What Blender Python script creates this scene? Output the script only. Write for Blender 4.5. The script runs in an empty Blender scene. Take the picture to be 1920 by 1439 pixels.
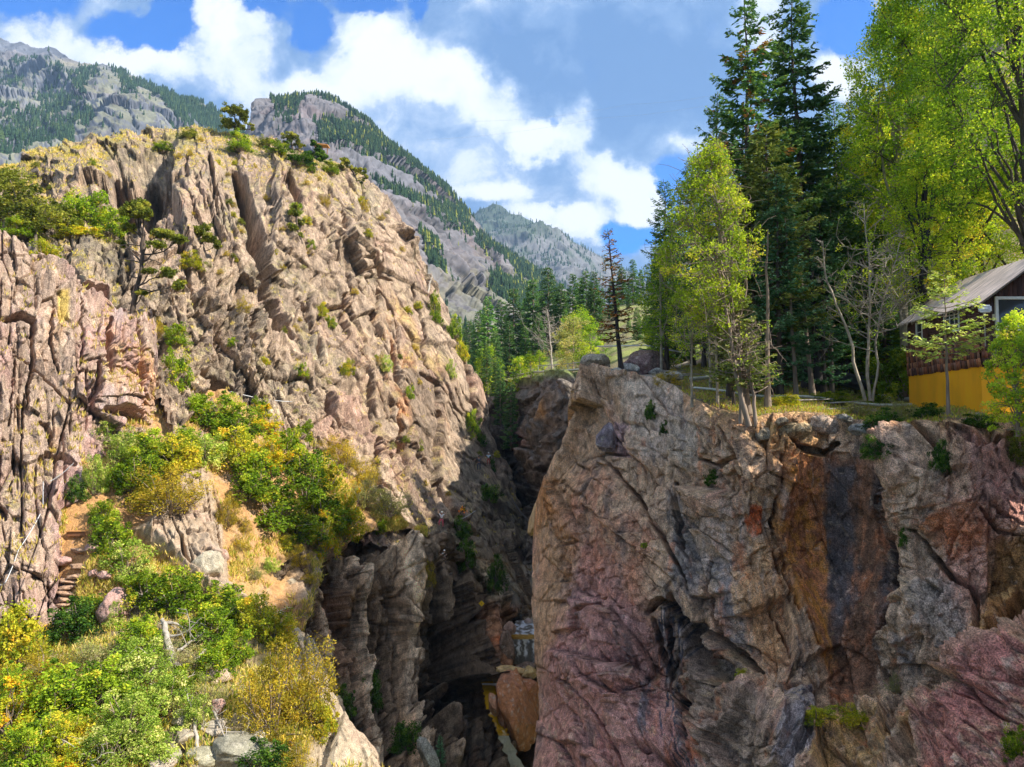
import bpy, bmesh, math, random
import numpy as np
from mathutils import Vector, Matrix, Euler
SC = bpy.context.scene
COL = SC.collection
# ---------------------------------------------------------------- camera, world, sun
PITCH = math.radians(3.4)
FOC = 1478.0
cam_d = bpy.data.cameras.new('camera'); cam = bpy.data.objects.new('camera', cam_d); COL.objects.link(cam)
cam.location = (0, 0, 0); cam.rotation_euler = (math.radians(90) + PITCH, 0, 0)
cam_d.sensor_width = 36.0; cam_d.lens = 36.0 * FOC / 1920.0
cam_d.clip_start = 0.1; cam_d.clip_end = 30000
SC.camera = cam
CP, SP = math.cos(PITCH), math.sin(PITCH)
def ray(px, py):
    u = (np.asarray(px, dtype=float) - 960.0) / FOC
    v = (719.5 - np.asarray(py, dtype=float)) / FOC
    dx, dy, dz = u, CP - v * SP, SP + v * CP
    return dx / dy, dz / dy
def at(px, py, Y):
    u, v = ray(px, py)
    return Vector((float(u) * Y, Y, float(v) * Y))
SUN = Vector((0.84, -0.29, 0.80)).normalized()
SUN_EL = math.asin(SUN.z); SUN_AZ = math.atan2(SUN.x, SUN.y)
sd = bpy.data.lights.new('sun', 'SUN'); sun = bpy.data.objects.new('sun', sd); COL.objects.link(sun)
sd.energy = 3.7; sd.angle = math.radians(0.53); sd.color = (1.0, 0.93, 0.82)
sun.rotation_euler = SUN.to_track_quat('Z', 'Y').to_euler()
SC.view_settings.view_transform = 'Standard'; SC.view_settings.look = 'None'
SC.view_settings.exposure = 1.55; SC.view_settings.gamma = 1.0
SC.view_settings.use_curve_mapping = False
SC.cycles.max_bounces = 8; SC.cycles.diffuse_bounces = 3; SC.cycles.transmission_bounces = 4
SC.cycles.transparent_max_bounces = 8; SC.cycles.volume_bounces = 0
SC.cycles.use_adaptive_sampling = True; SC.cycles.adaptive_threshold = 0.02
SC.cycles.use_denoising = True
SKY = 0.135
world = bpy.data.worlds.new('World'); SC.world = world; world.use_nodes = True
wn, wl = world.node_tree.nodes, world.node_tree.links
wn.clear()
def W(t, **k):
    n = wn.new(t)
    for a, b in k.items(): setattr(n, a, b)
    return n
def wmath(op, a, b=None, clamp=False):
    n = W('ShaderNodeMath', operation=op); n.use_clamp = clamp
    for i, s in enumerate((a, b)):
        if s is None: continue
        if isinstance(s, (int, float)): n.inputs[i].default_value = s
        else: wl.new(s, n.inputs[i])
    return n.outputs[0]
def build_world():
    out = W('ShaderNodeOutputWorld'); bg = W('ShaderNodeBackground'); bg.inputs[1].default_value = SKY
    wl.new(bg.outputs[0], out.inputs[0])
    sky = W('ShaderNodeTexSky'); sky.sky_type = 'NISHITA'; sky.sun_disc = False
    sky.sun_elevation = SUN_EL; sky.sun_rotation = SUN_AZ
    sky.altitude = 2400; sky.air_density = 1.0; sky.dust_density = 0.3; sky.ozone_density = 2.5
    hs = W('ShaderNodeHueSaturation'); hs.inputs['Saturation'].default_value = 2.1; hs.inputs['Value'].default_value = 0.5
    wl.new(sky.outputs[0], hs.inputs['Color'])
    tn = W('ShaderNodeVectorMath', operation='MULTIPLY'); wl.new(hs.outputs[0], tn.inputs[0]); tn.inputs[1].default_value = (0.25, 1.2, 1.6)
    tc = W('ShaderNodeTexCoord'); sep = W('ShaderNodeSeparateXYZ'); wl.new(tc.outputs['Generated'], sep.inputs[0])
    y = wmath('MAXIMUM', wmath('ABSOLUTE', sep.outputs[1]), 0.25)
    u = wmath('DIVIDE', sep.outputs[0], y); v = wmath('DIVIDE', sep.outputs[2], y)
    cb = W('ShaderNodeCombineXYZ'); wl.new(u, cb.inputs[0]); wl.new(v, cb.inputs[1])
    def noise(vec, scale, det, rough=0.55, dist=0.0):
        n = W('ShaderNodeTexNoise'); n.inputs['Scale'].default_value = scale; n.inputs['Detail'].default_value = det
        n.inputs['Roughness'].default_value = rough; n.inputs['Distortion'].default_value = dist
        wl.new(vec, n.inputs['Vector']); return n
    def vm(op, a, b):
        n = W('ShaderNodeVectorMath', operation=op)
        for i, s in enumerate((a, b)):
            if isinstance(s, tuple): n.inputs[i].default_value = s
            else: wl.new(s, n.inputs[i])
        return n
    nw = noise(cb.outputs[0], 9.0, 8, 0.66)
    off = vm('SUBTRACT', nw.outputs['Color'], (0.5, 0.5, 0.5))
    off2 = vm('MULTIPLY', off.outputs[0], (0.10, 0.10, 0.0))
    wv = vm('ADD', cb.outputs[0], off2.outputs[0]).outputs[0]
    def blobs(lst, vec, fall=1.0):
        tot = None
        for (px, py, rx, ry, a) in lst:
            cu, cv = ray(px, py)
            s = vm('SUBTRACT', vec, (float(cu), float(cv), 0.0))
            m = vm('MULTIPLY', s.outputs[0], (FOC / rx, FOC / ry, 0.0))
            l = W('ShaderNodeVectorMath', operation='LENGTH'); wl.new(m.outputs[0], l.inputs[0])
            mr = W('ShaderNodeMapRange'); mr.interpolation_type = 'SMOOTHSTEP'
            mr.inputs[1].default_value = 0.35; mr.inputs[2].default_value = 1.25
            mr.inputs[3].default_value = a; mr.inputs[4].default_value = 0.0
            wl.new(l.outputs['Value'], mr.inputs[0])
            tot = mr.outputs[0] if tot is None else wmath('ADD', tot, mr.outputs[0])
        return tot
    holes = blobs([(60, 5, 110, 50, 1.1), (250, 60, 110, 42, 1.0), (330, 25, 50, 70, 1.0), (500, 10, 60, 36, 1.1), (585, 55, 52, 60, 1.3),
                   (690, -5, 90, 26, 1.0), (785, 10, 24, 32, .9), (380, 165, 16, 12, .4),
                   (1262, 350, 32, 52, 1.2), (1185, 435, 70, 34, 1.1), (1300, 300, 40, 40, .4), (1590, 45, 62, 85, 1.3), (1500, 330, 60, 60, .5),
                   (1034, 243, 13, 13, .5), (-200, 100, 120, 60, .8), (2100, 100, 200, 160, .9), (1700, -420, 260, 120, .7), (300, -300, 250, 90, .7)], wv)
    n2 = noise(cb.outputs[0], 16.0, 8, 0.6)
    cov = wmath('ADD', wmath('SUBTRACT', 0.78, holes), wmath('MULTIPLY', wmath('SUBTRACT', n2.outputs[0], 0.5), 1.0))
    cr = W('ShaderNodeMapRange'); cr.interpolation_type = 'SMOOTHSTEP'; cr.inputs[1].default_value = -0.05; cr.inputs[2].default_value = 0.72
    wl.new(cov, cr.inputs[0])
    bright = blobs([(130, 105, 200, 45, .62), (300, 110, 130, 50, .55), (440, 160, 120, 50, .28), (60, 60, 90, 30, .3), (455, 95, 80, 85, .6), (400, 40, 50, 60, .6), (560, 190, 120, 60, .45),
                    (700, 90, 80, 95, .85), (770, 120, 90, 70, .5), (850, 140, 80, 52, .8), (930, 200, 70, 55, .6), (1000, 270, 55, 42, .85), (1075, 240, 50, 60, .6),
                    (1150, 320, 95, 42, .65), (1210, 370, 50, 60, .8), (930, 355, 90, 30, .75), (1030, 400, 110, 26, .7), (1110, 430, 80, 25, .6),
                    (1290, 270, 60, 30, .35), (1580, 140, 50, 60, .9), (1440, 30, 60, 120, .55), (1630, 230, 60, 40, .4), (500, 250, 200, 40, .3), (740, 240, 260, 130, .26), (600, 160, 90, 60, .45), (900, 300, 120, 60, .2), (1120, 370, 160, 60, .2), (900, -900, 1800, 500, .7), (900, -3000, 5000, 1800, .6)], wv)  # last blobs: unseen overhead cloud, added to whiten the fill light
    dark = blobs([(1130, 130, 280, 120, .36), (950, 60, 90, 40, .12), (1180, 230, 110, 60, .22), (1330, 150, 130, 150, .15),
                  (360, 190, 80, 30, .15), (620, 110, 60, 60, .1)], wv)
    n3 = noise(cb.outputs[0], 12.0, 10, 0.68, 0.3)
    n4 = noise(cb.outputs[0], 3.0, 4, 0.5)
    br = wmath('ADD', wmath('SUBTRACT', wmath('ADD', bright, 0.22), dark), wmath('MULTIPLY', wmath('SUBTRACT', n3.outputs[0], 0.48), 1.6))
    br = wmath('ADD', br, wmath('MULTIPLY', wmath('SUBTRACT', n4.outputs[0], 0.5), 0.5), True)
    ramp = W('ShaderNodeValToRGB'); e = ramp.color_ramp.elements
    k = 1.30 / SKY / 2 ** 1.55
    e[0].position = 0.0; e[0].color = (0.12, 0.25, 0.52, 1)
    e[1].position = 1.0; e[1].color = (0.97, 0.98, 1.0, 1)
    for p, c in ((0.28, (0.21, 0.35, 0.62)), (0.5, (0.42, 0.54, 0.76)), (0.7, (0.78, 0.84, 0.95))):
        x = ramp.color_ramp.elements.new(p); x.color = (*c, 1)
    wl.new(br, ramp.inputs[0])
    sc_ = W('ShaderNodeVectorMath', operation='SCALE'); wl.new(ramp.outputs[0], sc_.inputs[0]); sc_.inputs['Scale'].default_value = k
    mx = W('ShaderNodeMix', data_type='RGBA'); wl.new(cr.outputs[0], mx.inputs[0]); wl.new(tn.outputs[0], mx.inputs[6]); wl.new(sc_.outputs[0], mx.inputs[7])
    # dull warm ground colour below the horizon, which the terrain never covers from everywhere
    gm = W('ShaderNodeMapRange'); gm.inputs[1].default_value = -0.02; gm.inputs[2].default_value = 0.02; wl.new(sep.outputs[2], gm.inputs[0])
    m2 = W('ShaderNodeMix', data_type='RGBA'); wl.new(gm.outputs[0], m2.inputs[0]); m2.inputs[6].default_value = (1.3, 1.2, 1.0, 1); wl.new(mx.outputs[2], m2.inputs[7])
    wl.new(m2.outputs[2], bg.inputs[0])
    world.cycles.sampling_method = 'MANUAL'; world.cycles.sample_map_resolution = 512
build_world()
# ---------------------------------------------------------------- numpy noise
RNG = np.random.default_rng(7)
_G = RNG.normal(size=(256, 3)); _G /= np.linalg.norm(_G, axis=1)[:, None]; _G = _G.astype(np.float32)
def hsh(ix, iy, iz=0, seed=0):
    h = (ix.astype(np.int64) * 374761393 + iy.astype(np.int64) * 668265263 + (iz * 2147483647 if isinstance(iz, int) else iz.astype(np.int64) * 1274126177) + seed * 974634777) & 0xffffffff
    h = ((h ^ (h >> 13)) * 1274126177) & 0xffffffff
    h = ((h ^ (h >> 16)) * 2246822519) & 0xffffffff
    return h ^ (h >> 15)
def perlin(x, y, z, seed=0):
    x = np.asarray(x, dtype=np.float32); y = np.asarray(y, dtype=np.float32); z = np.asarray(z, dtype=np.float32) + 0 * x
    xi, yi, zi = np.floor(x), np.floor(y), np.floor(z)
    xf, yf, zf = x - xi, y - yi, z - zi
    xi, yi, zi = xi.astype(np.int64), yi.astype(np.int64), zi.astype(np.int64)
    f = lambda t: t * t * t * (t * (t * 6 - 15) + 10)
    u, v, w = f(xf), f(yf), f(zf)
    r = 0
    for a in (0, 1):
        for b in (0, 1):
            for c in (0, 1):
                g = _G[hsh(xi + a, yi + b, zi + c, seed) & 255]
                d = g[..., 0] * (xf - a) + g[..., 1] * (yf - b) + g[..., 2] * (zf - c)
                r = r + d * (u if a else 1 - u) * (v if b else 1 - v) * (w if c else 1 - w)
    return r * 1.5
def fbm(x, y, z, oct=4, seed=0, gain=0.5, ridged=False):
    s, a, t = 0, 1.0, 0
    for o in range(oct):
        n = perlin(x * 2 ** o + 13.7 * o, y * 2 ** o - 7.3 * o, z * 2 ** o + 3.1 * o, seed + o)
        if ridged: n = 1 - 2 * np.abs(n) * 1.4
        s = s + a * n; t += a; a *= gain
    return s / t
def cells(a, b, seed=0, jit=0.9):
    """2-D Voronoi: F1, F2, cell hash in 0..1 (three numbers), offset from the cell centre"""
    a = np.asarray(a, dtype=np.float32); b = np.asarray(b, dtype=np.float32)
    ai, bi = np.floor(a).astype(np.int64), np.floor(b).astype(np.int64)
    F1 = np.full(a.shape, 9.0, np.float32); F2 = F1.copy(); ID = np.zeros(a.shape, np.int64); DX = np.zeros_like(F1); DY = np.zeros_like(F1)
    for i in (-1, 0, 1):
        for j in (-1, 0, 1):
            h = hsh(ai + i, bi + j, 0, seed)
            cx = ai + i + 0.5 + jit * ((h & 1023) / 1023.0 - 0.5); cy = bi + j + 0.5 + jit * (((h >> 10) & 1023) / 1023.0 - 0.5)
            dx, dy = (a - cx).astype(np.float32), (b - cy).astype(np.float32)
            d = dx * dx + dy * dy
            nw = d < F1
            F2 = np.where(nw, F1, np.minimum(F2, d)); F1 = np.where(nw, d, F1)
            ID = np.where(nw, h, ID); DX = np.where(nw, dx, DX); DY = np.where(nw, dy, DY)
    h2 = hsh(ID, ID >> 7, 0, seed + 5)
    return np.sqrt(F1), np.sqrt(F2), ((h2 & 1023) / 1023.0), (((h2 >> 10) & 1023) / 1023.0), (((h2 >> 20) & 1023) / 1023.0), DX, DY
def facets(a, b, seed, step=1.0, tilt=1.0, crack=0.5, w=0.12):
    F1, F2, h, g1, g2, dx, dy = cells(a, b, seed)
    e = np.clip((F2 - F1) / w, 0, 1)
    return step * (h - 0.5) + tilt * ((g1 - 0.5) * dx + (g2 - 0.5) * dy) * 2 - crack * (1 - e) ** 2, h, e
def sstep(x, a, b):
    t = np.clip((x - a) / (b - a), 0, 1); return t * t * (3 - 2 * t)
def tps(pts, X, Y):
    p = np.array(pts, float); n = len(p); sc_ = 500.0
    x, y, v = p[:, 0] / sc_, p[:, 1] / sc_, p[:, 2]
    U = lambda r2: np.where(r2 > 0, 0.5 * r2 * np.log(np.maximum(r2, 1e-12)), 0.0)
    K = U((x[:, None] - x) ** 2 + (y[:, None] - y) ** 2) + np.eye(n) * 0.004
    A = np.zeros((n + 3, n + 3)); A[:n, :n] = K; A[:n, n] = 1; A[:n, n + 1] = x; A[:n, n + 2] = y
    A[n:, :n] = A[:n, n:].T
    w = np.linalg.solve(A, np.concatenate([v, [0, 0, 0]]))
    Xs, Ys = X / sc_, Y / sc_
    r = w[n] + w[n + 1] * Xs + w[n + 2] * Ys
    for i in range(n): r = r + w[i] * U((Xs - x[i]) ** 2 + (Ys - y[i]) ** 2)
    return r
def polydist(X, Y, pl):
    """distance to a polyline in the same units, signed side (+ to the right of travel), and parameter 0..1"""
    D = np.full(X.shape, 1e9); S = np.zeros(X.shape); T = np.zeros(X.shape); n = len(pl) - 1
    for k in range(n):
        ax, ay = pl[k][:2]; bx, by = pl[k + 1][:2]
        ex, ey = bx - ax, by - ay; L = ex * ex + ey * ey
        t = np.clip(((X - ax) * ex + (Y - ay) * ey) / L, 0, 1)
        qx, qy = X - ax - t * ex, Y - ay - t * ey
        d = np.hypot(qx, qy); m = d < D
        D = np.where(m, d, D); S = np.where(m, np.sign(ex * (Y - ay) - ey * (X - ax)), S); T = np.where(m, (k + t) / n, T)
    return D, S, T
def inpoly(X, Y, pl):
    r = np.zeros(X.shape, bool); n = len(pl)
    for i in range(n):
        x1, y1 = pl[i]; x2, y2 = pl[(i + 1) % n]
        c = ((y1 > Y) != (y2 > Y)) & (X < (x2 - x1) * (Y - y1) / ((y2 - y1) or 1e-9) + x1)
        r ^= c
    return r
def softpoly(X, Y, pl, soft):
    D, _, _ = polydist(X, Y, list(pl) + [pl[0]])
    return sstep(np.where(inpoly(X, Y, pl), D, -D), -soft, soft)
# ---------------------------------------------------------------- scene helpers
def tag(o, label=None, cat=None, group=None, kind=None):
    if label: o['label'] = label
    if cat: o['category'] = cat
    if group: o['group'] = group
    if kind: o['kind'] = kind
    return o
def link(name, me, mat=None, parent=None, loc=None):
    o = bpy.data.objects.new(name, me); COL.objects.link(o)
    if mat is not None and me is not None and not me.materials: me.materials.append(mat)
    if parent is not None: o.parent = parent
    if loc is not None: o.location = loc
    return o
def empty(name, loc=(0, 0, 0), rz=0):
    o = bpy.data.objects.new(name, None); COL.objects.link(o); o.location = loc; o.rotation_euler = (0, 0, rz)
    o.empty_display_size = 0.3
    return o
def npmesh(name, V, F, mat=None, col=None, smooth=False):
    """V (n,3), F (m,k) with constant k, col (n,3) point colours"""
    V = np.ascontiguousarray(V, dtype=np.float32); F = np.ascontiguousarray(F, dtype=np.int32)
    me = bpy.data.meshes.new(name); me.vertices.add(len(V)); me.vertices.foreach_set('co', V.ravel())
    m, k = F.shape
    me.loops.add(m * k); me.loops.foreach_set('vertex_index', F.ravel())
    me.polygons.add(m); me.polygons.foreach_set('loop_start', np.arange(0, m * k, k, dtype=np.int32))
    me.polygons.foreach_set('loop_total', np.full(m, k, np.int32))
    if smooth: me.polygons.foreach_set('use_smooth', np.ones(m, bool))
    me.update(calc_edges=True)
    if col is not None:
        at_ = me.color_attributes.new('col', 'FLOAT_COLOR', 'POINT')
        c = np.ones((len(V), 4), np.float32); c[:, :3] = col
        at_.data.foreach_set('color', c.ravel())
    if mat is not None: me.materials.append(mat)
    return me
def mat_new(name):
    m = bpy.data.materials.new(name); m.use_nodes = True
    nt = m.node_tree; nt.nodes.clear()
    o = nt.nodes.new('ShaderNodeOutputMaterial')
    return m, nt, o
def rock_mat(name, scale=1.0, bump=0.25, var=0.35, rough=0.9, stretch=(1, 1, 0.4), speck=0.25, dist=1.0):
    m, nt, o = mat_new(name); N, L = nt.nodes, nt.links
    b = N.new('ShaderNodeBsdfPrincipled'); L.new(b.outputs[0], o.inputs[0]); b.inputs['Roughness'].default_value = rough
    b.inputs['Specular IOR Level'].default_value = 0.25
    at_ = N.new('ShaderNodeAttribute'); at_.attribute_name = 'col'
    tc = N.new('ShaderNodeTexCoord'); mp = N.new('ShaderNodeMapping'); L.new(tc.outputs['Object'], mp.inputs[0]); mp.inputs['Scale'].default_value = stretch
    n1 = N.new('ShaderNodeTexNoise'); n1.inputs['Scale'].default_value = 1.3 * scale; n1.inputs['Detail'].default_value = 8; n1.inputs['Roughness'].default_value = 0.68
    L.new(mp.outputs[0], n1.inputs['Vector'])
    r = N.new('ShaderNodeMapRange'); r.inputs[1].default_value = 0.33; r.inputs[2].default_value = 0.68; r.inputs[3].default_value = 1 - var; r.inputs[4].default_value = 1 + var
    L.new(n1.outputs[0], r.inputs[0])
    v = N.new('ShaderNodeTexNoise'); v.inputs['Scale'].default_value = 9 * scale; v.inputs['Detail'].default_value = 3; L.new(tc.outputs['Object'], v.inputs['Vector'])
    r2 = N.new('ShaderNodeMapRange'); r2.inputs[1].default_value = 0.35; r2.inputs[2].default_value = 0.65; r2.inputs[3].default_value = 1 - speck; r2.inputs[4].default_value = 1 + speck
    L.new(v.outputs[0], r2.inputs[0])
    mu = N.new('ShaderNodeMath'); mu.operation = 'MULTIPLY'; L.new(r.outputs[0], mu.inputs[0]); L.new(r2.outputs[0], mu.inputs[1])
    s = N.new('ShaderNodeVectorMath'); s.operation = 'SCALE'; L.new(at_.outputs['Color'], s.inputs[0]); L.new(mu.outputs[0], s.inputs['Scale'])
    L.new(s.outputs[0], b.inputs['Base Color'])
    if bump:
        bp = N.new('ShaderNodeBump'); bp.inputs['Strength'].default_value = bump; bp.inputs['Distance'].default_value = dist
        ad = N.new('ShaderNodeMath'); ad.operation = 'MULTIPLY_ADD'; L.new(v.outputs[0], ad.inputs[0]); ad.inputs[1].default_value = 0.2; L.new(n1.outputs[0], ad.inputs[2])
        L.new(ad.outputs[0], bp.inputs['Height']); L.new(bp.outputs[0], b.inputs['Normal'])
    return m
def plain_mat(name, c, rough=0.7, metal=0.0, noise=0.15, scale=6.0, bump=0.0, spec=0.4, stretch=None):
    m, nt, o = mat_new(name); N, L = nt.nodes, nt.links
    b = N.new('ShaderNodeBsdfPrincipled'); L.new(b.outputs[0], o.inputs[0]); b.inputs['Roughness'].default_value = rough; b.inputs['Metallic'].default_value = metal
    b.inputs['Specular IOR Level'].default_value = spec
    tc = N.new('ShaderNodeTexCoord'); n1 = N.new('ShaderNodeTexNoise'); n1.inputs['Scale'].default_value = scale; n1.inputs['Detail'].default_value = 6
    src = tc.outputs['Object']
    if stretch:
        mp = N.new('ShaderNodeMapping'); L.new(src, mp.inputs[0]); mp.inputs['Scale'].default_value = stretch; src = mp.outputs[0]
    L.new(src, n1.inputs['Vector'])
    r = N.new('ShaderNodeMapRange'); r.inputs[1].default_value = 0.3; r.inputs[2].default_value = 0.7; r.inputs[3].default_value = 1 - noise; r.inputs[4].default_value = 1 + noise
    L.new(n1.outputs[0], r.inputs[0])
    s = N.new('ShaderNodeVectorMath'); s.operation = 'SCALE'; s.inputs[0].default_value = c[:3]; L.new(r.outputs[0], s.inputs['Scale'])
    L.new(s.outputs[0], b.inputs['Base Color'])
    if bump:
        bp = N.new('ShaderNodeBump'); bp.inputs['Strength'].default_value = bump; bp.inputs['Distance'].default_value = 0.02
        L.new(n1.outputs[0], bp.inputs['Height']); L.new(bp.outputs[0], b.inputs['Normal'])
    return m
def leaf_mat(name, trans=0.45, tint=(1, 1, 1), gloss=0.0):
    """colour per leaf comes from the mesh; each plant is a little lighter or darker"""
    m, nt, o = mat_new(name); N, L = nt.nodes, nt.links
    at_ = N.new('ShaderNodeAttribute'); at_.attribute_name = 'col'
    oi = N.new('ShaderNodeObjectInfo')
    r = N.new('ShaderNodeMapRange'); r.inputs[3].default_value = 0.82; r.inputs[4].default_value = 1.2; L.new(oi.outputs['Random'], r.inputs[0])
    s = N.new('ShaderNodeVectorMath'); s.operation = 'SCALE'; L.new(at_.outputs['Color'], s.inputs[0]); L.new(r.outputs[0], s.inputs['Scale'])
    t = N.new('ShaderNodeVectorMath'); t.operation = 'MULTIPLY'; L.new(s.outputs[0], t.inputs[0]); t.inputs[1].default_value = tint
    d = N.new('ShaderNodeBsdfDiffuse'); L.new(t.outputs[0], d.inputs[0])
    tr = N.new('ShaderNodeBsdfTranslucent')
    t2 = N.new('ShaderNodeVectorMath'); t2.operation = 'MULTIPLY'; L.new(t.outputs[0], t2.inputs[0]); t2.inputs[1].default_value = (1.25, 1.15, 0.6)
    L.new(t2.outputs[0], tr.inputs[0])
    mx = N.new('ShaderNodeMixShader'); mx.inputs[0].default_value = trans; L.new(d.outputs[0], mx.inputs[1]); L.new(tr.outputs[0], mx.inputs[2])
    L.new(mx.outputs[0], o.inputs[0])
    return m
# ---------------------------------------------------------------- terrain sheets
SHEETS = {}
def interp(pl, X):
    p = np.array(pl, float); return np.interp(X, p[:, 0], p[:, 1])
def grid_faces(nr, nc):
    i = np.arange(nr * nc).reshape(nr, nc)
    return np.stack([i[:-1, :-1], i[1:, :-1], i[1:, 1:], i[:-1, 1:]], -1).reshape(-1, 4)
def sheet(name, px0, px1, ytop, ybot, depth, disp, colf, mat, step=1.7, dstep=None, back=(25, 25), nback=14, rough_top=3.0, side=0, seed=0, ysp=None, key=None, bexp=1.4, warp=None):
    """a rock face or slope: columns of measured directions at measured distances, displaced along its own normal, and rounded off backwards behind its crest"""
    nx = int((px1 - px0) / step) + 1
    xs = np.linspace(px0, px1, nx)
    yt = interp(ytop, xs); yb = interp(ybot, xs)
    if rough_top: yt = yt + rough_top * fbm(xs / 22.0, xs * 0 + seed * 3.3, xs * 0, 5, seed, 0.65) * 2
    yb = np.maximum(yb, yt + 4)
    ny = int(np.percentile(yb - yt, 90) / (ysp or step)) + 2
    t = np.linspace(0, 1, ny)[:, None]
    PX = np.repeat(xs[None], ny, 0); PY = yt[None] * (1 - t) + yb[None] * t
    if warp: PX = PX + np.interp(PY, *warp) * np.exp(-(PX - px0) / 45.0)
    Y = tps(depth, PX, PY)
    u, v = ray(PX, PY)
    P = np.stack([u * Y, Y, v * Y], -1)
    gx = np.gradient(P, axis=1); gy = np.gradient(P, axis=0)
    n = np.cross(gy, gx); n /= np.linalg.norm(n, axis=-1)[..., None] + 1e-9
    view = -P / np.linalg.norm(P, axis=-1)[..., None]
    n = n * np.sign((n * view).sum(-1))[..., None]
    n = n + 0.5 * view; n /= np.linalg.norm(n, axis=-1)[..., None]
    D = disp(PX, PY, P)
    Q = P + n * D[..., None]
    # far side
    k = np.linspace(0, 1, nback + 1)[1:][::-1]
    rows = []
    T = Q[0]
    wob = fbm(T[:, 0] * 0.15, T[:, 1] * 0.15, T[:, 2] * 0.15, 3, seed + 9)
    for s in k:
        f = 1 + s * back[0] / T[:, 1]
        R = T * f[:, None]
        R[:, 2] = np.minimum(R[:, 2], T[:, 2]) - back[1] * s ** bexp + wob * s * 2
        rows.append(R)
    Q2 = np.concatenate([np.stack(rows), Q]) if nback else Q
    nb = nback
    if side:   # left edge turned backwards too
        cols = []
        for s in np.linspace(0, 1, 9)[1:][::-1]:
            c = Q2[:, 0].copy(); c = c * (1 + s * side / c[:, 1:2]); c[:, 0] += 0.5 * s; cols.append(c)
        Q2 = np.concatenate([np.stack(cols, 1), Q2], 1)
    g1 = np.gradient(Q, axis=1); g0 = np.gradient(Q, axis=0)
    N = np.cross(g0, g1); N /= np.linalg.norm(N, axis=-1)[..., None] + 1e-9
    N = N * np.sign((N * view).sum(-1))[..., None]
    C = colf(PX, PY, Q, N, D)
    C2 = np.concatenate([np.repeat(C[:1], nb, 0), C]) if nb else C
    if side: C2 = np.concatenate([np.repeat(C2[:, :1], 8, 1), C2], 1)
    me = npmesh(name, Q2.reshape(-1, 3), grid_faces(*Q2.shape[:2]), mat, np.clip(C2, 0, 1).reshape(-1, 3))
    o = link(name, me); tag(o, kind='structure')
    SHEETS[key or name] = dict(PX=PX, PY=PY, Q=Q, N=N, xs=xs, yt=yt, yb=yb)
    return o
def surf(name, px, py):
    s = SHEETS[name]; c = int(np.clip(np.searchsorted(s['xs'], px), 0, len(s['xs']) - 1)); ny = s['Q'].shape[0]
    r = int(np.clip(round((py - s['yt'][c]) / (s['yb'][c] - s['yt'][c]) * (ny - 1)), 0, ny - 1))
    return Vector(s['Q'][r, c]), Vector(s['N'][r, c])
def blocky(PX, PY, P, Y0, seed, g, sizes, cr=(.5, .25), amp=1.0):
    # angular joint blocks in the sheet's own coordinates; g leans their long axis
    q, zq = UV(PX, PY, Y0); x, y, z = P[..., 0], P[..., 1], P[..., 2]
    wx = .9 * fbm(x / 9, y / 9, z / 9, 2, seed) + .06 * fbm(x, y, z, 3, seed + 1); h, tint, edge = 0, 0, 1
    for i, (s, lg, am, tl) in enumerate(sizes):
        f, hh, e = facets((np.cos(g) * q + np.sin(g) * zq + wx) / s + 2.3 * i, (-np.sin(g) * q + np.cos(g) * zq + wx) / (s * lg) + 1.9 * i, seed + 5 + i, am, tl, .04, (.04, .05, .08, .14)[i])
        if i in (0, 1, 2): f = f - (cr[0], cr[0], cr[1])[i] * (1 - e) * sstep(fbm(x / 3.5, y / 3.5, z / 3.5, 2, seed + 30 + i), -.1, .3)
        h = h + f * amp; tint = tint + (hh - .5) * (.7, .8, .6, .5)[i]; edge = edge * (1 - (1 - e) * (.2, .4, .45, .35)[i])
    return h + amp * .14 * fbm(q / 1.6, y / 9, zq / 1.6, 6, seed + 40, .68), tint, edge
def contrast(C, k, m): return np.maximum(C / m, 1e-4) ** k * m
def UV(PX, PY, Y): return (PX - 960) / FOC * Y, (806 - PY) / FOC * Y
def mixc(a, b, t): return a * (1 - t[..., None]) + np.array(b) * t[..., None]
def full(PX, c): return np.ones(PX.shape + (3,)) * np.array(c)
def gouge(PX, PY, P, cracks):
    """cracks: (polyline px, half width px, depth m); narrow at both ends"""
    d = np.zeros(PX.shape)
    for pl, w, dep in cracks:
        xs = [p[0] for p in pl]; ys = [p[1] for p in pl]; b = w * 3 + 6
        m = (PX > min(xs) - b) & (PX < max(xs) + b) & (PY > min(ys) - b) & (PY < max(ys) + b)
        if not m.any(): continue
        x, y = PX[m], PY[m]
        jx = 5 * perlin(y / 18, x / 40, x * 0 + w) + 2 * perlin(y / 6, x / 9, x * 0 + w) * (1 - .8 * sstep(x, 640, 760) * (x < 1000))
        D, S, T = polydist(x + jx, y + 0.5 * jx, pl)
        ww = w * (0.35 + 0.65 * np.sin(np.pi * np.clip(T, 0.04, 0.96)) ** 0.6)
        d[m] -= dep * (1 - sstep(D, ww * 0.45, ww * 1.15))
    return d
def scarps(PX, PY, lst):
    """lst: (polyline, height m, fade px): the side to the right of travel stands proud and fades away from the edge"""
    d = np.zeros(PX.shape)
    for pl, h, fade in lst:
        xs = [p[0] for p in pl]; ys = [p[1] for p in pl]
        m = (PX > min(xs) - fade - 8) & (PX < max(xs) + fade + 8) & (PY > min(ys) - fade - 8) & (PY < max(ys) + fade + 8)
        if not m.any(): continue
        x, y = PX[m], PY[m]
        j = 5 * perlin(x / 17, y / 17, x * 0 + h) + 2.5 * perlin(x / 6, y / 6, x * 0 + h)
        D, S, T = polydist(x + j, y + j, pl)
        e = np.sin(np.pi * np.clip(T, 0.02, 0.98)) ** 0.4
        d[m] += h * e * np.where(S > 0, np.clip(1 - D / fade, 0, 1), 0) * sstep(D * S, -1.5, 1.5)
    return d
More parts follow.
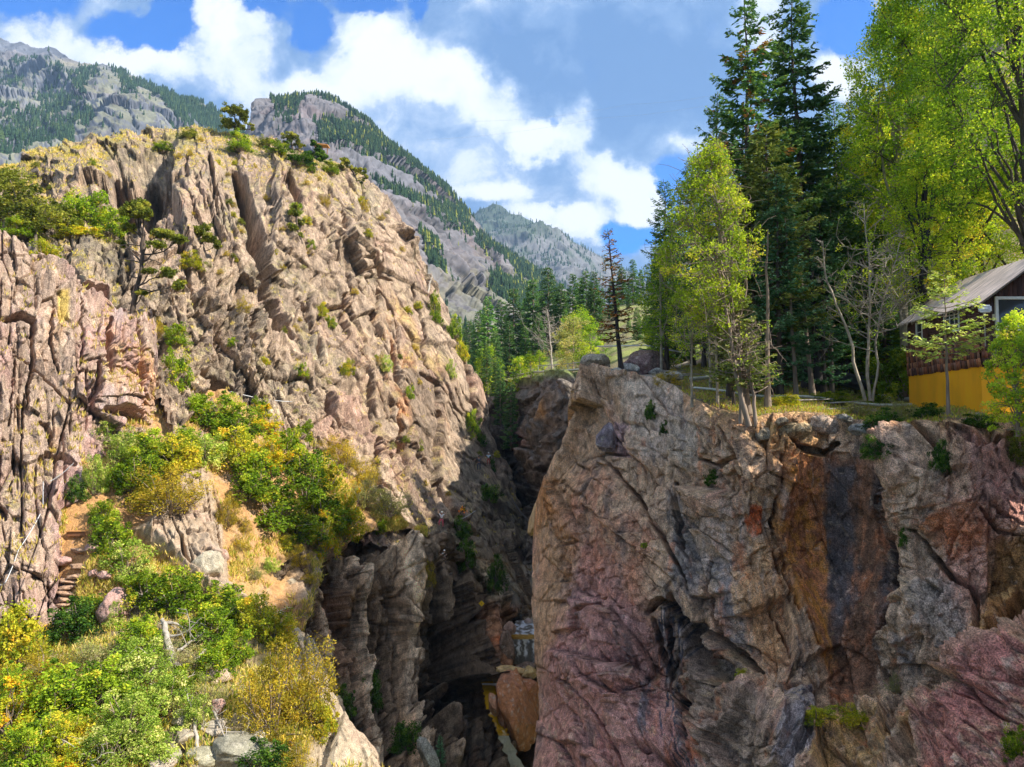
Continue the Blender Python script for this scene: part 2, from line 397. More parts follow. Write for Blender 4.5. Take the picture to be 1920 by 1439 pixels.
def strata(P, ang, seed, sc_=1.0, long=3.5, amp=1.0, wamp=1.0, uv=None):
    # uv: the sheet's own column and row coordinates, in metres, so that joints keep their size where the face turns away
    if not np.isscalar(ang):
        # two bedding directions that hand over to one another, never a bent coordinate
        a0, a1 = float(ang.min()), float(ang.max()); w = sstep((ang - a0) / (a1 - a0) + .25 * fbm(P[..., 0] / 6, P[..., 1] / 6, P[..., 2] / 6, 3, seed + 80), .35, .65)
        A = strata(P, a0, seed, sc_, long, amp, wamp, uv); B = strata(P, a1, seed + 100, sc_, long, amp, wamp, uv)
        return tuple(p * (1 - w) + q * w for p, q in zip(A, B))
    """jointed rock: facets drawn out along a dip direction (angle from vertical in the X-Z plane), at four sizes"""
    x, y, z = P[..., 0], P[..., 1], P[..., 2]
    if uv is not None: xa, za = uv
    else: xa, za = x + .35 * y, z
    wx = wamp * (2.2 * fbm(x / 16, y / 16, z / 16, 2, seed) + 0.10 * fbm(x / 1.5, y / 1.5, z / 1.5, 3, seed + 3))
    a = np.cos(ang) * xa - np.sin(ang) * za + wx
    b = np.sin(ang) * xa + np.cos(ang) * za + wx * 0.7
    h = 0; tint = 0; edge = 1
    for i, (s, am, lg, tl, cr) in enumerate(((9.0, 1.5, long * .8, 2.6, 0.1), (3.6, 0.75, long * 0.7, 1.5, 0.1), (1.5, 0.40, 2.0, 0.95, 0.05), (0.62, 0.18, 1.6, 0.5, 0.02))):
        s *= sc_
        f, hh, e = facets(a / s + 5.1 * i, b / (s * lg) + 3.7 * i, seed + 11 * i, am, tl, cr, (0.05, 0.035, 0.055, 0.10)[i])
        if i in (1, 2): f = f - (1.5, .8)[i - 1] * (1 - e) * sstep(fbm(x / (7 / i), y / 7, z / (7 / i), 2, seed + 60 + i), -.05, .35)
        h = h + f * amp * sc_; tint = tint + (hh - 0.5) * (0.9, 0.8, 0.6, 0.5)[i]; edge = edge * (1 - (1 - e) * (0.0, 0.35, 0.5, 0.45)[i])
    for p, dp in ((3.1, 1.5), (1.25, .7)):
        p *= sc_; q = a / p + .5 * perlin(b / (p * 6), x * 0 + p, x * 0, seed + 70); n = np.floor(q); fr = np.minimum(q - n, n + 1 - q) * p; nn = np.round(q)
        h = h - amp * sc_ * dp * (1 - sstep(fr, .03 * sc_, .10 * sc_)) * sstep(perlin(nn * 7.31, b / (p * 3.2), x * 0, seed + 71), .10, .25)
    h = h + amp * 0.09 * fbm(xa * 1.2, za * 1.2, y * .2, 5, seed + 7, 0.75)
    return h, tint, edge

# ---- the big left hill
hill_top = [(-90, 345), (-40, 325), (0, 312), (40, 292), (100, 272), (150, 262), (210, 250), (270, 243), (330, 240), (380, 243), (430, 248), (470, 256), (520, 268), (560, 285), (620, 303), (660, 318), (690, 335),
            (720, 370), (745, 405), (770, 460), (800, 500), (815, 530), (830, 562), (840, 590), (855, 625), (870, 655), (885, 690), (902, 725), (915, 760), (921, 800), (935, 840), (950, 875), (965, 905), (978, 940), (990, 975), (1002, 1010), (1010, 1060), (1020, 1130)]
hill_bot = [(-90, 520), (0, 520), (200, 600), (260, 700), (300, 800), (330, 880), (480, 900), (600, 980), (700, 1020), (780, 1060), (850, 1090), (930, 1120), (1020, 1180)]
hill_depth = [(-90, 330, 78), (0, 312, 78), (0, 400, 62), (0, 480, 52), (150, 430, 60), (150, 300, 78), (270, 243, 90), (200, 350, 70), (330, 420, 65), (330, 600, 57), (330, 740, 53), (250, 650, 54), (450, 600, 62), (450, 750, 57),
              (470, 256, 92), (450, 400, 72), (550, 400, 78), (550, 600, 68), (620, 303, 95), (690, 335, 98), (700, 500, 86), (600, 700, 65), (600, 850, 59), (600, 960, 56), (700, 700, 74), (770, 460, 96), (750, 850, 69), (750, 980, 62),
              (830, 562, 100), (850, 700, 88), (850, 850, 83), (880, 680, 98), (920, 800, 98), (900, 870, 89), (850, 1000, 70), (930, 1000, 80), (965, 905, 96), (1005, 1020, 90), (980, 1120, 82)]
C_TAN = np.array((0.355, 0.278, 0.212)); C_PINK = np.array((0.35, 0.21, 0.17)); C_GREY = np.array((0.25, 0.215, 0.17)); C_ORANGE = np.array((0.52, 0.24, 0.10)); C_DARK = np.array((0.16, 0.12, 0.09)); C_CREAM = np.array((0.52, 0.42, 0.31))
C_GRASS = np.array((0.27, 0.235, 0.085)); C_DIRT = np.array((0.58, 0.32, 0.13))
hill_cracks = [([(440, 322), (452, 345), (470, 400), (485, 450), (496, 500), (506, 560), (520, 610), (545, 640)], 16, 11.0), ([(540, 330), (548, 360), (560, 395)], 11, 7.0), ([(632, 400), (640, 440)], 5, 2),
               ([(628, 310), (640, 320), (655, 350), (670, 370)], 6, 1.8), ([(700, 610), (705, 545), (720, 560), (738, 600), (750, 660)], 4, 1.5), ([(560, 560), (590, 640), (600, 690)], 5, 1.5), ([(640, 500), (655, 520), (700, 505)], 4, 1.2),
               ([(700, 480), (712, 520), (735, 530)], 4, 1.6), ([(640, 560), (660, 640), (690, 720), (700, 800), (705, 900), (745, 935)], 6, 2.2), ([(802, 500), (800, 540), (812, 590), (830, 620)], 5, 2.0), ([(770, 540), (790, 620), (800, 690)], 4, 1.5),
               ([(735, 640), (745, 700), (760, 760)], 5, 1.6), ([(860, 640), (880, 700), (890, 760), (900, 790)], 7, 2.5), ([(880, 780), (905, 820), (930, 870), (960, 930)], 7, 2.6), ([(830, 900), (850, 950), (880, 985), (905, 1000)], 8, 2.5),
               ([(370, 720), (400, 725), (430, 735)], 14, 3.5), ([(455, 690), (450, 640), (462, 600)], 5, 2), ([(610, 730), (620, 800), (622, 820)], 8, 2.5), ([(575, 560), (578, 590)], 4, 1), ([(330, 460), (350, 520), (360, 600)], 5, 1.5),
               ([(390, 290), (400, 340), (405, 410)], 5, 1.6), ([(465, 420), (478, 470), (485, 520)], 6, 2.0), ([(350, 300), (352, 350)], 4, 1), ([(600, 420), (630, 490), (650, 560)], 3.5, 1.2), ([(745, 760), (765, 830), (775, 900)], 7, 2.4),
               ([(790, 700), (822, 720), (826, 800), (822, 900), (830, 980)], 7, 1.3), ([(215, 320), (240, 345)], 16, 3), ([(285, 310), (262, 350), (280, 425)], 26, 3.5), ([(230, 350), (238, 400)], 14, 3), ([(905, 905), (940, 950), (975, 990)], 6, 2), ([(560, 790), (590, 850)], 4, 1)]
hill_scarps = [([(335, 420), (322, 340), (330, 280)][::-1], -6.5, 130), ([(410, 600), (470, 590), (485, 640), (470, 700)], 2.5, 60), ([(360, 560), (400, 560), (440, 620), (452, 700)], 2.5, 70),
               ([(600, 470), (650, 440), (690, 470)], 1.5, 50), ([(230, 300), (250, 340), (255, 400)], -3, 60), ([(735, 420), (765, 455), (740, 440)], 2, 30)]
def hill_disp(PX, PY, P):
    ang = -0.18 - 0.38 * sstep(PX, 350, 850)
    h, t, e = strata(P, ang, 21, 1.0, 3.4, 0.95, 1.0, UV(PX, PY, 78)); hill_disp.t, hill_disp.e = t, e
    fade = sstep(PX, 640, 800) * 0.52
    top = 1 - 0.72 * (1 - sstep(PY - interp(hill_top, PX), 5, 110)) * (1 - sstep(PX, 600, 720))
    cr = 1 - .85 * (1 - sstep(PY - interp(hill_top, PX), 4, 55)) * (1 - sstep(PX, 620, 720))
    tl = (1 - sstep(PX, 300, 360)) * (1 - sstep(PY - interp(hill_top, PX), 90, 170)); f1 = facets(UV(PX, PY, 75)[0] / 2.6, UV(PX, PY, 75)[1] / 1.5, 29, 1.1, 1.2, .2, .08)[0] + facets(UV(PX, PY, 75)[0] / 1.1, UV(PX, PY, 75)[1] / .7, 30, .5, .6, .1, .1)[0]
    h = h * (1 - .8 * tl) + f1 * tl * 1.3
    return h * (1 - fade) * np.maximum(top, tl * .6) + (gouge(PX, PY, P, hill_cracks) + scarps(PX, PY, hill_scarps)) * cr
def hill_col(PX, PY, Q, N, D):
    t, e = hill_disp.t, hill_disp.e
    x, y, z = Q[..., 0], Q[..., 1], Q[..., 2]
    n1 = fbm(x / 9, y / 9, z / 16, 4, 31); n2 = fbm(x / 3, y / 3, z / 5, 4, 32, 0.6); n3 = fbm(x / 1.1, y / 1.1, z / 1.1, 3, 33)
    C = full(PX, C_TAN)
    C = mixc(C, C_PINK, sstep(n1 + 0.5 * t, 0.1, 0.75) * 0.6)
    C = mixc(C, C_GREY, sstep(n2 - 0.5 * t - n1, -0.1, 0.55) * 0.85)
    C = mixc(C, C_CREAM, sstep(n2 + n3, 0.25, 0.8) * 0.55)
    C = mixc(C, (0.17, 0.13, 0.11), sstep(fbm(x / 2.2 + z * .15, y / 2.2, z / 9, 4, 34, .6) + .3 * t, .12, .5) * .6)
    orr = softpoly(PX, PY, [(700, 560), (790, 640), (835, 700), (830, 880), (760, 900), (740, 800), (690, 700)], 60)
    C = mixc(C, C_ORANGE, orr * sstep(n2, -0.1, 0.6) * 0.75)
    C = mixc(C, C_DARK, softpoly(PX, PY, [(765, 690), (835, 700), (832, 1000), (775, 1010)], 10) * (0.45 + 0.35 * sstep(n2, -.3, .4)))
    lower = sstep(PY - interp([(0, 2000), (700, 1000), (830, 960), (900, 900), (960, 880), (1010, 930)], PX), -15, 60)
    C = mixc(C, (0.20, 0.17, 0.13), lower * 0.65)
    up = sstep(N[..., 2], 0.45, 0.8)
    g = up * sstep(n2 + 0.3 * n3, -0.25, 0.25)
    crest = 1 - sstep(PY - interp(hill_top, PX), 10, 70 + 60 * n1)
    C = mixc(C, C_GRASS * 1.05, np.clip(g * 0.4 + crest * sstep(n2 + n3 * .6, -0.2, 0.3) * 0.5 * (PX < 680), 0, 0.8))
    C = mixc(C, (0.40, 0.34, 0.12), sstep(n2 * 0.7 + n1, 0.35, 0.8) * 0.4)
    C = C * (0.70 + 0.30 * e + 0.22 * np.clip(t, -1, 1))[..., None]
    C = C * (1 + .3 * n3)[..., None]
    C = contrast(C, 1.22, .33)
    return C * np.minimum(1, .6 / C.max(-1))[..., None]
M_rock_left = rock_mat('sunlit rock', 1.5, 0.8, 0.52, stretch=(1, 1, 0.45), speck=.45, dist=0.5)
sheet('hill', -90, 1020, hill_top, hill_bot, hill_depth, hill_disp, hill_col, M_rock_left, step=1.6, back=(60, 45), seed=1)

# ---- the near wall on the left
wall_top = [(-90, 425), (0, 428), (30, 445), (60, 470), (110, 478), (150, 520), (200, 520), (215, 560), (245, 585), (270, 580), (300, 600), (308, 660), (318, 730), (330, 810)]
wall_bot = [(-90, 1320), (60, 1300), (120, 1180), (180, 1010), (250, 900), (330, 870)]
wall_depth = [(-90, 430, 46), (0, 430, 47), (100, 480, 48), (200, 540, 50), (290, 600, 52), (320, 760, 50), (0, 600, 44), (100, 700, 45), (200, 700, 46.5), (0, 800, 42), (100, 900, 42), (200, 850, 45), (0, 1000, 39.5), (100, 1100, 39.5), (0, 1200, 38), (-90, 1000, 38.5), (120, 1200, 39), (320, 880, 48)]
wall_cracks = [([(0, 598), (40, 592), (62, 605), (60, 640)], 8, 2.0), ([(60, 640), (58, 690), (50, 760)], 5, 1.2), ([(160, 525), (200, 545), (215, 560), (235, 590)], 9, 2.2), ([(208, 600), (203, 650), (208, 700)], 8, 2.0), ([(185, 680), (182, 720), (175, 740), (170, 765)], 8, 1.8),
               ([(200, 770), (240, 775), (278, 800)], 14, 2.0), ([(75, 790), (90, 795), (100, 850)], 6, 1.0), ([(45, 740), (40, 830)], 3, .8), ([(30, 850), (22, 920)], 3, .6), ([(0, 950), (12, 975)], 8, 1.0), ([(85, 850), (120, 855), (140, 870)], 8, 1.0), ([(100, 560), (95, 640), (108, 700)], 3.5, .8),
               ([(245, 600), (255, 660), (262, 720), (270, 790)], 5, 1.3), ([(150, 560), (155, 640), (150, 690)], 3, .6), ([(20, 620), (25, 700), (15, 800)], 3, .6)]
def wall_disp(PX, PY, P):
    h, t, e = strata(P, -0.03, 51, 0.8, 3.4, 0.7, 0.4, UV(PX, PY, 46)); wall_disp.t, wall_disp.e = t, e
    edge = (1 - sstep(PX, 262, 330))
    ov = softpoly(PX, PY, [(140, 640), (300, 640), (320, 810), (150, 800)], 20)
    h2, t2, _ = facets(P[..., 0] / 0.9, P[..., 2] / 0.7, 77, 0.8, 0.6, 0.3)
    return h + gouge(PX, PY, P, wall_cracks) - (1 - edge) * 2.0 + ov * h2 * 0.6
def wall_col(PX, PY, Q, N, D):
    t, e = wall_disp.t, wall_disp.e
    x, y, z = Q[..., 0], Q[..., 1], Q[..., 2]
    n1 = fbm(x / 2.2, y / 2.2, z / 12, 4, 61); n2 = fbm(x / 1.2, y / 1.2, z / 2.4, 4, 62, 0.6); n3 = fbm(x * 1.5, y * 1.5, z * 1.5, 3, 63)
    C = full(PX, (0.37, 0.27, 0.205))
    C = mixc(C, (0.34, 0.20, 0.18), sstep(n1 + 0.4 * t, -0.1, 0.6) * 0.85)
    C = mixc(C, (0.56, 0.31, 0.16), sstep(n2 - n1, 0.2, 0.8) * 0.7)
    C = mixc(C, C_CREAM, sstep(n3 + n2 * .7, 0.2, 0.7) * 0.6)
    C = mixc(C, (0.36, 0.31, 0.30), sstep(n2 + t * .5 - n3 * .4, 0.25, 0.7) * 0.5)
    C = mixc(C, (0.60, 0.30, 0.12), softpoly(PX, PY, [(195, 600), (225, 620), (310, 700), (300, 800), (210, 720)], 18) * sstep(n2, -.3, .3) * 0.55)
    C = mixc(C, (0.56, 0.40, 0.08), softpoly(PX, PY, [(108, 548), (125, 548), (128, 600), (110, 605)], 4) * 0.8)
    up = sstep(N[..., 2], 0.5, 0.8)
    C = mixc(C, C_GRASS, up * 0.5 * sstep(n2, -.2, .2))
    return C * (0.72 + 0.28 * e + 0.2 * np.clip(t, -1, 1))[..., None] * 1.08
M_rock_wall = rock_mat('pink banded rock', 2.2, 0.75, 0.5, stretch=(1.3, 1.3, 0.28), speck=.45, dist=0.35)
sheet('cliff', -90, 330, wall_top, wall_bot, wall_depth, wall_disp, wall_col, M_rock_wall, step=1.6, back=(22, 6), seed=2)

# ---- middle slope with the trail
s1_top = [(20, 1180), (60, 1150), (95, 1010), (130, 900), (150, 830), (185, 780), (200, 770), (300, 760), (320, 735), (350, 725), (420, 735), (480, 775), (540, 815), (600, 850), (650, 890), (700, 930), (740, 960), (770, 980), (800, 992)]
s1_bot = [(20, 1300), (300, 1300), (480, 1250), (560, 1200), (585, 1100), (600, 1040), (640, 1018), (700, 995), (770, 990), (800, 1002)]
s1_depth = [(60, 1170, 39.5), (110, 1000, 41), (200, 790, 47), (330, 740, 52), (430, 740, 55), (540, 815, 58), (650, 890, 61), (770, 985, 61), (700, 990, 57.5), (640, 1012, 54), (600, 900, 56), (500, 900, 50), (400, 850, 49), (300, 850, 47), (200, 900, 43.5), (300, 1000, 43), (400, 1000, 44), (500, 1000, 47.5),
            (580, 1060, 49), (200, 1100, 39.3), (350, 1100, 40), (480, 1100, 43), (560, 1160, 45), (400, 1250, 38.5), (200, 1250, 37)]
s1_cracks = [([(335, 1010), (345, 1050), (370, 1078), (395, 1080)], 5, .9), ([(385, 1050), (400, 1060), (410, 1055)], 10, 1.2)]
TRAIL = [(60, 1172), (110, 1145), (118, 1100), (130, 1060), (140, 1010), (150, 975), (150, 950), (185, 930), (196, 890), (190, 850), (205, 815)]
def s1_disp(PX, PY, P):
    x, y, z = P[..., 0], P[..., 1], P[..., 2]
    h, t, e = strata(P, -0.35, 71, 0.5, 2.2, 1.0); s1_disp.t, s1_disp.e = t, e
    rocky = np.clip(softpoly(PX, PY, [(330, 890), (385, 880), (410, 960), (425, 1090), (480, 1150), (380, 1110), (330, 1060), (250, 1000), (310, 960)], 14) + 0.8 * softpoly(PX, PY, [(540, 1060), (620, 1030), (600, 1200), (540, 1140)], 14), 0, 1)
    s1_disp.rocky = rocky
    s = fbm(x / 5, y / 5, z / 5, 4, 72) * 0.8 + fbm(x * 1.1, y * 1.1, z * 1.1, 4, 73, .6) * 0.16
    D, _, _ = polydist(PX, PY, TRAIL); tr = 1 - sstep(D, 18, 38); s1_disp.tr = tr
    return h * (0.16 + rocky * 0.65) * (1 - 0.8 * tr) + s * (1 - tr * .8) + rocky * 0.8 + gouge(PX, PY, P, s1_cracks) - tr * 0.25
def s1_col(PX, PY, Q, N, D):
    x, y, z = Q[..., 0], Q[..., 1], Q[..., 2]; t, e, rocky, tr = s1_disp.t, s1_disp.e, s1_disp.rocky, s1_disp.tr
    n1 = fbm(x / 3, y / 3, z / 3, 4, 81); n2 = fbm(x * 1.2, y * 1.2, z * 1.2, 4, 82, .6)
    C = full(PX, (0.50, 0.28, 0.12)); C = mixc(C, (0.38, 0.31, 0.11), sstep(n1 + n2 * .5, -.2, .4) * .6)
    C = mixc(C, (0.50, 0.36, 0.28), sstep(n2, 0.05, .4) * .5)
    C = mixc(C, (0.45, 0.37, 0.29) , rocky * (0.75 + .2 * n2)); C = mixc(C, (0.50, 0.33, 0.27), rocky * sstep(n1, 0, .4) * .6)
    C = mixc(C, C_DIRT, tr * 0.95)
    C = mixc(C, C_DIRT, softpoly(PX, PY, [(308, 732), (356, 732), (350, 775), (335, 812), (308, 805)], 8) * .95)
    ledge = softpoly(PX, PY, [(640, 1010), (700, 975), (790, 985), (700, 1005)], 10)
    C = mixc(C, (0.55, 0.31, 0.15), ledge * 0.9)
    C = mixc(C, (0.56, 0.32, 0.16), softpoly(PX, PY, [(420, 960), (520, 1010), (570, 1100), (480, 1110), (425, 1040)], 25) * .6 * sstep(n2, -.2, .3))
    return C * (0.85 + 0.15 * e + 0.1 * np.clip(t, -1, 1))[..., None] * 0.8
M_slope = rock_mat('dry earth and scree', 3.0, 0.5, 0.3, stretch=(1, 1, 1), speck=.35, dist=0.15)
sheet('slope', 20, 800, s1_top, s1_bot, s1_depth, s1_disp, s1_col, M_slope, step=1.7, back=(6, 3), nback=5, seed=3)

# ---- foreground slope, lower left
s2_top = [(-90, 1180), (0, 1170), (60, 1178), (110, 1165), (180, 1130), (260, 1105), (350, 1105), (430, 1120), (490, 1135), (540, 1168), (565, 1185), (590, 1215), (607, 1250), (618, 1290), (640, 1325), (665, 1365), (685, 1395), (700, 1425), (715, 1460), (720, 1500)]
s2_bot = [(-90, 1560), (720, 1560)]
s2_depth = [(-90, 1180, 39), (0, 1170, 39), (110, 1165, 39.2), (260, 1105, 40), (430, 1120, 41), (540, 1168, 40), (607, 1250, 37), (640, 1325, 35), (700, 1425, 32.5), (0, 1439, 28), (300, 1439, 28.5), (500, 1439, 29.5), (600, 1439, 30), (300, 1250, 34), (100, 1280, 33), (480, 1250, 35.5), (300, 1560, 26.5), (650, 1560, 28)]
def s2_disp(PX, PY, P):
    x, y, z = P[..., 0], P[..., 1], P[..., 2]
    h, t, e = strata(P, -0.6, 91, 0.42, 2.0, .6); s2_disp.t, s2_disp.e = t, e
    rocky = np.clip(softpoly(PX, PY, [(530, 1160), (600, 1200), (720, 1450), (720, 1520), (560, 1520), (600, 1350), (560, 1230)], 16) + softpoly(PX, PY, [(260, 1380), (400, 1400), (560, 1400), (600, 1600), (200, 1600)], 25), 0, 1)
    s2_disp.rocky = rocky
    return h * (0.25 + rocky * 0.7) + fbm(x / 4, y / 4, z / 4, 4, 92) * 0.7
def s2_col(PX, PY, Q, N, D):
    x, y, z = Q[..., 0], Q[..., 1], Q[..., 2]; t, e, rocky = s2_disp.t, s2_disp.e, s2_disp.rocky
    n1 = fbm(x / 2, y / 2, z / 2, 4, 95); n2 = fbm(x * 1.8, y * 1.8, z * 1.8, 4, 96, .6)
    C = full(PX, (0.36, 0.27, 0.15)); C = mixc(C, (0.27, 0.25, 0.10), sstep(n1, -.2, .3) * .6)
    C = mixc(C, (0.50, 0.40, 0.28), rocky * 0.95); C = mixc(C, (0.50, 0.34, 0.25), rocky * sstep(n1 + t * .3, 0, .5) * .7); C = mixc(C, (0.62, 0.54, 0.40), rocky * sstep(n2, 0.1, .5) * .6)
    C = mixc(C, C_DIRT, softpoly(PX, PY, [(30, 1150), (130, 1120), (110, 1190), (20, 1210)], 10) * .9)
    return C * (0.8 + 0.2 * e + 0.15 * np.clip(t, -1, 1))[..., None] * .72
sheet('ground', -90, 720, s2_top, s2_bot, s2_depth, s2_disp, s2_col, M_slope, step=1.8, back=(5, 4), nback=5, seed=4)

# ---- left wall of the gorge, below the ledge
ch_top = [(500, 1080), (545, 1045), (580, 1005), (610, 992), (640, 988), (690, 982), (740, 984), (800, 1000), (830, 1010), (870, 1030), (930, 1060), (1000, 1100), (1030, 1110)]
ch_bot = [(500, 1560), (1030, 1560)]
ch_depth = [(520, 1200, 45), (520, 1500, 42), (600, 1030, 50.5), (600, 1250, 47), (650, 1439, 44), (640, 1018, 53), (700, 1000, 58.5), (700, 1200, 53.5), (760, 1060, 58), (800, 1000, 62.5), (800, 1200, 58), (830, 1300, 56), (870, 1100, 64), (870, 1300, 57.5), (920, 1060, 76), (900, 1200, 62), (930, 1250, 63), (980, 1110, 84), (1020, 1110, 86), (990, 1180, 80), (960, 1200, 72),
            (1000, 1230, 78), (960, 1300, 64), (1010, 1300, 72), (850, 1439, 51), (920, 1439, 53), (980, 1439, 60), (1030, 1400, 64), (750, 1500, 46), (950, 1540, 50)]
ch_cracks = [([(690, 1060), (692, 1200), (700, 1350), (712, 1439)], 8, 2.6), ([(735, 1100), (738, 1200), (745, 1300)], 4, 1.6), ([(668, 1080), (672, 1180), (680, 1280)], 5, 2.0), ([(802, 1080), (800, 1150), (806, 1230), (812, 1290)], 11, 4.5), ([(640, 1030), (668, 1022), (690, 1040)], 16, 3.0),
             ([(848, 1160), (850, 1200), (868, 1235)], 15, 3.5), ([(868, 1150), (880, 1190), (884, 1235)], 14, 3.0), ([(640, 1165), (648, 1180), (650, 1200)], 10, 2.4), ([(810, 1280), (850, 1290), (900, 1298)], 10, 2.5), ([(805, 1250), (790, 1330), (830, 1400), (860, 1450)], 13, 3.2), ([(775, 1010), (790, 1050), (800, 1100)], 6, 2),
             ([(905, 1140), (912, 1190), (925, 1240)], 4, 1.2), ([(940, 1060), (960, 1110), (975, 1160)], 8, 3), ([(775, 1340), (770, 1400), (775, 1450)], 8, 2), ([(620, 1200), (622, 1300), (640, 1400)], 4, 1.4), ([(720, 1130), (724, 1260), (728, 1400)], 4, 1.4), ([(1000, 1330), (990, 1400), (960, 1439)], 20, 6),
             ([(655, 1110), (662, 1250), (668, 1400)], 3.5, 1.4), ([(760, 1180), (763, 1300), (765, 1400)], 3, 1)]
ch_scarps = [([(838, 1040), (868, 1052), (885, 1130), (905, 1290)], -2.5, 60), ([(600, 1030), (640, 1090), (655, 1180)], -2, 60), ([(700, 1050), (745, 1030), (800, 1060), (802, 1140)], 2.2, 110), ([(905, 1290), (860, 1285), (815, 1270)], 4.0, 90), ([(850, 1130), (880, 1120), (890, 1180), (885, 1240)], -3.5, 40)]
def ch_disp(PX, PY, P):
    h, t, e = blocky(PX, PY, P, 57, 711, .12, ((6.0, 2.6, 1.6, 2.6), (2.6, 2.4, .8, 1.3), (1.1, 1.8, .3, .6), (.45, 1.4, .12, .25)), (1.2, .5)); ch_disp.t, ch_disp.e = t, e
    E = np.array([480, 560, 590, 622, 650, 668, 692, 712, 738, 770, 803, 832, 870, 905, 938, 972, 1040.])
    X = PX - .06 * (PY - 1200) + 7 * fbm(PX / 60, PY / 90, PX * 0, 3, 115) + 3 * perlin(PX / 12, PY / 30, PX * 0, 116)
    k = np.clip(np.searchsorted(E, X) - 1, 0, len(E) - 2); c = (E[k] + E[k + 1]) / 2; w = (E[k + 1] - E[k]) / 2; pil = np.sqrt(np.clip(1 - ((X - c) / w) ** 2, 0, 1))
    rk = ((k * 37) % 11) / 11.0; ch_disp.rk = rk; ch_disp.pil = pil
    on_ = sstep(PY - interp(ch_top, PX), 10, 70)
    cave = softpoly(PX, PY, [(806, 1175), (850, 1168), (878, 1190), (888, 1240), (880, 1275), (812, 1280)], 9) + .6 * softpoly(PX, PY, [(812, 1300), (900, 1302), (905, 1340), (860, 1360), (815, 1340)], 12)
    return h + on_ * (1 - sstep(PX, 915, 940)) * (pil * (.4 + .7 * rk) + 1.8 * (rk - .5)) - 7.0 * cave + 1.7 * gouge(PX, PY, P, ch_cracks) + 1.2 * scarps(PX, PY, ch_scarps)
def ch_col(PX, PY, Q, N, D):
    t, e = ch_disp.t, ch_disp.e; x, y, z = Q[..., 0], Q[..., 1], Q[..., 2]
    n1 = fbm(x / 4, y / 4, z / 12, 4, 121); n2 = fbm(x / 1.2, y / 1.2, z / 2.5, 4, 122, .6); n3 = fbm(x * 1.4, y * 1.4, z * 1.4, 3, 123)
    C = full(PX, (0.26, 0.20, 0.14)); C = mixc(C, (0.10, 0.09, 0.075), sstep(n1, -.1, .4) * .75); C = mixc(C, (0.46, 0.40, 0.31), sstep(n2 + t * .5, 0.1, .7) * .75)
    C = mixc(C, (0.42, 0.26, 0.18), sstep(n3 + n1, 0.2, .7) * .5)
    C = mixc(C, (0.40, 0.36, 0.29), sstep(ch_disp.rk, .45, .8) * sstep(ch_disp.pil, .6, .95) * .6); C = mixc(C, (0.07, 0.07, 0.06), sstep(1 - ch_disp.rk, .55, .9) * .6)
    C = mixc(C, (0.44, 0.31, 0.22), softpoly(PX, PY, [(590, 1030), (640, 1100), (670, 1260), (630, 1260), (600, 1120)], 14) * .8)
    C = mixc(C, (0.52, 0.45, 0.34), softpoly(PX, PY, [(640, 1015), (800, 990), (800, 1100), (770, 1230), (740, 1240), (735, 1100), (680, 1060)], 14) * .55 * sstep(n2 + t * .4, -.3, .3))
    C = mixc(C, (0.36, 0.17, 0.08), softpoly(PX, PY, [(903, 1140), (950, 1150), (975, 1300), (960, 1450), (930, 1420), (905, 1290)], 12) * .75)
    C = mixc(C, (0.50, 0.14, 0.04), softpoly(PX, PY, [(905, 1205), (955, 1203), (955, 1220), (908, 1224)], 6) * .7)
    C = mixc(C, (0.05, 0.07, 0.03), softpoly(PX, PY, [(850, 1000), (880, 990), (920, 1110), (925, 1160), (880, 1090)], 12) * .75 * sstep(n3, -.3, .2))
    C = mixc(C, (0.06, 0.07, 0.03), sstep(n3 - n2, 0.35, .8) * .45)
    return C * (0.75 + 0.25 * e + 0.25 * np.clip(t, -1, 1))[..., None] * (.5 + .7 * sstep(ch_disp.rk, .55, .8) * sstep(n2, -.4, .2))[..., None] * (1 + .75 * (1 - sstep(PX, 740, 800)))[..., None] * np.array((1.2, 1.0, .84))  # lit pillars and a sunlit left part, both put into the colour
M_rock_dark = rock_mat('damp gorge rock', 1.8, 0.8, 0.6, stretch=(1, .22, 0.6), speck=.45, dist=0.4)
sheet('gorge_wall', 500, 1030, ch_top, ch_bot, ch_depth, ch_disp, ch_col, M_rock_dark, step=1.6, back=(10, 2), nback=6, seed=5)

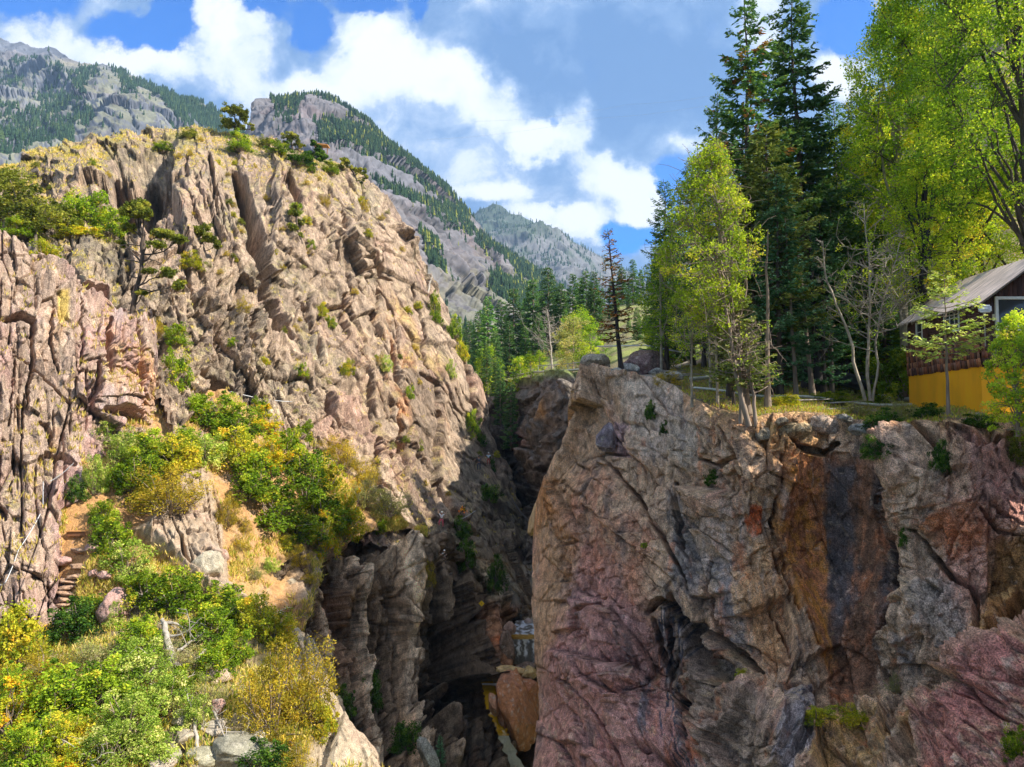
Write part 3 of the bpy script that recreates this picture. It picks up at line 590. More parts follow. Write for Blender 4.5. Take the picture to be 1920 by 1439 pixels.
# ---- far gorge wall on the right of the cleft, with the bench above it
gw_top = [(880, 700), (920, 705), (955, 712), (985, 706), (1040, 702), (1100, 700), (1180, 690)]
gw_bot = [(880, 1060), (1180, 1060)]
gw_depth = [(880, 720, 128), (920, 720, 118), (955, 715, 105), (1000, 706, 92), (1100, 700, 76), (940, 850, 102), (1000, 850, 86), (1060, 850, 74), (960, 950, 98), (1000, 950, 84), (1020, 1040, 78), (940, 1040, 96), (1180, 690, 70), (1180, 1000, 60)]
def gw_disp(PX, PY, P):
    h, t, e = blocky(PX, PY, P, 85, 731, -.7, ((7.0, 2.0, 1.4, 2.4), (3.0, 2.0, .8, 1.2), (1.3, 1.6, .35, .6), (.5, 1.4, .15, .25)), (.9, .4)); gw_disp.t, gw_disp.e = t, e
    return h * 1.1
def gw_col(PX, PY, Q, N, D):
    t, e = gw_disp.t, gw_disp.e; x, y, z = Q[..., 0], Q[..., 1], Q[..., 2]
    n1 = fbm(x / 5, y / 5, z / 5, 4, 141); n2 = fbm(x / 1.5, y / 1.5, z / 1.5, 4, 142, .6)
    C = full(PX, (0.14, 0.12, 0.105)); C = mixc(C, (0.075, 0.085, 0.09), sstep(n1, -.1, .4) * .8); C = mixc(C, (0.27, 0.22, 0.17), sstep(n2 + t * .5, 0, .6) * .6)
    C = mixc(C, (0.40, 0.24, 0.10), softpoly(PX, PY, [(1038, 770), (1055, 745), (1048, 790), (1030, 790)], 8) * .8)
    C = mixc(C, (0.24, 0.13, 0.11), softpoly(PX, PY, [(960, 800), (1000, 830), (980, 850), (955, 840)], 12) * .7)
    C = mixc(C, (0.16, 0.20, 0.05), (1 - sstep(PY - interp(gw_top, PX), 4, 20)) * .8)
    return C * (0.8 + 0.2 * e + 0.2 * np.clip(t, -1, 1))[..., None]
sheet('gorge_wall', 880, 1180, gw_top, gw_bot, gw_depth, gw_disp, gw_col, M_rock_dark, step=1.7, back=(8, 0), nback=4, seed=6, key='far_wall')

# ---- the right cliff
rc_top = [(997, 1090), (1000, 1010), (1004, 975), (1010, 940), (1018, 905), (1030, 870), (1042, 840), (1055, 800), (1068, 765), (1078, 735), (1086, 705), (1092, 688), (1110, 680), (1150, 690), (1190, 695), (1230, 706), (1262, 722), (1300, 748), (1350, 768), (1400, 782), (1450, 775), (1500, 772), (1560, 780),
          (1620, 788), (1680, 800), (1720, 806), (1760, 796), (1800, 792), (1850, 795), (1920, 800), (2040, 800)]
rc_bot = [(997, 1600), (2040, 1600)]
rc_depth = [(1000, 1000, 44), (1000, 1300, 42), (1010, 1439, 38), (1092, 690, 41), (1050, 820, 42), (1150, 690, 39.5), (1150, 850, 37), (1100, 1000, 37.5), (1100, 1250, 36), (1150, 1439, 32), (1230, 706, 38.5), (1262, 722, 37), (1300, 748, 35), (1400, 782, 31.5), (1250, 900, 35), (1230, 1150, 33.5), (1330, 1000, 33),
            (1280, 1300, 33.5), (1300, 1439, 30), (1400, 900, 31), (1400, 1150, 30), (1420, 1350, 27), (1500, 772, 31), (1550, 850, 31), (1550, 1050, 31.2), (1600, 1250, 28.5), (1560, 1420, 25), (1640, 950, 29.6), (1680, 800, 29), (1700, 900, 27), (1700, 1150, 25.5), (1720, 1330, 25),
            (1800, 792, 27.6), (1800, 900, 26), (1800, 1100, 24.5), (1850, 1250, 22), (1920, 800, 27), (1920, 950, 25), (1920, 1100, 23.8), (1920, 1250, 20), (1850, 1439, 18.5), (2040, 800, 26), (2040, 1200, 19), (1700, 1439, 21.5), (1300, 1600, 28), (1900, 1600, 17)]
rc_cracks = [([(1105, 850), (1150, 900), (1190, 935), (1240, 1000), (1275, 1060), (1300, 1110)], 5, 1.0), ([(1215, 1150), (1240, 1125), (1275, 1150), (1320, 1180), (1380, 1235), (1440, 1275), (1490, 1300)], 9, 1.6), ([(1225, 1160), (1240, 1220), (1270, 1290), (1330, 1370), (1355, 1410)], 8, 1.6),
             ([(1262, 1120), (1300, 1190), (1340, 1250), (1370, 1290)], 16, 1.6), ([(1260, 905), (1270, 960), (1282, 1030)], 6, .8), ([(1470, 830), (1460, 900), (1445, 980), (1470, 1100), (1500, 1160), (1525, 1220)], 4, .8), ([(1720, 830), (1770, 870), (1775, 910)], 6, .9),
             ([(1655, 960), (1680, 1040), (1675, 1110), (1650, 1170)], 7, 1.2), ([(1735, 1000), (1750, 1040), (1790, 1090), (1830, 1110), (1830, 1190)], 7, 1.2), ([(1640, 1200), (1660, 1270), (1690, 1340)], 5, .8), ([(1920, 1120), (1880, 1170), (1850, 1210), (1800, 1260), (1760, 1330), (1730, 1400)], 18, 1.5),
             ([(1110, 845), (1140, 840), (1150, 800)], 4, .5), ([(1480, 810), (1500, 840), (1545, 850), (1570, 830)], 8, 1.3), ([(1300, 860), (1340, 875), (1375, 855)], 6, .7), ([(1150, 1200), (1190, 1230), (1210, 1300)], 4, .4), ([(1060, 1270), (1100, 1300), (1140, 1370), (1170, 1439)], 5, .5),
             ([(1480, 1290), (1530, 1310), (1545, 1380)], 6, .9), ([(1030, 940), (1045, 1010), (1050, 1020), (1070, 1015)], 3, .4), ([(1445, 1130), (1500, 1250), (1530, 1290)], 4, .8), ([(1665, 860), (1668, 960), (1660, 1100), (1640, 1200)], 5, 1.0), ([(1250, 1130), (1262, 1230), (1290, 1320), (1310, 1439)], 5, .9), ([(1060, 1190), (1080, 1150), (1130, 1120)], 4, .6), ([(1340, 1060), (1330, 1130), (1350, 1200)], 5, .7), ([(1830, 960), (1870, 1000), (1920, 1010)], 4, .5), ([(1350, 800), (1380, 860), (1385, 900)], 4, .5), ([(1050, 1020), (1070, 1160), (1075, 1200)], 5, .8)]
rc_scarps = [([(1345, 1439), (1350, 1350), (1370, 1310), (1440, 1280), (1470, 1330), (1490, 1439)], 1.3, 80), ([(1730, 1439), (1760, 1380), (1830, 1290), (1900, 1240), (1960, 1200)], 2.0, 160), ([(1525, 1439), (1535, 1370), (1600, 1340), (1660, 1330), (1665, 1439)], 0.9, 70), ([(1655, 1030), (1660, 900), (1720, 830), (1780, 800)], 1.0, 70),
             ([(1480, 840), (1450, 930), (1450, 1050), (1500, 1170), (1530, 1280)][::-1], .9, 60), ([(1140, 1439), (1160, 1300), (1100, 1180), (1060, 1100)], .6, 80), ([(1640, 1215), (1690, 1160), (1680, 1100)], .8, 60), ([(1740, 1000), (1790, 960), (1840, 950)], .8, 90)]
def rc_disp(PX, PY, P):
    x, y, z = P[..., 0], P[..., 1], P[..., 2]
    q, zq = UV(PX, PY, 34)
    wx = 1.0 * fbm(x / 8, y / 8, z / 8, 2, 151) + .05 * fbm(x, y, z, 3, 153); wz = 1.0 * fbm(x / 8, y / 8, z / 8, 2, 152)
    smooth = softpoly(PX, PY, [(1470, 840), (1660, 840), (1665, 1330), (1540, 1330), (1450, 1060)], 30) * .6
    wq = sstep(PX + 60 * fbm(x / 4, y / 4, z / 4, 3, 158), 1330, 1400)
    h, tint, edge = 0, 0, 1
    for i, (s, am, lg, tl, cr) in enumerate(((5.6, 0.5, 1.9, 2.1, 0.10), (2.3, 0.22, 1.7, 0.95, 0.08), (0.95, 0.10, 1.5, 0.42, 0.05), (0.36, 0.05, 1.3, 0.18, 0.03))):
        F = [facets((np.cos(g) * q + np.sin(g) * zq + wx) / s + 2.3 * i, (-np.sin(g) * q + np.cos(g) * zq + wz) / (s * lg) + 1.9 * i, 160 + i + int(9 * g), am, tl, cr, (0.05, 0.06, 0.09, 0.15)[i]) for g in ((0.62, 0.12) if i < 3 else (.4,))]
        F.append(F[0]); f, hh, e = (p * (1 - wq) + r_ * wq for p, r_ in zip(F[0], F[1]))
        if i in (1, 2): f = f - (.28, .07)[i - 1] * (1 - e) ** 1.5 * sstep(fbm(x / 3, y / 3, z / 3, 2, 190 + i), -.05, .35)
        h = h + f; tint = tint + (hh - .5) * (.6, .7, .5, .45)[i]; edge = edge * (1 - (1 - e) * (.15, .35, .4, .35)[i])
    h = h + 0.16 * fbm(x / 1.6, y / 1.6, z / 1.6, 6, 171, .68) + 0.09 * fbm(x * 2.4, y * 2.4, z * 2.4, 4, 172, .7)
    rc_disp.t, rc_disp.e, rc_disp.wx, rc_disp.wz = tint, edge, wx, wz
    topf = 1 - sstep(PY - interp(rc_top, PX), 20, 90)
    ed = .2 + .8 * sstep(PX, 1012, 1050); ed = ed * (1 - .65 * (1 - sstep(PY - interp(rc_top, PX), 10, 45)) * (1 - sstep(PX, 1120, 1180)))
    ed = ed * (1 - .75 * (1 - sstep(PY - interp(rc_top, PX), 4, 45)) * sstep(PX, 1150, 1250))
    return (h * (1 - smooth) + scarps(PX, PY, rc_scarps)) * ed + gouge(PX, PY, P, rc_cracks)
def rc_col(PX, PY, Q, N, D):
    t, e, wx, wz = rc_disp.t, rc_disp.e, rc_disp.wx, rc_disp.wz; x, y, z = Q[..., 0], Q[..., 1], Q[..., 2]
    n1 = fbm(x / 4, y / 4, z / 4, 4, 181); n2 = fbm(x / 1.3, y / 1.3, z / 1.3, 4, 182, .6); n3 = fbm(x * 1.8, y * 1.8, z * 1.8, 4, 183, .6)
    st = fbm(x * 1.1 + wx * .3, y * 1.1, z / 6, 4, 184, .6); st2 = fbm(x * 3.3 + wx * .5, y * 3.3, z / 4, 4, 185, .6)
    X = PX + 14 * perlin(PX / 40, PY / 40, PX * 0 + 3) + 6 * perlin(PX / 12, PY / 12, PX * 0 + 4) + 9 * perlin(PX / 9, PY / 60, PX * 0 + 5) + 5 * perlin(PX / 4, PY / 30, PX * 0 + 6); Yq = PY + 14 * perlin(PX / 40, PY / 40, PX * 0 + 8) + 6 * perlin(PX / 12, PY / 12, PX * 0 + 9)
    R = lambda pl, s=14: softpoly(X, Yq, pl, s)
    C = full(PX, (0.31, 0.255, 0.195))
    C = mixc(C, (0.25, 0.165, 0.145), sstep(n1 + .4 * t, -.05, .5) * .8)
    C = mixc(C, (0.22, 0.215, 0.20), sstep(n2 - n1, .05, .6) * .7)
    C = mixc(C, (0.25, 0.165, 0.165), R([(1030, 1180), (1100, 1000), (1240, 1180), (1260, 1300), (1330, 1439), (1300, 1560), (960, 1560), (1010, 1300)], 35) * .85)
    C = mixc(C, (0.31, 0.22, 0.22), R([(1060, 1040), (1100, 1020), (1180, 1200), (1200, 1330), (1120, 1300), (1070, 1180)], 16) * .6 * sstep(n2, -.3, .3))
    C = mixc(C, (0.30, 0.16, 0.11), R([(1060, 880), (1130, 860), (1230, 1020), (1210, 1130), (1120, 1120), (1040, 980)], 25) * .65 * sstep(n2, -.4, .3))
    C = mixc(C, (0.34, 0.25, 0.16), R([(1003, 930), (1060, 830), (1075, 1000), (1060, 1180), (1005, 1250)], 16) * .6)
    C = mixc(C, (0.55, 0.30, 0.12), R([(1000, 900), (1030, 900), (1050, 960), (1003, 1000)], 14) * .5)
    C = mixc(C, (0.30, 0.30, 0.28), R([(1165, 690), (1290, 700), (1330, 790), (1290, 880), (1200, 870), (1160, 780)], 22) * .75)
    C = mixc(C, (0.31, 0.25, 0.28), R([(1118, 845), (1130, 790), (1160, 780), (1160, 845)], 5) * .85)
    C = mixc(C, (0.37, 0.32, 0.25), R([(1110, 855), (1260, 870), (1290, 1100), (1230, 1000), (1150, 930)], 14) * .55)
    C = mixc(C, (0.13, 0.14, 0.15), R([(1248, 910), (1285, 940), (1330, 1060), (1310, 1130), (1265, 1080)], 9) * .8)
    C = mixc(C, (0.38, 0.36, 0.33), R([(1310, 960), (1370, 930), (1400, 990), (1340, 1110), (1310, 1060)], 14) * .6 * sstep(st2, -.4, .2))
    C = mixc(C, (0.12, 0.14, 0.17), R([(1330, 1050), (1375, 1050), (1385, 1230), (1355, 1200), (1345, 1110)], 9) * .8 * sstep(n3, -.6, .1))
    C = mixc(C, (0.42, 0.29, 0.16), R([(1385, 1000), (1460, 1010), (1480, 1230), (1420, 1240), (1390, 1150)], 20) * .65)
    C = mixc(C, (0.50, 0.15, 0.05), R([(1404, 940), (1412, 942), (1430, 985), (1410, 1000)], 4) * .9)
    C = mixc(C, (0.46, 0.33, 0.17), R([(1410, 790), (1560, 800), (1500, 870), (1440, 860)], 16) * .7)
    rust = R([(1475, 840), (1550, 850), (1555, 1200), (1570, 1320), (1520, 1200), (1450, 1060), (1455, 950)], 10)
    C = mixc(C, (0.235, 0.12, 0.06), rust * .85); C = mixc(C, (0.42, 0.25, 0.07), rust * sstep(n3 + st, -.1, .3) * .85); C = mixc(C, (0.11, 0.07, 0.06), rust * sstep(st2 - n3, .1, .6) * .6)
    pan = R([(1545, 850), (1650, 860), (1665, 1100), (1640, 1330), (1560, 1330), (1550, 1100)], 8)
    C = mixc(C, (0.13, 0.085, 0.06), pan * .92); C = mixc(C, (0.27, 0.15, 0.09), pan * sstep(st2 + .7 * n3, .0, .4) * .7)
    C = mixc(C, (0.065, 0.075, 0.09), R([(1550, 870), (1600, 870), (1598, 1120), (1575, 1200), (1552, 1080)], 10) * .85)
    C = mixc(C, (0.05, 0.06, 0.07), R([(1637, 900), (1662, 900), (1662, 1120), (1640, 1100)], 9) * .7)
    C = mixc(C, (0.34, 0.31, 0.26), R([(1660, 930), (1720, 840), (1780, 840), (1760, 1000), (1800, 1200), (1740, 1330), (1680, 1340), (1640, 1210), (1690, 1100)], 14) * .55)
    C = mixc(C, (0.15, 0.155, 0.155), R([(1720, 1100), (1790, 1090), (1825, 1200), (1780, 1230), (1730, 1170)], 12) * .75)
    C = mixc(C, (0.12, 0.13, 0.15), R([(1680, 1170), (1720, 1180), (1735, 1260), (1700, 1260)], 10) * .7)
    C = mixc(C, (0.33, 0.17, 0.10), R([(1740, 990), (1790, 950), (1850, 985), (1840, 1040), (1790, 1050)], 14) * .8 * sstep(n3, -.5, .1))
    C = mixc(C, (0.23, 0.155, 0.155), R([(1790, 820), (1940, 820), (1940, 1000), (1850, 960), (1800, 900)], 22) * .75)
    C = mixc(C, (0.17, 0.11, 0.04), R([(1860, 1020), (1960, 1000), (1960, 1100), (1840, 1220), (1720, 1390), (1690, 1380), (1780, 1250), (1850, 1130)], 16) * .85)
    C = mixc(C, (0.28, 0.15, 0.145), R([(1740, 1460), (1760, 1390), (1900, 1260), (2000, 1200), (2000, 1600), (1700, 1600)], 14) * .8); C = mixc(C, (0.32, 0.29, 0.27), R([(1740, 1460), (1760, 1390), (1900, 1260), (2000, 1200), (2000, 1600), (1700, 1600)], 14) * sstep(n2 + n3, .15, .5) * .75)
    C = mixc(C, (0.36, 0.27, 0.12), R([(1530, 1450), (1535, 1370), (1600, 1345), (1665, 1340), (1665, 1500)], 10) * .75 * sstep(n3, -.4, .2))
    C = mixc(C, (0.17, 0.185, 0.22), R([(1480, 1290), (1530, 1290), (1540, 1360), (1520, 1500), (1490, 1500), (1465, 1340)], 10) * .85)
    C = mixc(C, (0.14, 0.135, 0.13), R([(1350, 1439), (1350, 1350), (1370, 1310), (1440, 1300), (1480, 1439), (1490, 1600), (1340, 1600)], 10) * .6)
    C = mixc(C, (0.11, 0.105, 0.105), R([(1240, 1120), (1280, 1140), (1370, 1240), (1395, 1300), (1350, 1340), (1320, 1330), (1250, 1220)], 10) * .7)
    C = mixc(C, (0.05, 0.055, 0.07), R([(1250, 900), (1300, 930), (1345, 1100), (1330, 1130), (1280, 1100)], 20) * sstep(st2, -.1, .2) * .7); C = mixc(C, (0.45, 0.41, 0.36), R([(1300, 900), (1480, 880), (1450, 1100), (1400, 1250), (1340, 1200), (1290, 1060)], 30) * sstep(st2, .12, .4) * .65)
    sw = R([(1240, 1130), (1290, 1150), (1300, 1260), (1330, 1340), (1350, 1440), (1350, 1560), (1262, 1560), (1255, 1300), (1225, 1200)], 8)
    s5 = fbm(PX / 9 + wx, PY / 160, PX * 0, 4, 189, .65)
    C = mixc(C, (0.05, 0.06, 0.085), sw * sstep(s5, -.1, .12)); C = mixc(C, (0.55, 0.52, 0.49), sw * sstep(s5, .16, .36) * .95); C = mixc(C, (0.42, 0.40, 0.38), R([(1300, 950), (1480, 900), (1440, 1100), (1330, 1180)], 25) * sstep(fbm(PX / 14, PY / 120, PX * 0, 4, 199, .6), .1, .35) * .6); C = mixc(C, (0.45, 0.19, 0.10), R([(1300, 1360), (1350, 1380), (1345, 1439), (1320, 1439)], 10) * .6)
    C = mixc(C, (0.09, 0.105, 0.13), R([(1205, 1270), (1218, 1270), (1222, 1400), (1210, 1400)], 5) * .8)
    C = mixc(C, (0.075, 0.075, 0.085), sstep(st - n1 * .5, .12, .42) * .6); C = mixc(C, (0.30, 0.13, 0.06), sstep(fbm(x * 1.6 + 9, y * 1.6, z / 7, 4, 187, .6), .15, .45) * .5 * (PX > 1150)); C = mixc(C, (0.52, 0.45, 0.36), sstep(st2 + n3 * .5, .32, .62) * .5)
    C = mixc(C, (0.42, 0.40, 0.35), sstep(n3 + .6 * t, .45, .9) * .5)
    C = mixc(C, (0.55, 0.45, 0.38), (1 - sstep(np.abs(polydist(X, Yq, [(1025, 1360), (1050, 1400), (1062, 1439)])[0]), 1, 4)) * .9)
    dirt = (1 - sstep(PY - interp(rc_top, PX), 15, 55)) * (PX > 1280) * sstep(n2, -.5, .1)
    C = mixc(C, (0.22, 0.16, 0.10), dirt * .8); C = mixc(C, (0.24, 0.25, 0.10), dirt * sstep(n3, 0, .4) * .5)
    up = sstep(N[..., 2], .55, .85); C = mixc(C, (0.26, 0.23, 0.13), up * .4 * sstep(n2, -.1, .3))
    C = C * (1 + .55 * fbm(x * .9, y * .9, z * .9, 6, 186, .72))[..., None]
    C = mixc(C, (0.30, 0.29, 0.26), sstep(fbm(x * 4, y * 4, z * 4, 3, 188, .6), .28, .5) * .55)
    C = contrast(C * (0.70 + 0.30 * e + 0.26 * np.clip(t, -1, 1))[..., None] * np.array((1.98, 1.66, 1.45)), 1.22, .36)
    return C * np.minimum(1, .56 / C.max(-1))[..., None]
M_rock_right = rock_mat('shaded banded rock', 2.6, 0.85, 0.58, stretch=(1, 1, 0.6), speck=.5, dist=0.22)
sheet('cliff', 1010, 2040, rc_top, rc_bot, rc_depth, rc_disp, rc_col, M_rock_right, step=1.6, back=(34, 30), nback=20, side=0, seed=7, rough_top=3.5, key='right', bexp=2.0, warp=([900, 940, 1000, 1060, 1090, 1130, 1180, 1240, 1300, 1330, 1370, 1439, 1500], [0, -3, -9, -12, -9, -12, -6, -5, -1, 0, -3, -12, -14]))

# ---- forest floor behind the rim, rising into the wooded slope
def rimY(px): return tps_rim(px)
_rx = np.linspace(1060, 2300, 249); _rY = np.array([SHEETS['right']['Q'][0, np.clip(np.searchsorted(SHEETS['right']['xs'], p), 0, len(SHEETS['right']['xs']) - 1), 1] for p in _rx])
_rZ = np.array([SHEETS['right']['Q'][0, np.clip(np.searchsorted(SHEETS['right']['xs'], p), 0, len(SHEETS['right']['xs']) - 1), 2] for p in _rx])
_k = np.ones(3) / 3; _rY = np.convolve(np.pad(_rY, 1, 'edge'), _k, 'valid'); _rZ = np.convolve(np.pad(_rZ, 1, 'edge'), _k, 'valid')
def floor_z(px, d):
    """height of the forest floor at a bearing (px) and a distance d behind the rim"""
    px = np.asarray(px, float); d = np.asarray(d, float)
    z0 = np.interp(px, _rx, _rZ)
    near = np.interp(px, [1060, 1150, 1250, 1350, 1450, 1600, 1720, 1860, 2300], [0.02, 0.02, 0.12, 0.20, 0.14, 0.11, 0.12, 0.10, 0.1])
    far = np.interp(px, [1060, 1150, 1250, 1400, 1600, 1900, 2300], [0.03, 0.05, 0.10, 0.24, 0.42, 0.8, 0.9])
    dd = np.minimum(d, 13.0)
    return z0 + near * dd + far * np.maximum(d - 13.0, 0) ** 1.0
def floor_pt(px, Y, dz=0.0):
    yr = float(np.interp(px, _rx, _rY)); u = float(ray(px, 700)[0])
    d = max(Y - yr, 0.0)
    x = u * Y
    zz = float(floor_z(px, d)) + 0.18 * float(fbm(np.array([x / 2.5]), np.array([Y / 2.5]), np.array([0.0]), 3, 191)[0]) * min(d / 2, 1) - 0.35 * (1 - float(sstep(d, 0, 2.2)))
    return Vector((x, Y, zz + dz))
def build_floor():
    pxs = np.concatenate([np.arange(1085, 1960, 3.0), np.arange(1960, 2300, 12.0)]); ds = np.concatenate([np.linspace(0.05, 16, 110), 16 + np.geomspace(.3, 190, 60)])
    PX, Dd = np.meshgrid(pxs, ds); Y = np.interp(PX, _rx, _rY) + Dd; u = ray(PX, 700 + 0 * PX)[0]
    x = u * Y
    amp = np.clip(Dd / 2, 0, 1)
    z = floor_z(PX, Dd) + 0.18 * fbm(x / 2.5, Y / 2.5, x * 0, 3, 191) * amp + 0.05 * fbm(x * 1.5, Y * 1.5, x * 0, 3, 192) * amp - 0.35 * (1 - sstep(Dd, 0, 2.2))
    n1 = fbm(x / 3, Y / 3, x * 0, 4, 193); n2 = fbm(x, Y, x * 0, 4, 194, .6)
    C = full(x, (0.20, 0.14, 0.085)); C = mixc(C, (0.22, 0.27, 0.06), sstep(n1 + n2 * .4, -.15, .25) * .7 * sstep(PX, 1200, 1400)); C = mixc(C, (0.34, 0.27, 0.17), sstep(n2 - n1, .15, .5) * .7)
    C = mixc(C, (0.36, 0.35, 0.33), (1 - sstep(PX, 1240, 1330)) * sstep(n2, -.2, .3) * .8)
    me = npmesh('forest_floor', np.stack([x, Y, z], -1).reshape(-1, 3), grid_faces(*x.shape), M_slope, C.reshape(-1, 3), True)
    tag(link('forest_floor', me), kind='structure')
build_floor()

# ---- valley floor and slope behind the gorge
def build_valley():
    pxs = np.arange(800, 1320, 2.5); ds = np.concatenate([np.linspace(0.0, 50, 70), 50 + np.geomspace(1, 330, 50)])
    PX, Dd = np.meshgrid(pxs, ds)
    Y0 = np.interp(PX, [800, 920, 955, 1000, 1100, 1180, 1320], [128, 119, 105.5, 92.5, 76.5, 70.5, 60]); Y = Y0 + Dd
    u = ray(PX, 700 + 0 * PX)[0]; X = u * Y
    pt = interp(gw_top, PX); z0 = ray(PX, np.minimum(pt, 760))[1] * Y0 - 0.2
    z = z0 + 0.06 * Dd + np.interp(PX, [800, 930, 1060, 1150, 1320], [0.03, 0.02, 0.12, 0.2, 0.2]) * np.minimum(Dd, 60) + 0.8 * fbm(X / 8, Y / 8, X * 0, 4, 201) * np.clip(Dd / 6, 0, 1)
    n1 = fbm(X / 6, Y / 6, X * 0, 4, 202)
    C = full(X, (0.20, 0.17, 0.09)); C = mixc(C, (0.24, 0.28, 0.07), sstep(n1, -.2, .2) * .8)
    tag(link('valley_floor', npmesh('valley_floor', np.stack([X, Y, z], -1).reshape(-1, 3), grid_faces(*X.shape), M_slope, C.reshape(-1, 3), True)), kind='structure')
    return PX, Y, z
VAL = build_valley()
def valley_pt(px, Y):
    PX, YY, z = VAL; c = np.abs(PX[0] - px).argmin(); zz = np.interp(Y, YY[:, c], z[:, c]); return Vector((float(ray(px, 700)[0]) * Y, Y, float(zz)))
def build_shade_hillside():
    # unseen canyon side, added right of the frame to keep the cliff in shade
    xs = np.concatenate([np.linspace(9, 24, 70), np.linspace(25, 150, 90)]); ys = np.linspace(-60, 30, 240); X, Y = np.meshgrid(xs, ys)
    edge = 12 + 2.0 * fbm(Y / 9, Y * 0, Y * 0, 3, 221) + np.clip(Y - 18, 0, 12) * 0.35
    z = -26 + 31 * sstep(X, edge, edge + 5) + 0.86 * np.clip(X - edge - 5, 0, 200) * 1.06 + 1.5 * fbm(X / 10, Y / 10, X * 0, 4, 222)
    C = full(X, (0.20, 0.15, 0.09)); C = mixc(C, (0.16, 0.19, 0.06), sstep(fbm(X / 6, Y / 6, X * 0, 4, 223), -.2, .2) * .8)
    st_ = sstep(X, edge - 1, edge) * (1 - sstep(X, edge + 5, edge + 8)); X = X + st_ * (2.2 * fbm(Y / 4, z / 4, X * 0, 4, 224) + .8 * facets(Y / 1.7, z / 2.6, 225, 1.0, 1.2, .3, .1)[0])
    C = mixc(C, (0.30, 0.21, 0.16), st_ * .9); C = C * (1 + .5 * fbm(X / 2, Y / 2, z / 2, 4, 226, .6))[..., None]
    # only what lies outside the picture
    keep = (X / np.maximum(Y, 0.1) * FOC + 960 > 2040) | (Y < 1)
    f = grid_faces(*X.shape); kf = keep.ravel()[f].all(1)
    tag(link('shade_hillside', npmesh('shade_hillside', np.stack([X, Y, z], -1).reshape(-1, 3), f[kf], M_rock_right, C.reshape(-1, 3), True)), kind='structure')
build_shade_hillside()
def build_base():
    # one broad sheet to the horizon, under everything
    r = np.concatenate([[0], np.geomspace(20, 3400, 40)]); a = np.linspace(0, 2 * np.pi, 97)
    R, A = np.meshgrid(r, a); x, y = R * np.sin(A), R * np.cos(A)
    z = -40 + 6 * fbm(x / 90, y / 90, x * 0, 3, 211) * sstep(R, 30, 200) - 0.0 * R
    z = np.where(y < -4, np.maximum(z, -6 + 3 * fbm(x / 40, y / 40, x * 0, 3, 212)), z)
    C = mixc(full(x, (0.16, 0.15, 0.08)), (0.10, 0.13, 0.05), sstep(fbm(x / 60, y / 60, x * 0, 3, 213), -.1, .2))
    tag(link('terrain', npmesh('terrain', np.stack([x, y, z], -1).reshape(-1, 3), grid_faces(*x.shape), M_slope, C.reshape(-1, 3), True)), kind='structure')
build_base()

# ---- mountains
M_mount = rock_mat('mountain rock', 0.02, 0.0, 0.22, stretch=(1, 1, 0.6), speck=.15)
def ridged_warp(x, y, z, sc_, seed, oct=6, gain=.52):
    w = fbm(x / sc_, y / sc_, z / sc_, 3, seed + 40)
    return fbm(x / sc_ + w * .5, y / sc_ + w * .3, z / (sc_ * 1.5) + w * .3, oct, seed, gain, True)
m1_top = [(-140, 58), (-60, 66), (0, 73), (20, 84), (40, 80), (60, 92), (80, 94), (95, 92), (110, 98), (130, 112), (150, 118), (180, 126), (195, 122), (215, 134), (245, 148), (270, 155), (300, 170), (330, 184), (360, 194), (400, 208), (440, 240), (470, 262), (520, 300), (600, 350)]
m1_depth = [(-140, 60, 1900), (0, 75, 1750), (100, 98, 1600), (200, 125, 1350), (330, 185, 1200), (400, 208, 1150), (520, 300, 1080), (0, 200, 1150), (150, 200, 1120), (250, 250, 950), (0, 300, 800), (100, 330, 780), (-140, 300, 850), (400, 330, 900), (560, 380, 900)]
def m1_disp(PX, PY, P):
    x, y, z = P[..., 0], P[..., 1], P[..., 2]
    h = ridged_warp(x, y, z, 260, 301); h2 = ridged_warp(x + 50, y, z, 70, 331, 6, .6)
    f, hh, e = facets((x + .3 * z + 40 * h) / 95, (z + 30 * h2) / 80, 341, 30, 46, 6, .1)
    f2, hh2, e2 = facets((x + 12 * h) / 30, (z + 8 * h2) / 42, 342, 9, 14, 4, .1)
    m1_disp.t = hh2
    return (70 * h + 18 * h2 + f * .8 + f2 * .8) * (0.12 + 0.5 * sstep(PY - interp(m1_top, PX), 2, 60))
def mount_forest(PX, PY, x, y, z, seed, sc_): return fbm(x / sc_, y / sc_, z / sc_ * 1.2, 5, seed, .6)
def m1_col(PX, PY, Q, N, D):
    x, y, z = Q[..., 0], Q[..., 1], Q[..., 2]; n1 = fbm(x / 120, y / 120, z / 60, 5, 351, .6); n2 = fbm(x / 26, y / 26, z / 90, 5, 352, .6)
    C = full(PX, (0.15, 0.16, 0.19)); C = mixc(C, (0.21, 0.18, 0.18), sstep(n1, 0, .4) * .6); C = mixc(C, (0.12, 0.125, 0.14), sstep(n2, -.1, .4) * .6)
    C = mixc(C, (0.38, 0.33, 0.25), softpoly(PX, PY, [(115, 115), (180, 120), (170, 135), (130, 145)], 8) * .7)
    g = sstep(N[..., 2], .42, .65); C = mixc(C, (0.21, 0.21, 0.11), g * .6 * sstep(PY, 110, 170))
    return C * (0.72 + .2 * m1_disp.t)[..., None]
sheet('mountain', -140, 600, m1_top, [(-140, 420), (600, 420)], m1_depth, m1_disp, m1_col, M_mount, step=1.8, back=(500, 300), seed=8, rough_top=2.0, key='m1')
m2_top = [(420, 330), (450, 270), (470, 232), (478, 200), (486, 188), (495, 190), (505, 192), (540, 186), (560, 182), (600, 183), (620, 188), (640, 198), (660, 212), (690, 232), (720, 255), (750, 280), (780, 308), (800, 325), (830, 350), (850, 372), (870, 395), (885, 410), (905, 432), (925, 450), (960, 478), (1000, 500), (1030, 520), (1060, 545), (1100, 575), (1180, 620)]
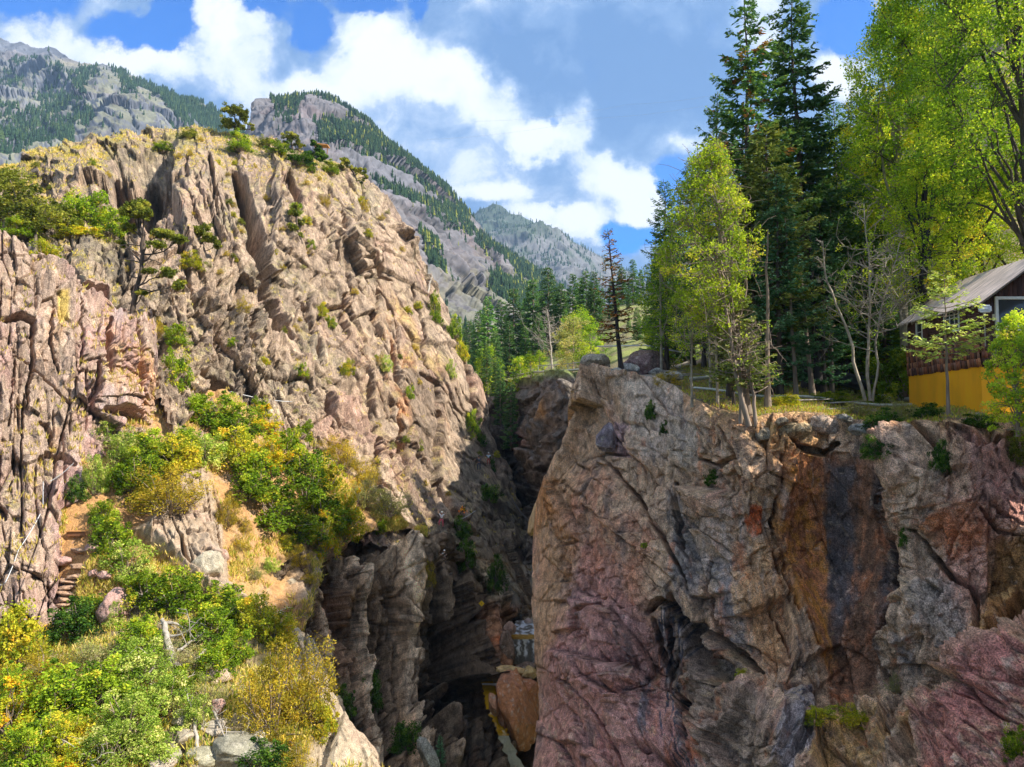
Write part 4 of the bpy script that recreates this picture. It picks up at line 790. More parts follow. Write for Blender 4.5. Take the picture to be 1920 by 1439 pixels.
m2_depth = [(420, 330, 700), (480, 200, 800), (600, 183, 880), (700, 240, 820), (800, 325, 800), (900, 430, 860), (1000, 500, 900), (1100, 575, 950), (1180, 620, 950), (600, 260, 640), (700, 320, 600), (700, 300, 640), (760, 400, 560), (850, 500, 560), (850, 600, 440), (950, 600, 520), (500, 300, 640), (1050, 600, 700), (700, 600, 400), (1100, 680, 600), (600, 600, 420), (450, 600, 430)]
def m2_disp(PX, PY, P):
    x, y, z = P[..., 0], P[..., 1], P[..., 2]
    h = ridged_warp(x, y, z, 150, 401, 6, .55); d = x - .55 * z
    f, hh, e = facets((d + 20 * h) / 60, (z + .7 * x + 12 * h) / 80, 411, 12, 18, 4, .1); f2, hh2, e2 = facets((d + 6 * h) / 15, (z + .7 * x) / 34, 412, 4, 6, 2.5, .12); f3, hh3, e3 = facets((d + 3 * h) / 6, (z + .7 * x) / 12, 413, 1.6, 2.4, 1.2, .12)
    m2_disp.t = hh2; m2_disp.e = e2 * e3
    cl = scarps(PX, PY, [([(475, 235), (480, 205), (520, 190)], 14, 40), ([(500, 250), (520, 215), (600, 195), (680, 232)], 12, 50), ([(640, 283), (690, 290), (780, 330), (850, 390)], -22, 40), ([(700, 340), (800, 400), (860, 480), (920, 540)], 7, 60)])
    return (26 * h + f + f2 + f3) * (0.15 + 0.45 * sstep(PY - interp(m2_top, PX), 2, 40)) + cl * .7
def m2_col(PX, PY, Q, N, D):
    x, y, z = Q[..., 0], Q[..., 1], Q[..., 2]; n1 = fbm(x / 60, y / 60, z / 60, 5, 421, .6); n2 = fbm(x / 14, y / 14, z / 14, 5, 422, .6)
    C = full(PX, (0.18, 0.17, 0.18)); C = mixc(C, (0.235, 0.17, 0.175), sstep(n1, 0, .35) * .6); C = mixc(C, (0.14, 0.14, 0.155), sstep(n2 - n1 * .5, 0, .4) * .6)
    C = mixc(C, (0.15, 0.155, 0.18), softpoly(PX, PY, [(640, 280), (700, 290), (800, 350), (860, 420), (800, 400), (700, 350), (650, 320)], 14) * .7)
    C = mixc(C, (0.22, 0.22, 0.12), sstep(n1 + n2 * .4 + (PY - 480) / 260, .1, .6) * .6)
    return C * ((0.66 + .25 * m2_disp.t) * (.7 + .3 * m2_disp.e))[..., None]
sheet('mountain', 420, 1180, m2_top, [(420, 700), (1180, 700)], m2_depth, m2_disp, m2_col, M_mount, step=1.7, back=(300, 200), seed=9, rough_top=2.2, key='m2')
m3_top = [(840, 450), (870, 420), (885, 410), (900, 398), (915, 392), (925, 385), (940, 388), (955, 398), (975, 404), (1000, 414), (1015, 424), (1030, 422), (1050, 440), (1080, 462), (1110, 478), (1140, 492), (1200, 525), (1300, 560)]
m3_depth = [(840, 450, 2300), (925, 385, 2300), (1050, 440, 2200), (1200, 525, 2200), (1300, 560, 2300), (900, 600, 1500), (1100, 600, 1600), (1300, 640, 1700), (1000, 500, 1800)]
def m3_disp(PX, PY, P):
    x, y, z = P[..., 0], P[..., 1], P[..., 2]
    h = ridged_warp(x, y, z, 330, 501); h2 = ridged_warp(x, y, z, 80, 531, 6, .6)
    return (110 * h + 26 * h2) * (0.12 + 0.5 * sstep(PY - interp(m3_top, PX), 2, 40))
def m3_col(PX, PY, Q, N, D):
    x, y, z = Q[..., 0], Q[..., 1], Q[..., 2]; n2 = fbm(x / 60, y / 60, z / 60, 5, 522, .6)
    C = full(PX, (0.14, 0.14, 0.145)); C = mixc(C, (0.055, 0.08, 0.05), sstep(n2 - (PY - 470) / 150, -.2, .3) * .9)
    return C
sheet('mountain', 840, 1300, m3_top, [(840, 680), (1300, 680)], m3_depth, m3_disp, m3_col, M_mount, step=1.9, back=(600, 400), seed=10, rough_top=2.0, key='m3')
# ---------------------------------------------------------------- plants
def rng_(s): return np.random.default_rng(s)
def tubes(paths, sides=5):
    """paths: (points (n,3), radii (n,)) -> V, F"""
    VV, FF, o = [], [], 0
    for P, R in paths:
        P = np.asarray(P, float); R = np.asarray(R, float); n = len(P)
        T = np.gradient(P, axis=0); T /= np.linalg.norm(T, axis=1)[:, None] + 1e-9
        ref = np.where(np.abs(T[:, 2:3]) < 0.9, np.array([[0, 0, 1.0]]), np.array([[1.0, 0, 0]]))
        A = np.cross(T, ref); A /= np.linalg.norm(A, axis=1)[:, None] + 1e-9; B = np.cross(T, A)
        a = np.linspace(0, 2 * np.pi, sides, endpoint=False)
        V = P[:, None] + R[:, None, None] * (np.cos(a)[None, :, None] * A[:, None] + np.sin(a)[None, :, None] * B[:, None])
        i = np.arange(n * sides).reshape(n, sides) + o
        j = np.roll(i, -1, 1)
        FF.append(np.stack([i[:-1], i[1:], j[1:], j[:-1]], -1).reshape(-1, 4)); VV.append(V.reshape(-1, 3)); o += n * sides
    return np.concatenate(VV), np.concatenate(FF)
def rhombi(C, D, N, L, Wd):
    """leaf-shaped quads: centre, long axis, normal, length, width"""
    D = D / (np.linalg.norm(D, axis=1)[:, None] + 1e-9); S = np.cross(N, D); S /= np.linalg.norm(S, axis=1)[:, None] + 1e-9
    L = np.asarray(L)[:, None]; Wd = np.asarray(Wd)[:, None]
    V = np.stack([C - D * L / 2, C + S * Wd / 2 - D * L * .05, C + D * L / 2, C - S * Wd / 2 - D * L * .05], 1)
    return V.reshape(-1, 3), np.arange(len(C) * 4).reshape(-1, 4)
def pal_pick(r, pal, n, key=None):
    cols = np.array([p[:3] for p in pal]); w = np.array([p[3] for p in pal], float); w /= w.sum()
    if key is None: idx = r.choice(len(pal), n, p=w)
    else: idx = np.clip(np.searchsorted(np.cumsum(w), np.clip(key, 0, 0.999)), 0, len(pal) - 1)
    return cols[idx] * r.uniform(0.78, 1.22, (n, 1))
def leafcloud(r, cen, rad, per, size, pal, up=0.4, aspect=0.6, flat=1.0):
    m = len(cen); n = m * per
    c = np.repeat(cen, per, 0); R = np.repeat(rad, per)
    d = r.normal(size=(n, 3)); d /= np.linalg.norm(d, axis=1)[:, None]
    P = c + d * (R * r.uniform(0.25, 1.0, n) ** 0.6)[:, None] * np.array([1, 1, flat])
    N = r.normal(size=(n, 3)) + np.array([0, 0, up]) + d * 0.6; N /= np.linalg.norm(N, axis=1)[:, None]
    D = np.cross(N, r.normal(size=(n, 3)))
    L = size * r.uniform(0.6, 1.4, n)
    V, F = rhombi(P, D, N, L, L * aspect)
    key = np.clip(np.repeat(r.uniform(0, 1, m), per) * 0.68 + r.uniform(0, 1, n) * 0.32, 0, 1)
    key = (key - 0.5) * 1.25 + 0.5
    C = pal_pick(r, pal, n, key)
    return V, F, np.repeat(C, 4, 0)
def cat(parts):
    V, F, C, o = [], [], [], 0
    for p in parts:
        V.append(p[0]); F.append(p[1] + o); o += len(p[0])
        if len(p) > 2: C.append(p[2])
    return np.concatenate(V), np.concatenate(F), (np.concatenate(C) if C else None)
def bend(a, b, r, k=0.15, n=7, sag=0.0):
    t = np.linspace(0, 1, n)[:, None]; L = np.linalg.norm(b - a)
    off = r.normal(size=3) * k * L; return a + (b - a) * t + off * (np.sin(np.pi * t) * 0.6) + np.array([0, 0, -sag * L]) * (t * t) + r.normal(size=(n, 3)) * 0.012 * L * np.sin(np.pi * t)
M_leaf = leaf_mat('broad leaves', 0.55, (1.75, 1.65, 1.45)); M_needle = leaf_mat('needles', 0.25, (2.3, 2.2, 1.75)); M_bush = leaf_mat('shrub leaves', 0.38, (1.45, 1.32, 1.05))
M_far = leaf_mat('distant needles', 0.1)
M_bark_dark = plain_mat('dark bark', (0.085, 0.065, 0.05), 0.95, noise=.45, scale=7, bump=.6, stretch=(1, 1, .15))
M_bark_pale = plain_mat('pale aspen bark', (0.33, 0.28, 0.21), 0.85, noise=.45, scale=5, bump=.3, stretch=(1, 1, .6))
M_bark_tan = plain_mat('tan bark', (0.26, 0.20, 0.15), 0.9, noise=.4, scale=7, bump=.5, stretch=(1, 1, .15))
M_deadwood = plain_mat('weathered dead wood', (0.36, 0.32, 0.27), 0.9, noise=.35, scale=6, bump=.4, stretch=(1, 1, .2))
M_bark_char = plain_mat('blackened bark', (0.035, 0.03, 0.03), 0.9, noise=.4, scale=7, bump=.5, stretch=(1, 1, .15))
PAL = {
 'fir': [(0.030, 0.075, 0.035, 3), (0.045, 0.10, 0.045, 3), (0.07, 0.13, 0.05, 2), (0.12, 0.18, 0.06, 1)],
 'firblue': [(0.025, 0.07, 0.04, 3), (0.045, 0.11, 0.06, 3), (0.08, 0.16, 0.11, 2), (0.13, 0.21, 0.13, 1)],
 'firolive': [(0.05, 0.075, 0.025, 3), (0.08, 0.11, 0.035, 3), (0.12, 0.15, 0.05, 2), (0.17, 0.18, 0.07, 1)],
 'firmid': [(0.035, 0.095, 0.03, 3), (0.06, 0.14, 0.04, 3), (0.11, 0.20, 0.055, 2), (0.18, 0.26, 0.07, 1)],
 'firrust': [(0.10, 0.05, 0.03, 2), (0.20, 0.09, 0.04, 3), (0.16, 0.13, 0.05, 2), (0.08, 0.08, 0.03, 3)],
 'cotton': [(0.10, 0.19, 0.02, 2), (0.19, 0.30, 0.025, 3), (0.30, 0.40, 0.035, 3), (0.44, 0.48, 0.06, 2), (0.50, 0.40, 0.04, .6)],
 'cottondark': [(0.07, 0.14, 0.02, 3), (0.13, 0.23, 0.025, 3), (0.22, 0.32, 0.035, 2), (0.36, 0.42, 0.05, 1)],
 'aspen': [(0.12, 0.21, 0.03, 2.4), (0.21, 0.32, 0.035, 3), (0.31, 0.42, 0.045, 3), (0.42, 0.46, 0.06, 1.2), (0.36, 0.32, 0.10, .5)],
 'green': [(0.05, 0.10, 0.015, 2.5), (0.11, 0.20, 0.02, 3), (0.19, 0.30, 0.025, 3), (0.31, 0.40, 0.04, 1.8), (0.46, 0.42, 0.06, .7)],
 'yellowgreen': [(0.12, 0.18, 0.02, 2), (0.25, 0.31, 0.03, 3), (0.38, 0.40, 0.04, 3), (0.52, 0.46, 0.06, 1.5), (0.55, 0.36, 0.05, .6)],
 'pale': [(0.11, 0.20, 0.03, 2.6), (0.22, 0.34, 0.06, 3), (0.34, 0.44, 0.12, 3), (0.50, 0.54, 0.22, 1.6), (0.62, 0.62, 0.34, .7)],
 'gold': [(0.14, 0.14, 0.02, 3), (0.26, 0.23, 0.03, 3), (0.40, 0.32, 0.04, 2.4), (0.34, 0.34, 0.05, 1.5), (0.55, 0.42, 0.09, 1)],
 'autumn': [(0.20, 0.26, 0.02, 2.5), (0.34, 0.36, 0.03, 3), (0.52, 0.42, 0.03, 2.5), (0.54, 0.28, 0.04, .8), (0.20, 0.32, 0.03, 2)],
 'dark': [(0.02, 0.055, 0.015, 3), (0.045, 0.11, 0.02, 3), (0.08, 0.17, 0.03, 2), (0.14, 0.22, 0.04, 1)],
 'juniper': [(0.07, 0.10, 0.025, 3), (0.14, 0.18, 0.035, 3), (0.22, 0.26, 0.05, 2), (0.32, 0.33, 0.08, 1)],
 'grey': [(0.14, 0.17, 0.07, 3), (0.22, 0.25, 0.11, 3), (0.30, 0.32, 0.15, 2), (0.36, 0.33, 0.20, 1)],
}
# ---- conifers
def conifer_mesh(seed, h, rb, pal, z0=0.12, bare=0.0, dens=1.0, droop=0.25, twig=0.55, sparse_top=False, trunk_r=None, lean=(0, 0), shape=0.75, fall=None):
    r = rng_(seed); tr = trunk_r or h * 0.0115 + 0.03
    hh = np.linspace(0, 1, 12)
    tp = np.stack([lean[0] * hh ** 1.3 + r.normal(0, .01 * h, 12) * hh * .4, lean[1] * hh ** 1.3 + r.normal(0, .01 * h, 12) * hh * .4, h * hh], -1)
    paths = [(tp, tr * (1 - hh * 0.93) * (1 + 0.5 * np.exp(-hh * 25)))]
    Cc, Dd, Nn, Ll, Kk = [], [], [], [], []
    z = z0 * h
    while z < h * 0.985:
        t = (z - z0 * h) / (h * (1 - z0))
        nb = r.integers(4, 7) if t < .8 else 4
        Lm = rb * ((1 - t) ** shape) * (0.55 + 0.45 * min(1, t * 6 + .35)) + 0.12
        base = np.array([np.interp(z, tp[:, 2], tp[:, 0]), np.interp(z, tp[:, 2], tp[:, 1]), z])
        for b in range(nb):
            if r.random() < bare: continue
            a = r.uniform(0, 2 * np.pi); L = Lm * r.uniform(0.55, 1.18)
            if sparse_top and t > .55 and r.random() < .3: L *= .5
            n = 6; s = np.linspace(0, 1, n)[:, None]
            out = np.array([np.cos(a), np.sin(a), 0])
            rise = (0.35 - droop * 2.2 * (1 - t)) if t < .8 else 0.6
            P = base + out * L * s + np.array([0, 0, 1.0]) * L * (rise * s - 0.18 * s * (1 - s) + droop * 0.5 * s ** 3) + r.normal(0, .015 * L, (n, 3)) * s
            paths.append((P, (tr * .18 + .012) * L / (rb + .1) * (1 - s[:, 0] * .8) + .004))
            m = max(4, int(L / 0.085 * dens))
            q = r.uniform(0.12, 1.0, m) ** 0.75
            pos = np.stack([np.interp(q, s[:, 0], P[:, k]) for k in range(3)], -1)
            side = np.where(r.random(m) < .5, -1, 1)[:, None] * np.array([-np.sin(a), np.cos(a), 0])
            tl = twig * (0.35 + 0.75 * (1 - q)) * (0.5 + 0.5 * min(1, L / 1.2))
            d = out * 0.75 + side * r.uniform(.3, 1.0, (m, 1)) + np.array([0, 0, 1]) * r.uniform(-.45, .15, (m, 1))
            d /= np.linalg.norm(d, axis=1)[:, None]
            key = np.clip(0.25 + 0.5 * q + r.normal(0, .22, m), 0, 1)
            for k in (0.2, 0.55, 0.9, 1.2):
                Cc.append(pos + d * (tl * k)[:, None] + r.normal(0, .02, (m, 3))); dd = d + r.normal(0, .35, (m, 3)); Dd.append(dd)
                Nn.append(np.array([0, 0, 1.0]) + r.normal(0, .55, (m, 3))); Ll.append(tl * .62 * r.uniform(.8, 1.3, m)); Kk.append(key)
        z += h * (1 - z0) * (0.020 + 0.006 * r.random()) * (0.7 + .6 * (1 - t)) / dens ** .3 if h > 8 else 0.16 + .05 * r.random()
    C = np.concatenate(Cc); D = np.concatenate(Dd); N = np.concatenate(Nn); L = np.concatenate(Ll); K = np.concatenate(Kk)
    V, F = rhombi(C, D, N, L, L * 0.42 + .02)
    cols = pal_pick(r, pal, len(C), K)
    if fall is not None:
        zt = C[:, 2] / h; msk = (zt > fall[0]) & (zt < fall[1]) & (fbm(C[:, 0] / 1.2, C[:, 1] / 1.2, C[:, 2] / 1.2, 2, seed) > 0.28)
        cols[msk] = pal_pick(r, PAL['firrust'], int(msk.sum()))
    return (V, F, np.repeat(cols, 4, 0)), tubes(paths, 5)
_mesh_cache = {}
def plant_meshes(key, fn, lm, bm_):
    if key not in _mesh_cache:
        fo, tr = fn()
        a = npmesh('crown', fo[0], fo[1], lm, fo[2]) if fo is not None else None
        b = npmesh('trunk', tr[0], tr[1], bm_, None, True)
        _mesh_cache[key] = (a, b)
    return _mesh_cache[key]
def place(name, meshes, loc, s, rz, label, cat_, group=None, parts=('crown', 'trunk'), tilt=(0, 0), sz=None):
    root = empty(name, loc); root.rotation_euler = (tilt[0], tilt[1], rz); root.scale = (s, s, sz or s)
    tag(root, label, cat_, group)
    for me, nm in zip(meshes, parts):
        if me is not None: link(nm, me, None, root)
    return root
def top_h(px, py, Y, base): return at(px, py, Y).z - base.z

CON = {}
for i in range(3):
    CON['fir%d' % i] = dict(seed=500 + i, h=20, rb=3.7 + .3 * i, pal=PAL['fir'], z0=.14, fall=None)
CON['firA'] = dict(seed=511, h=22, rb=3.9, pal=PAL['fir'], z0=.2, bare=.1, dens=1.25, sparse_top=True, fall=(.45, .95), twig=.66)
CON['firB'] = dict(seed=512, h=22, rb=4.2, pal=PAL['fir'], z0=.2, bare=.08, dens=1.3, sparse_top=True, twig=.66)
CON['firblue'] = dict(seed=513, h=14, rb=3.1, pal=PAL['firblue'], z0=.08, droop=.18)
CON['firolive'] = dict(seed=514, h=15, rb=3.8, pal=PAL['firolive'], z0=.25, bare=.1, twig=.66)
CON['firmid'] = dict(seed=515, h=15, rb=2.6, pal=PAL['firmid'], z0=.1)
CON['young'] = dict(seed=516, h=6.0, rb=1.5, pal=[(0.10, 0.16, 0.05, 2), (0.20, 0.27, 0.08, 3), (0.32, 0.38, 0.14, 3), (0.42, 0.46, 0.2, 1)], z0=.42, twig=.34, bare=.25, droop=.05, trunk_r=.07)
CON['small'] = dict(seed=517, h=5.5, rb=1.4, pal=PAL['firolive'], z0=.3, twig=.36, droop=.15, trunk_r=.09, bare=.1)
CON['farfir'] = dict(seed=518, h=14, rb=2.3, pal=PAL['fir'], z0=.06, dens=.8, twig=.85)
CON['farfir2'] = dict(seed=519, h=14, rb=2.0, pal=PAL['fir'], z0=.05, dens=.8, twig=.85)
CON['farfir3'] = dict(seed=520, h=14, rb=1.8, pal=PAL['firmid'], z0=.1, dens=.8, twig=.8)
CON['rust'] = dict(seed=521, h=9, rb=1.5, pal=PAL['firrust'], z0=.22, bare=.35, dens=.55, twig=.42, trunk_r=.17, droop=.2)
def con(kind, px, Y, toppy, label, basepy=None, where='floor', bark=None, group=None, cat_='fir tree', name='fir_tree', tpx=None, wide=1.0):
    d = CON[kind]
    m = plant_meshes(kind, lambda: conifer_mesh(**d), M_needle, bark or M_bark_dark)
    if where == 'floor': b = floor_pt(px, Y, -.1)
    elif where == 'valley': b = valley_pt(px, Y)
    else: b = at(px, basepy, Y)
    h = top_h(px, toppy, Y, b); s = h / d['h']
    tilt = math.atan2((tpx - px) / FOC * Y, h) if tpx else 0
    rz = random.uniform(0, 6.28)
    root = place(name, m, b, s * wide, 0, label, cat_, group, sz=s)
    root.rotation_mode = 'XYZ'; q = Matrix.Rotation(tilt, 4, 'Y') @ Matrix.Rotation(rz, 4, 'Z'); root.rotation_euler = q.to_euler()
    return root
random.seed(5)
con('firA', 1412, 40.5, -6, 'tallest fir at left of the grove, sparse top with rusty brown boughs', tpx=1408)
con('firB', 1515, 43, -22, 'second tall sparse fir, standing right of the rusty-topped one', tpx=1500)
con('fir0', 1350, 46, 172, 'dark fir at the left edge of the tall grove, behind the yellow-green aspen')
con('fir1', 1250, 52, 335, 'dark fir peeping out left of the yellow-green aspen')
con('firolive', 1446, 38.5, 230, 'broad olive-green fir in front of the two tallest firs')
con('firblue', 1462, 37, 320, 'blue-green fir right behind the yellow-green aspen crown')
con('firblue', 1545, 41, 395, 'blue-green fir low in the middle of the grove')
con('fir2', 1575, 47, 190, 'dark green fir with a pointed top right of the two tallest')
con('firmid', 1625, 45, 300, 'mid green fir in front of the cottonwoods, above the bare tree')
con('fir0', 1618, 52, 155, 'fir whose tip shows just left of the cottonwood crown')
con('fir1', 1512, 46, 215, 'dark dense fir filling the gap behind the blue-green ones')
con('fir2', 1400, 48, 230, 'dark fir between the aspen crown and the rusty-topped fir')
con('fir1', 1680, 50, 260, 'fir standing in shade behind the cottonwood trunks')
con('fir0', 1585, 56, 300, 'shaded fir at the back of the grove left of the cabin')
con('fir2', 1660, 44, 420, 'lower dark fir behind the leafless forked tree')
con('firmid', 1490, 50, 330, 'green fir half hidden behind the double-trunked firs')
con('fir1', 1300, 54, 300, 'dark fir behind the left side of the aspen')
con('fir0', 1545, 60, 250, 'fir far back in the grove seen between two pointed tops')
con('fir2', 1740, 55, 300, 'dark fir in the shade behind the blackened cottonwood trunk')
con('firmid', 1840, 54, 330, 'green fir rising behind the metal roof')
con('fir0', 1920, 58, 330, 'dark fir behind the cabin at the right edge of the picture')
con('small', 1388, 31.6, 545, 'small olive fir on the cliff edge beside the double trunk', bark=M_bark_tan)
con('firolive', 1375, 34.5, 560, 'short olive fir behind the cliff-edge trunks', wide=1.2)
con('young', 1776, 28.6, 508, 'young light-green fir with a bare lower trunk in front of the cabin', bark=M_bark_tan, wide=1.15)
con('rust', 1166, 40.3, 428, 'dying fir with reddish needles and black trunk on the rock knob', bark=M_bark_char, tpx=1142, cat_='dying fir', name='dying_fir')
for i, (px, Y, tp) in enumerate([(880, 150, 600), (898, 140, 580), (915, 128, 555), (940, 150, 560), (963, 135, 538), (985, 150, 560), (1000, 132, 520), (1028, 128, 498), (1014, 160, 545), (1052, 125, 530), (1075, 135, 512), (1088, 128, 520), (1100, 122, 506), (1115, 118, 508), (1130, 126, 540), (1150, 112, 520), (955, 122, 600), (902, 120, 640), (928, 118, 620),
                                 (1010, 118, 585), (1060, 112, 580), (1085, 108, 590), (1045, 150, 545), (985, 122, 610), (1168, 140, 500), (1188, 135, 485), (1203, 130, 505), (1218, 128, 520), (1180, 124, 545), (1210, 122, 560), (1235, 130, 470), (1160, 128, 560), (1140, 130, 575), (1232, 124, 545), (1195, 88, 575), (1225, 84, 560), (1250, 76, 530), (1272, 70, 520), (1180, 96, 590), (1210, 92, 585), (1240, 90, 570), (1285, 66, 540), (1260, 64, 420), (870, 170, 615), (1120, 140, 535), (1240, 66, 500)]):
    con(('farfir', 'farfir2', 'farfir3')[i % 3], px, Y, tp, 'dark green conifer in the wood across the gorge between hill and cliff' if px < 1135 else 'conifer behind the reddish dying fir on the rock knob', where='valley' if px < 1150 else 'valley', group='conifers of the wood across the gorge' if px < 1135 else 'conifers behind the dying fir', bark=M_bark_tan, wide=1.25)

for i, (px, Y, tp) in enumerate([(1470, 62, 300), (1520, 66, 330), (1600, 64, 280), (1640, 60, 340), (1690, 66, 300), (1730, 62, 350), (1780, 64, 300), (1810, 58, 380), (1860, 62, 320), (1900, 66, 330), (1940, 60, 300), (1560, 52, 400), (1610, 50, 470), (1700, 48, 480), (1650, 54, 420), (1430, 55, 360), (1350, 58, 330), (1320, 50, 380), (1480, 46, 430), (1590, 45, 400)]):
    con(('fir0', 'fir1', 'fir2', 'firmid')[i % 4], px, Y, tp, 'shaded fir far back in the dark wood behind the grove and the cabin', group='firs filling the dark wood behind')
for px, py, Y, tp, lb in [(958, 845, 96, 715, 'sunlit fir clinging deep in the gorge below the pipe, the right one'), (938, 800, 99, 690, 'fir hugging the gorge side beside the sunlit rib'), (930, 745, 104, 665, 'upper fir on the gorge side by the sunlit rib'), (912, 720, 106, 640, 'fir just behind the crest of the sunlit rib')]:
    con('farfir', px, Y, tp, lb, basepy=py, where='px', bark=M_bark_tan)
# ---- broadleaf trees
def broad_mesh(seed, h, env, pal, ncl=220, per=90, leaf=0.085, clr=0.45, trunk=((0, 0, 0), (0, 0, 1)), tr=0.2, nlimb=14, z0=0.35, twigs=True, flat=.8, bare=0.0, whip=0.0):
    """env: (height fraction, centre x, centre y, radius x, radius y)"""
    r = rng_(seed); E = np.array(env, float)
    T = np.array(trunk, float); T[:, 2] *= h
    tt = np.linspace(0, 1, 16); kz = np.linspace(0, 1, len(T)); tp = np.stack([np.interp(tt, kz, T[:, k]) for k in range(3)], -1)
    tp += np.stack([np.convolve(r.normal(0, .02 * h, 16), np.ones(5) / 5, 'same'), np.convolve(r.normal(0, .02 * h, 16), np.ones(5) / 5, 'same'), 0 * tt], -1) * tt[:, None]
    paths = [(tp, tr * (1 - .88 * tt) * (1 + .35 * np.exp(-tt * 22)) + .01)]
    t = E[0, 0] + (E[-1, 0] - E[0, 0]) * r.random(ncl) ** 0.85
    a = r.uniform(0, 2 * np.pi, ncl); q = r.uniform(0.12, 1, ncl) ** 0.5
    lump = 1 + 0.28 * fbm(np.cos(a) * 1.3, np.sin(a) * 1.3, t * h / 2.2, 3, seed)
    rx = np.interp(t, E[:, 0], E[:, 3]) * lump; ry = np.interp(t, E[:, 0], E[:, 4]) * lump
    cen = np.stack([np.interp(t, E[:, 0], E[:, 1]) + np.cos(a) * q * rx, np.interp(t, E[:, 0], E[:, 2]) + np.sin(a) * q * ry, t * h + r.normal(0, .15, ncl)], -1)
    limb_pts = []
    for k in range(nlimb):
        c = cen[r.integers(ncl)]; zs = max(z0 * h * r.uniform(.8, 1.1), c[2] - r.uniform(.18, .4) * h); zs = min(zs, c[2] * .96)
        b = np.array([np.interp(zs, tp[:, 2], tp[:, 0]), np.interp(zs, tp[:, 2], tp[:, 1]), zs])
        P = bend(b, c, r, .1, 8); P[:, 2] += np.sin(np.linspace(0, np.pi, 8)) * .04 * h
        paths.append((P, tr * .30 * (1 - .8 * np.linspace(0, 1, 8)) + .008)); limb_pts.append(P[2:])
    LP = np.concatenate(limb_pts + [tp[tp[:, 2] > z0 * h]])
    if twigs:
        for c in cen:
            d2 = ((LP - c) ** 2).sum(1) + 4 * np.maximum(0, LP[:, 2] - c[2]) ** 2; b = LP[d2.argmin()]
            paths.append((bend(b, c, r, .12, 5, whip), np.linspace(.022, .006, 5)))
            if whip:
                for _ in range(3):
                    e = c + r.normal(0, .45, 3) + np.array([0, 0, .1]); paths.append((bend(c, e, r, .2, 4, whip), np.linspace(.012, .005, 4)))
    keep = r.random(ncl) >= bare
    fo = leafcloud(r, cen[keep], clr * r.uniform(.6, 1.3, ncl)[keep], per, leaf, pal, .5, .7, flat) if keep.any() and per else None
    return fo, tubes(paths, 5)
def broad(key, px, Y, toppy, label, h, bark, cat_='cottonwood tree', name='cottonwood_tree', wide=1.0, basepy=None, lm=None, rz=0, group=None, where='floor', **kw):
    m = plant_meshes(key, lambda: broad_mesh(h=h, **kw), lm or M_leaf, bark)
    b = floor_pt(px, Y, -.1) if where == 'floor' else (valley_pt(px, Y) if where == 'valley' else at(px, basepy, Y))
    s = top_h(px, toppy, Y, b) / h
    return place(name, m, b, s * wide, rz, label, cat_, group, sz=s)
asp_env = [(.34, 0, 0, .4, .4), (.42, -.6, 0, 1.5, 1.3), (.54, -.5, 0, 2.6, 2.2), (.65, -.4, 0, 2.5, 2.2), (.8, -.3, 0, 1.9, 1.8), (.93, -.2, 0, 1.1, 1.0), (1.0, -.1, 0, .35, .3)]
broad('aspen_big', 1388, 31.9, 283, 'yellow-green aspen with a full rounded crown on the cliff edge', 10.8, M_bark_tan, 'aspen tree', 'aspen_tree', seed=601, env=[(a, b - .95 + .3 * (1 - a), c, d * .78, e) for a, b, c, d, e in asp_env], pal=PAL['aspen'], ncl=270, per=95, leaf=.085, clr=.40, trunk=((.35, 0, 0), (.0, 0, .25), (-.4, 0, .5), (-.75, 0, .75), (-.8, 0, 1)), tr=.16, nlimb=22, z0=.3, whip=.15)
broad('aspen_thin', 1297, 34.5, 560, 'thin aspen with a pale bare trunk, leftmost on the cliff edge', 6.0, M_bark_pale, 'aspen tree', 'aspen_tree', seed=602, env=[(.45, 0, 0, .5, .5), (.6, 0, 0, 1.1, 1.0), (.8, 0, 0, .9, .9), (1, 0, 0, .3, .3)], pal=PAL['aspen'], ncl=60, per=60, leaf=.075, clr=.33, tr=.075, nlimb=8, z0=.4, whip=.1)
broad('aspen_thin2', 1345, 34.0, 500, 'slim pale-trunked aspen between the thin leftmost one and the leaning one', 7.5, M_bark_pale, 'aspen tree', 'aspen_tree', seed=603, env=[(.5, 0, 0, .7, .6), (.65, 0, 0, 1.1, 1.0), (.85, 0, 0, .9, .9), (1, 0, 0, .3, .3)], pal=PAL['aspen'], ncl=55, per=60, leaf=.075, clr=.33, tr=.08, nlimb=8, z0=.4, whip=.1)
broad('aspen_left', 1240, 44, 470, 'shorter aspen filling in at the left foot of the big aspen', 8.5, M_bark_pale, 'aspen tree', 'aspen_tree', seed=604, env=[(.25, 0, 0, 1.0, 1.0), (.45, 0, 0, 1.7, 1.5), (.7, 0, 0, 1.5, 1.4), (1, .2, 0, .4, .4)], pal=PAL['cottondark'], ncl=120, per=80, leaf=.09, clr=.45, tr=.1, nlimb=10, z0=.25)
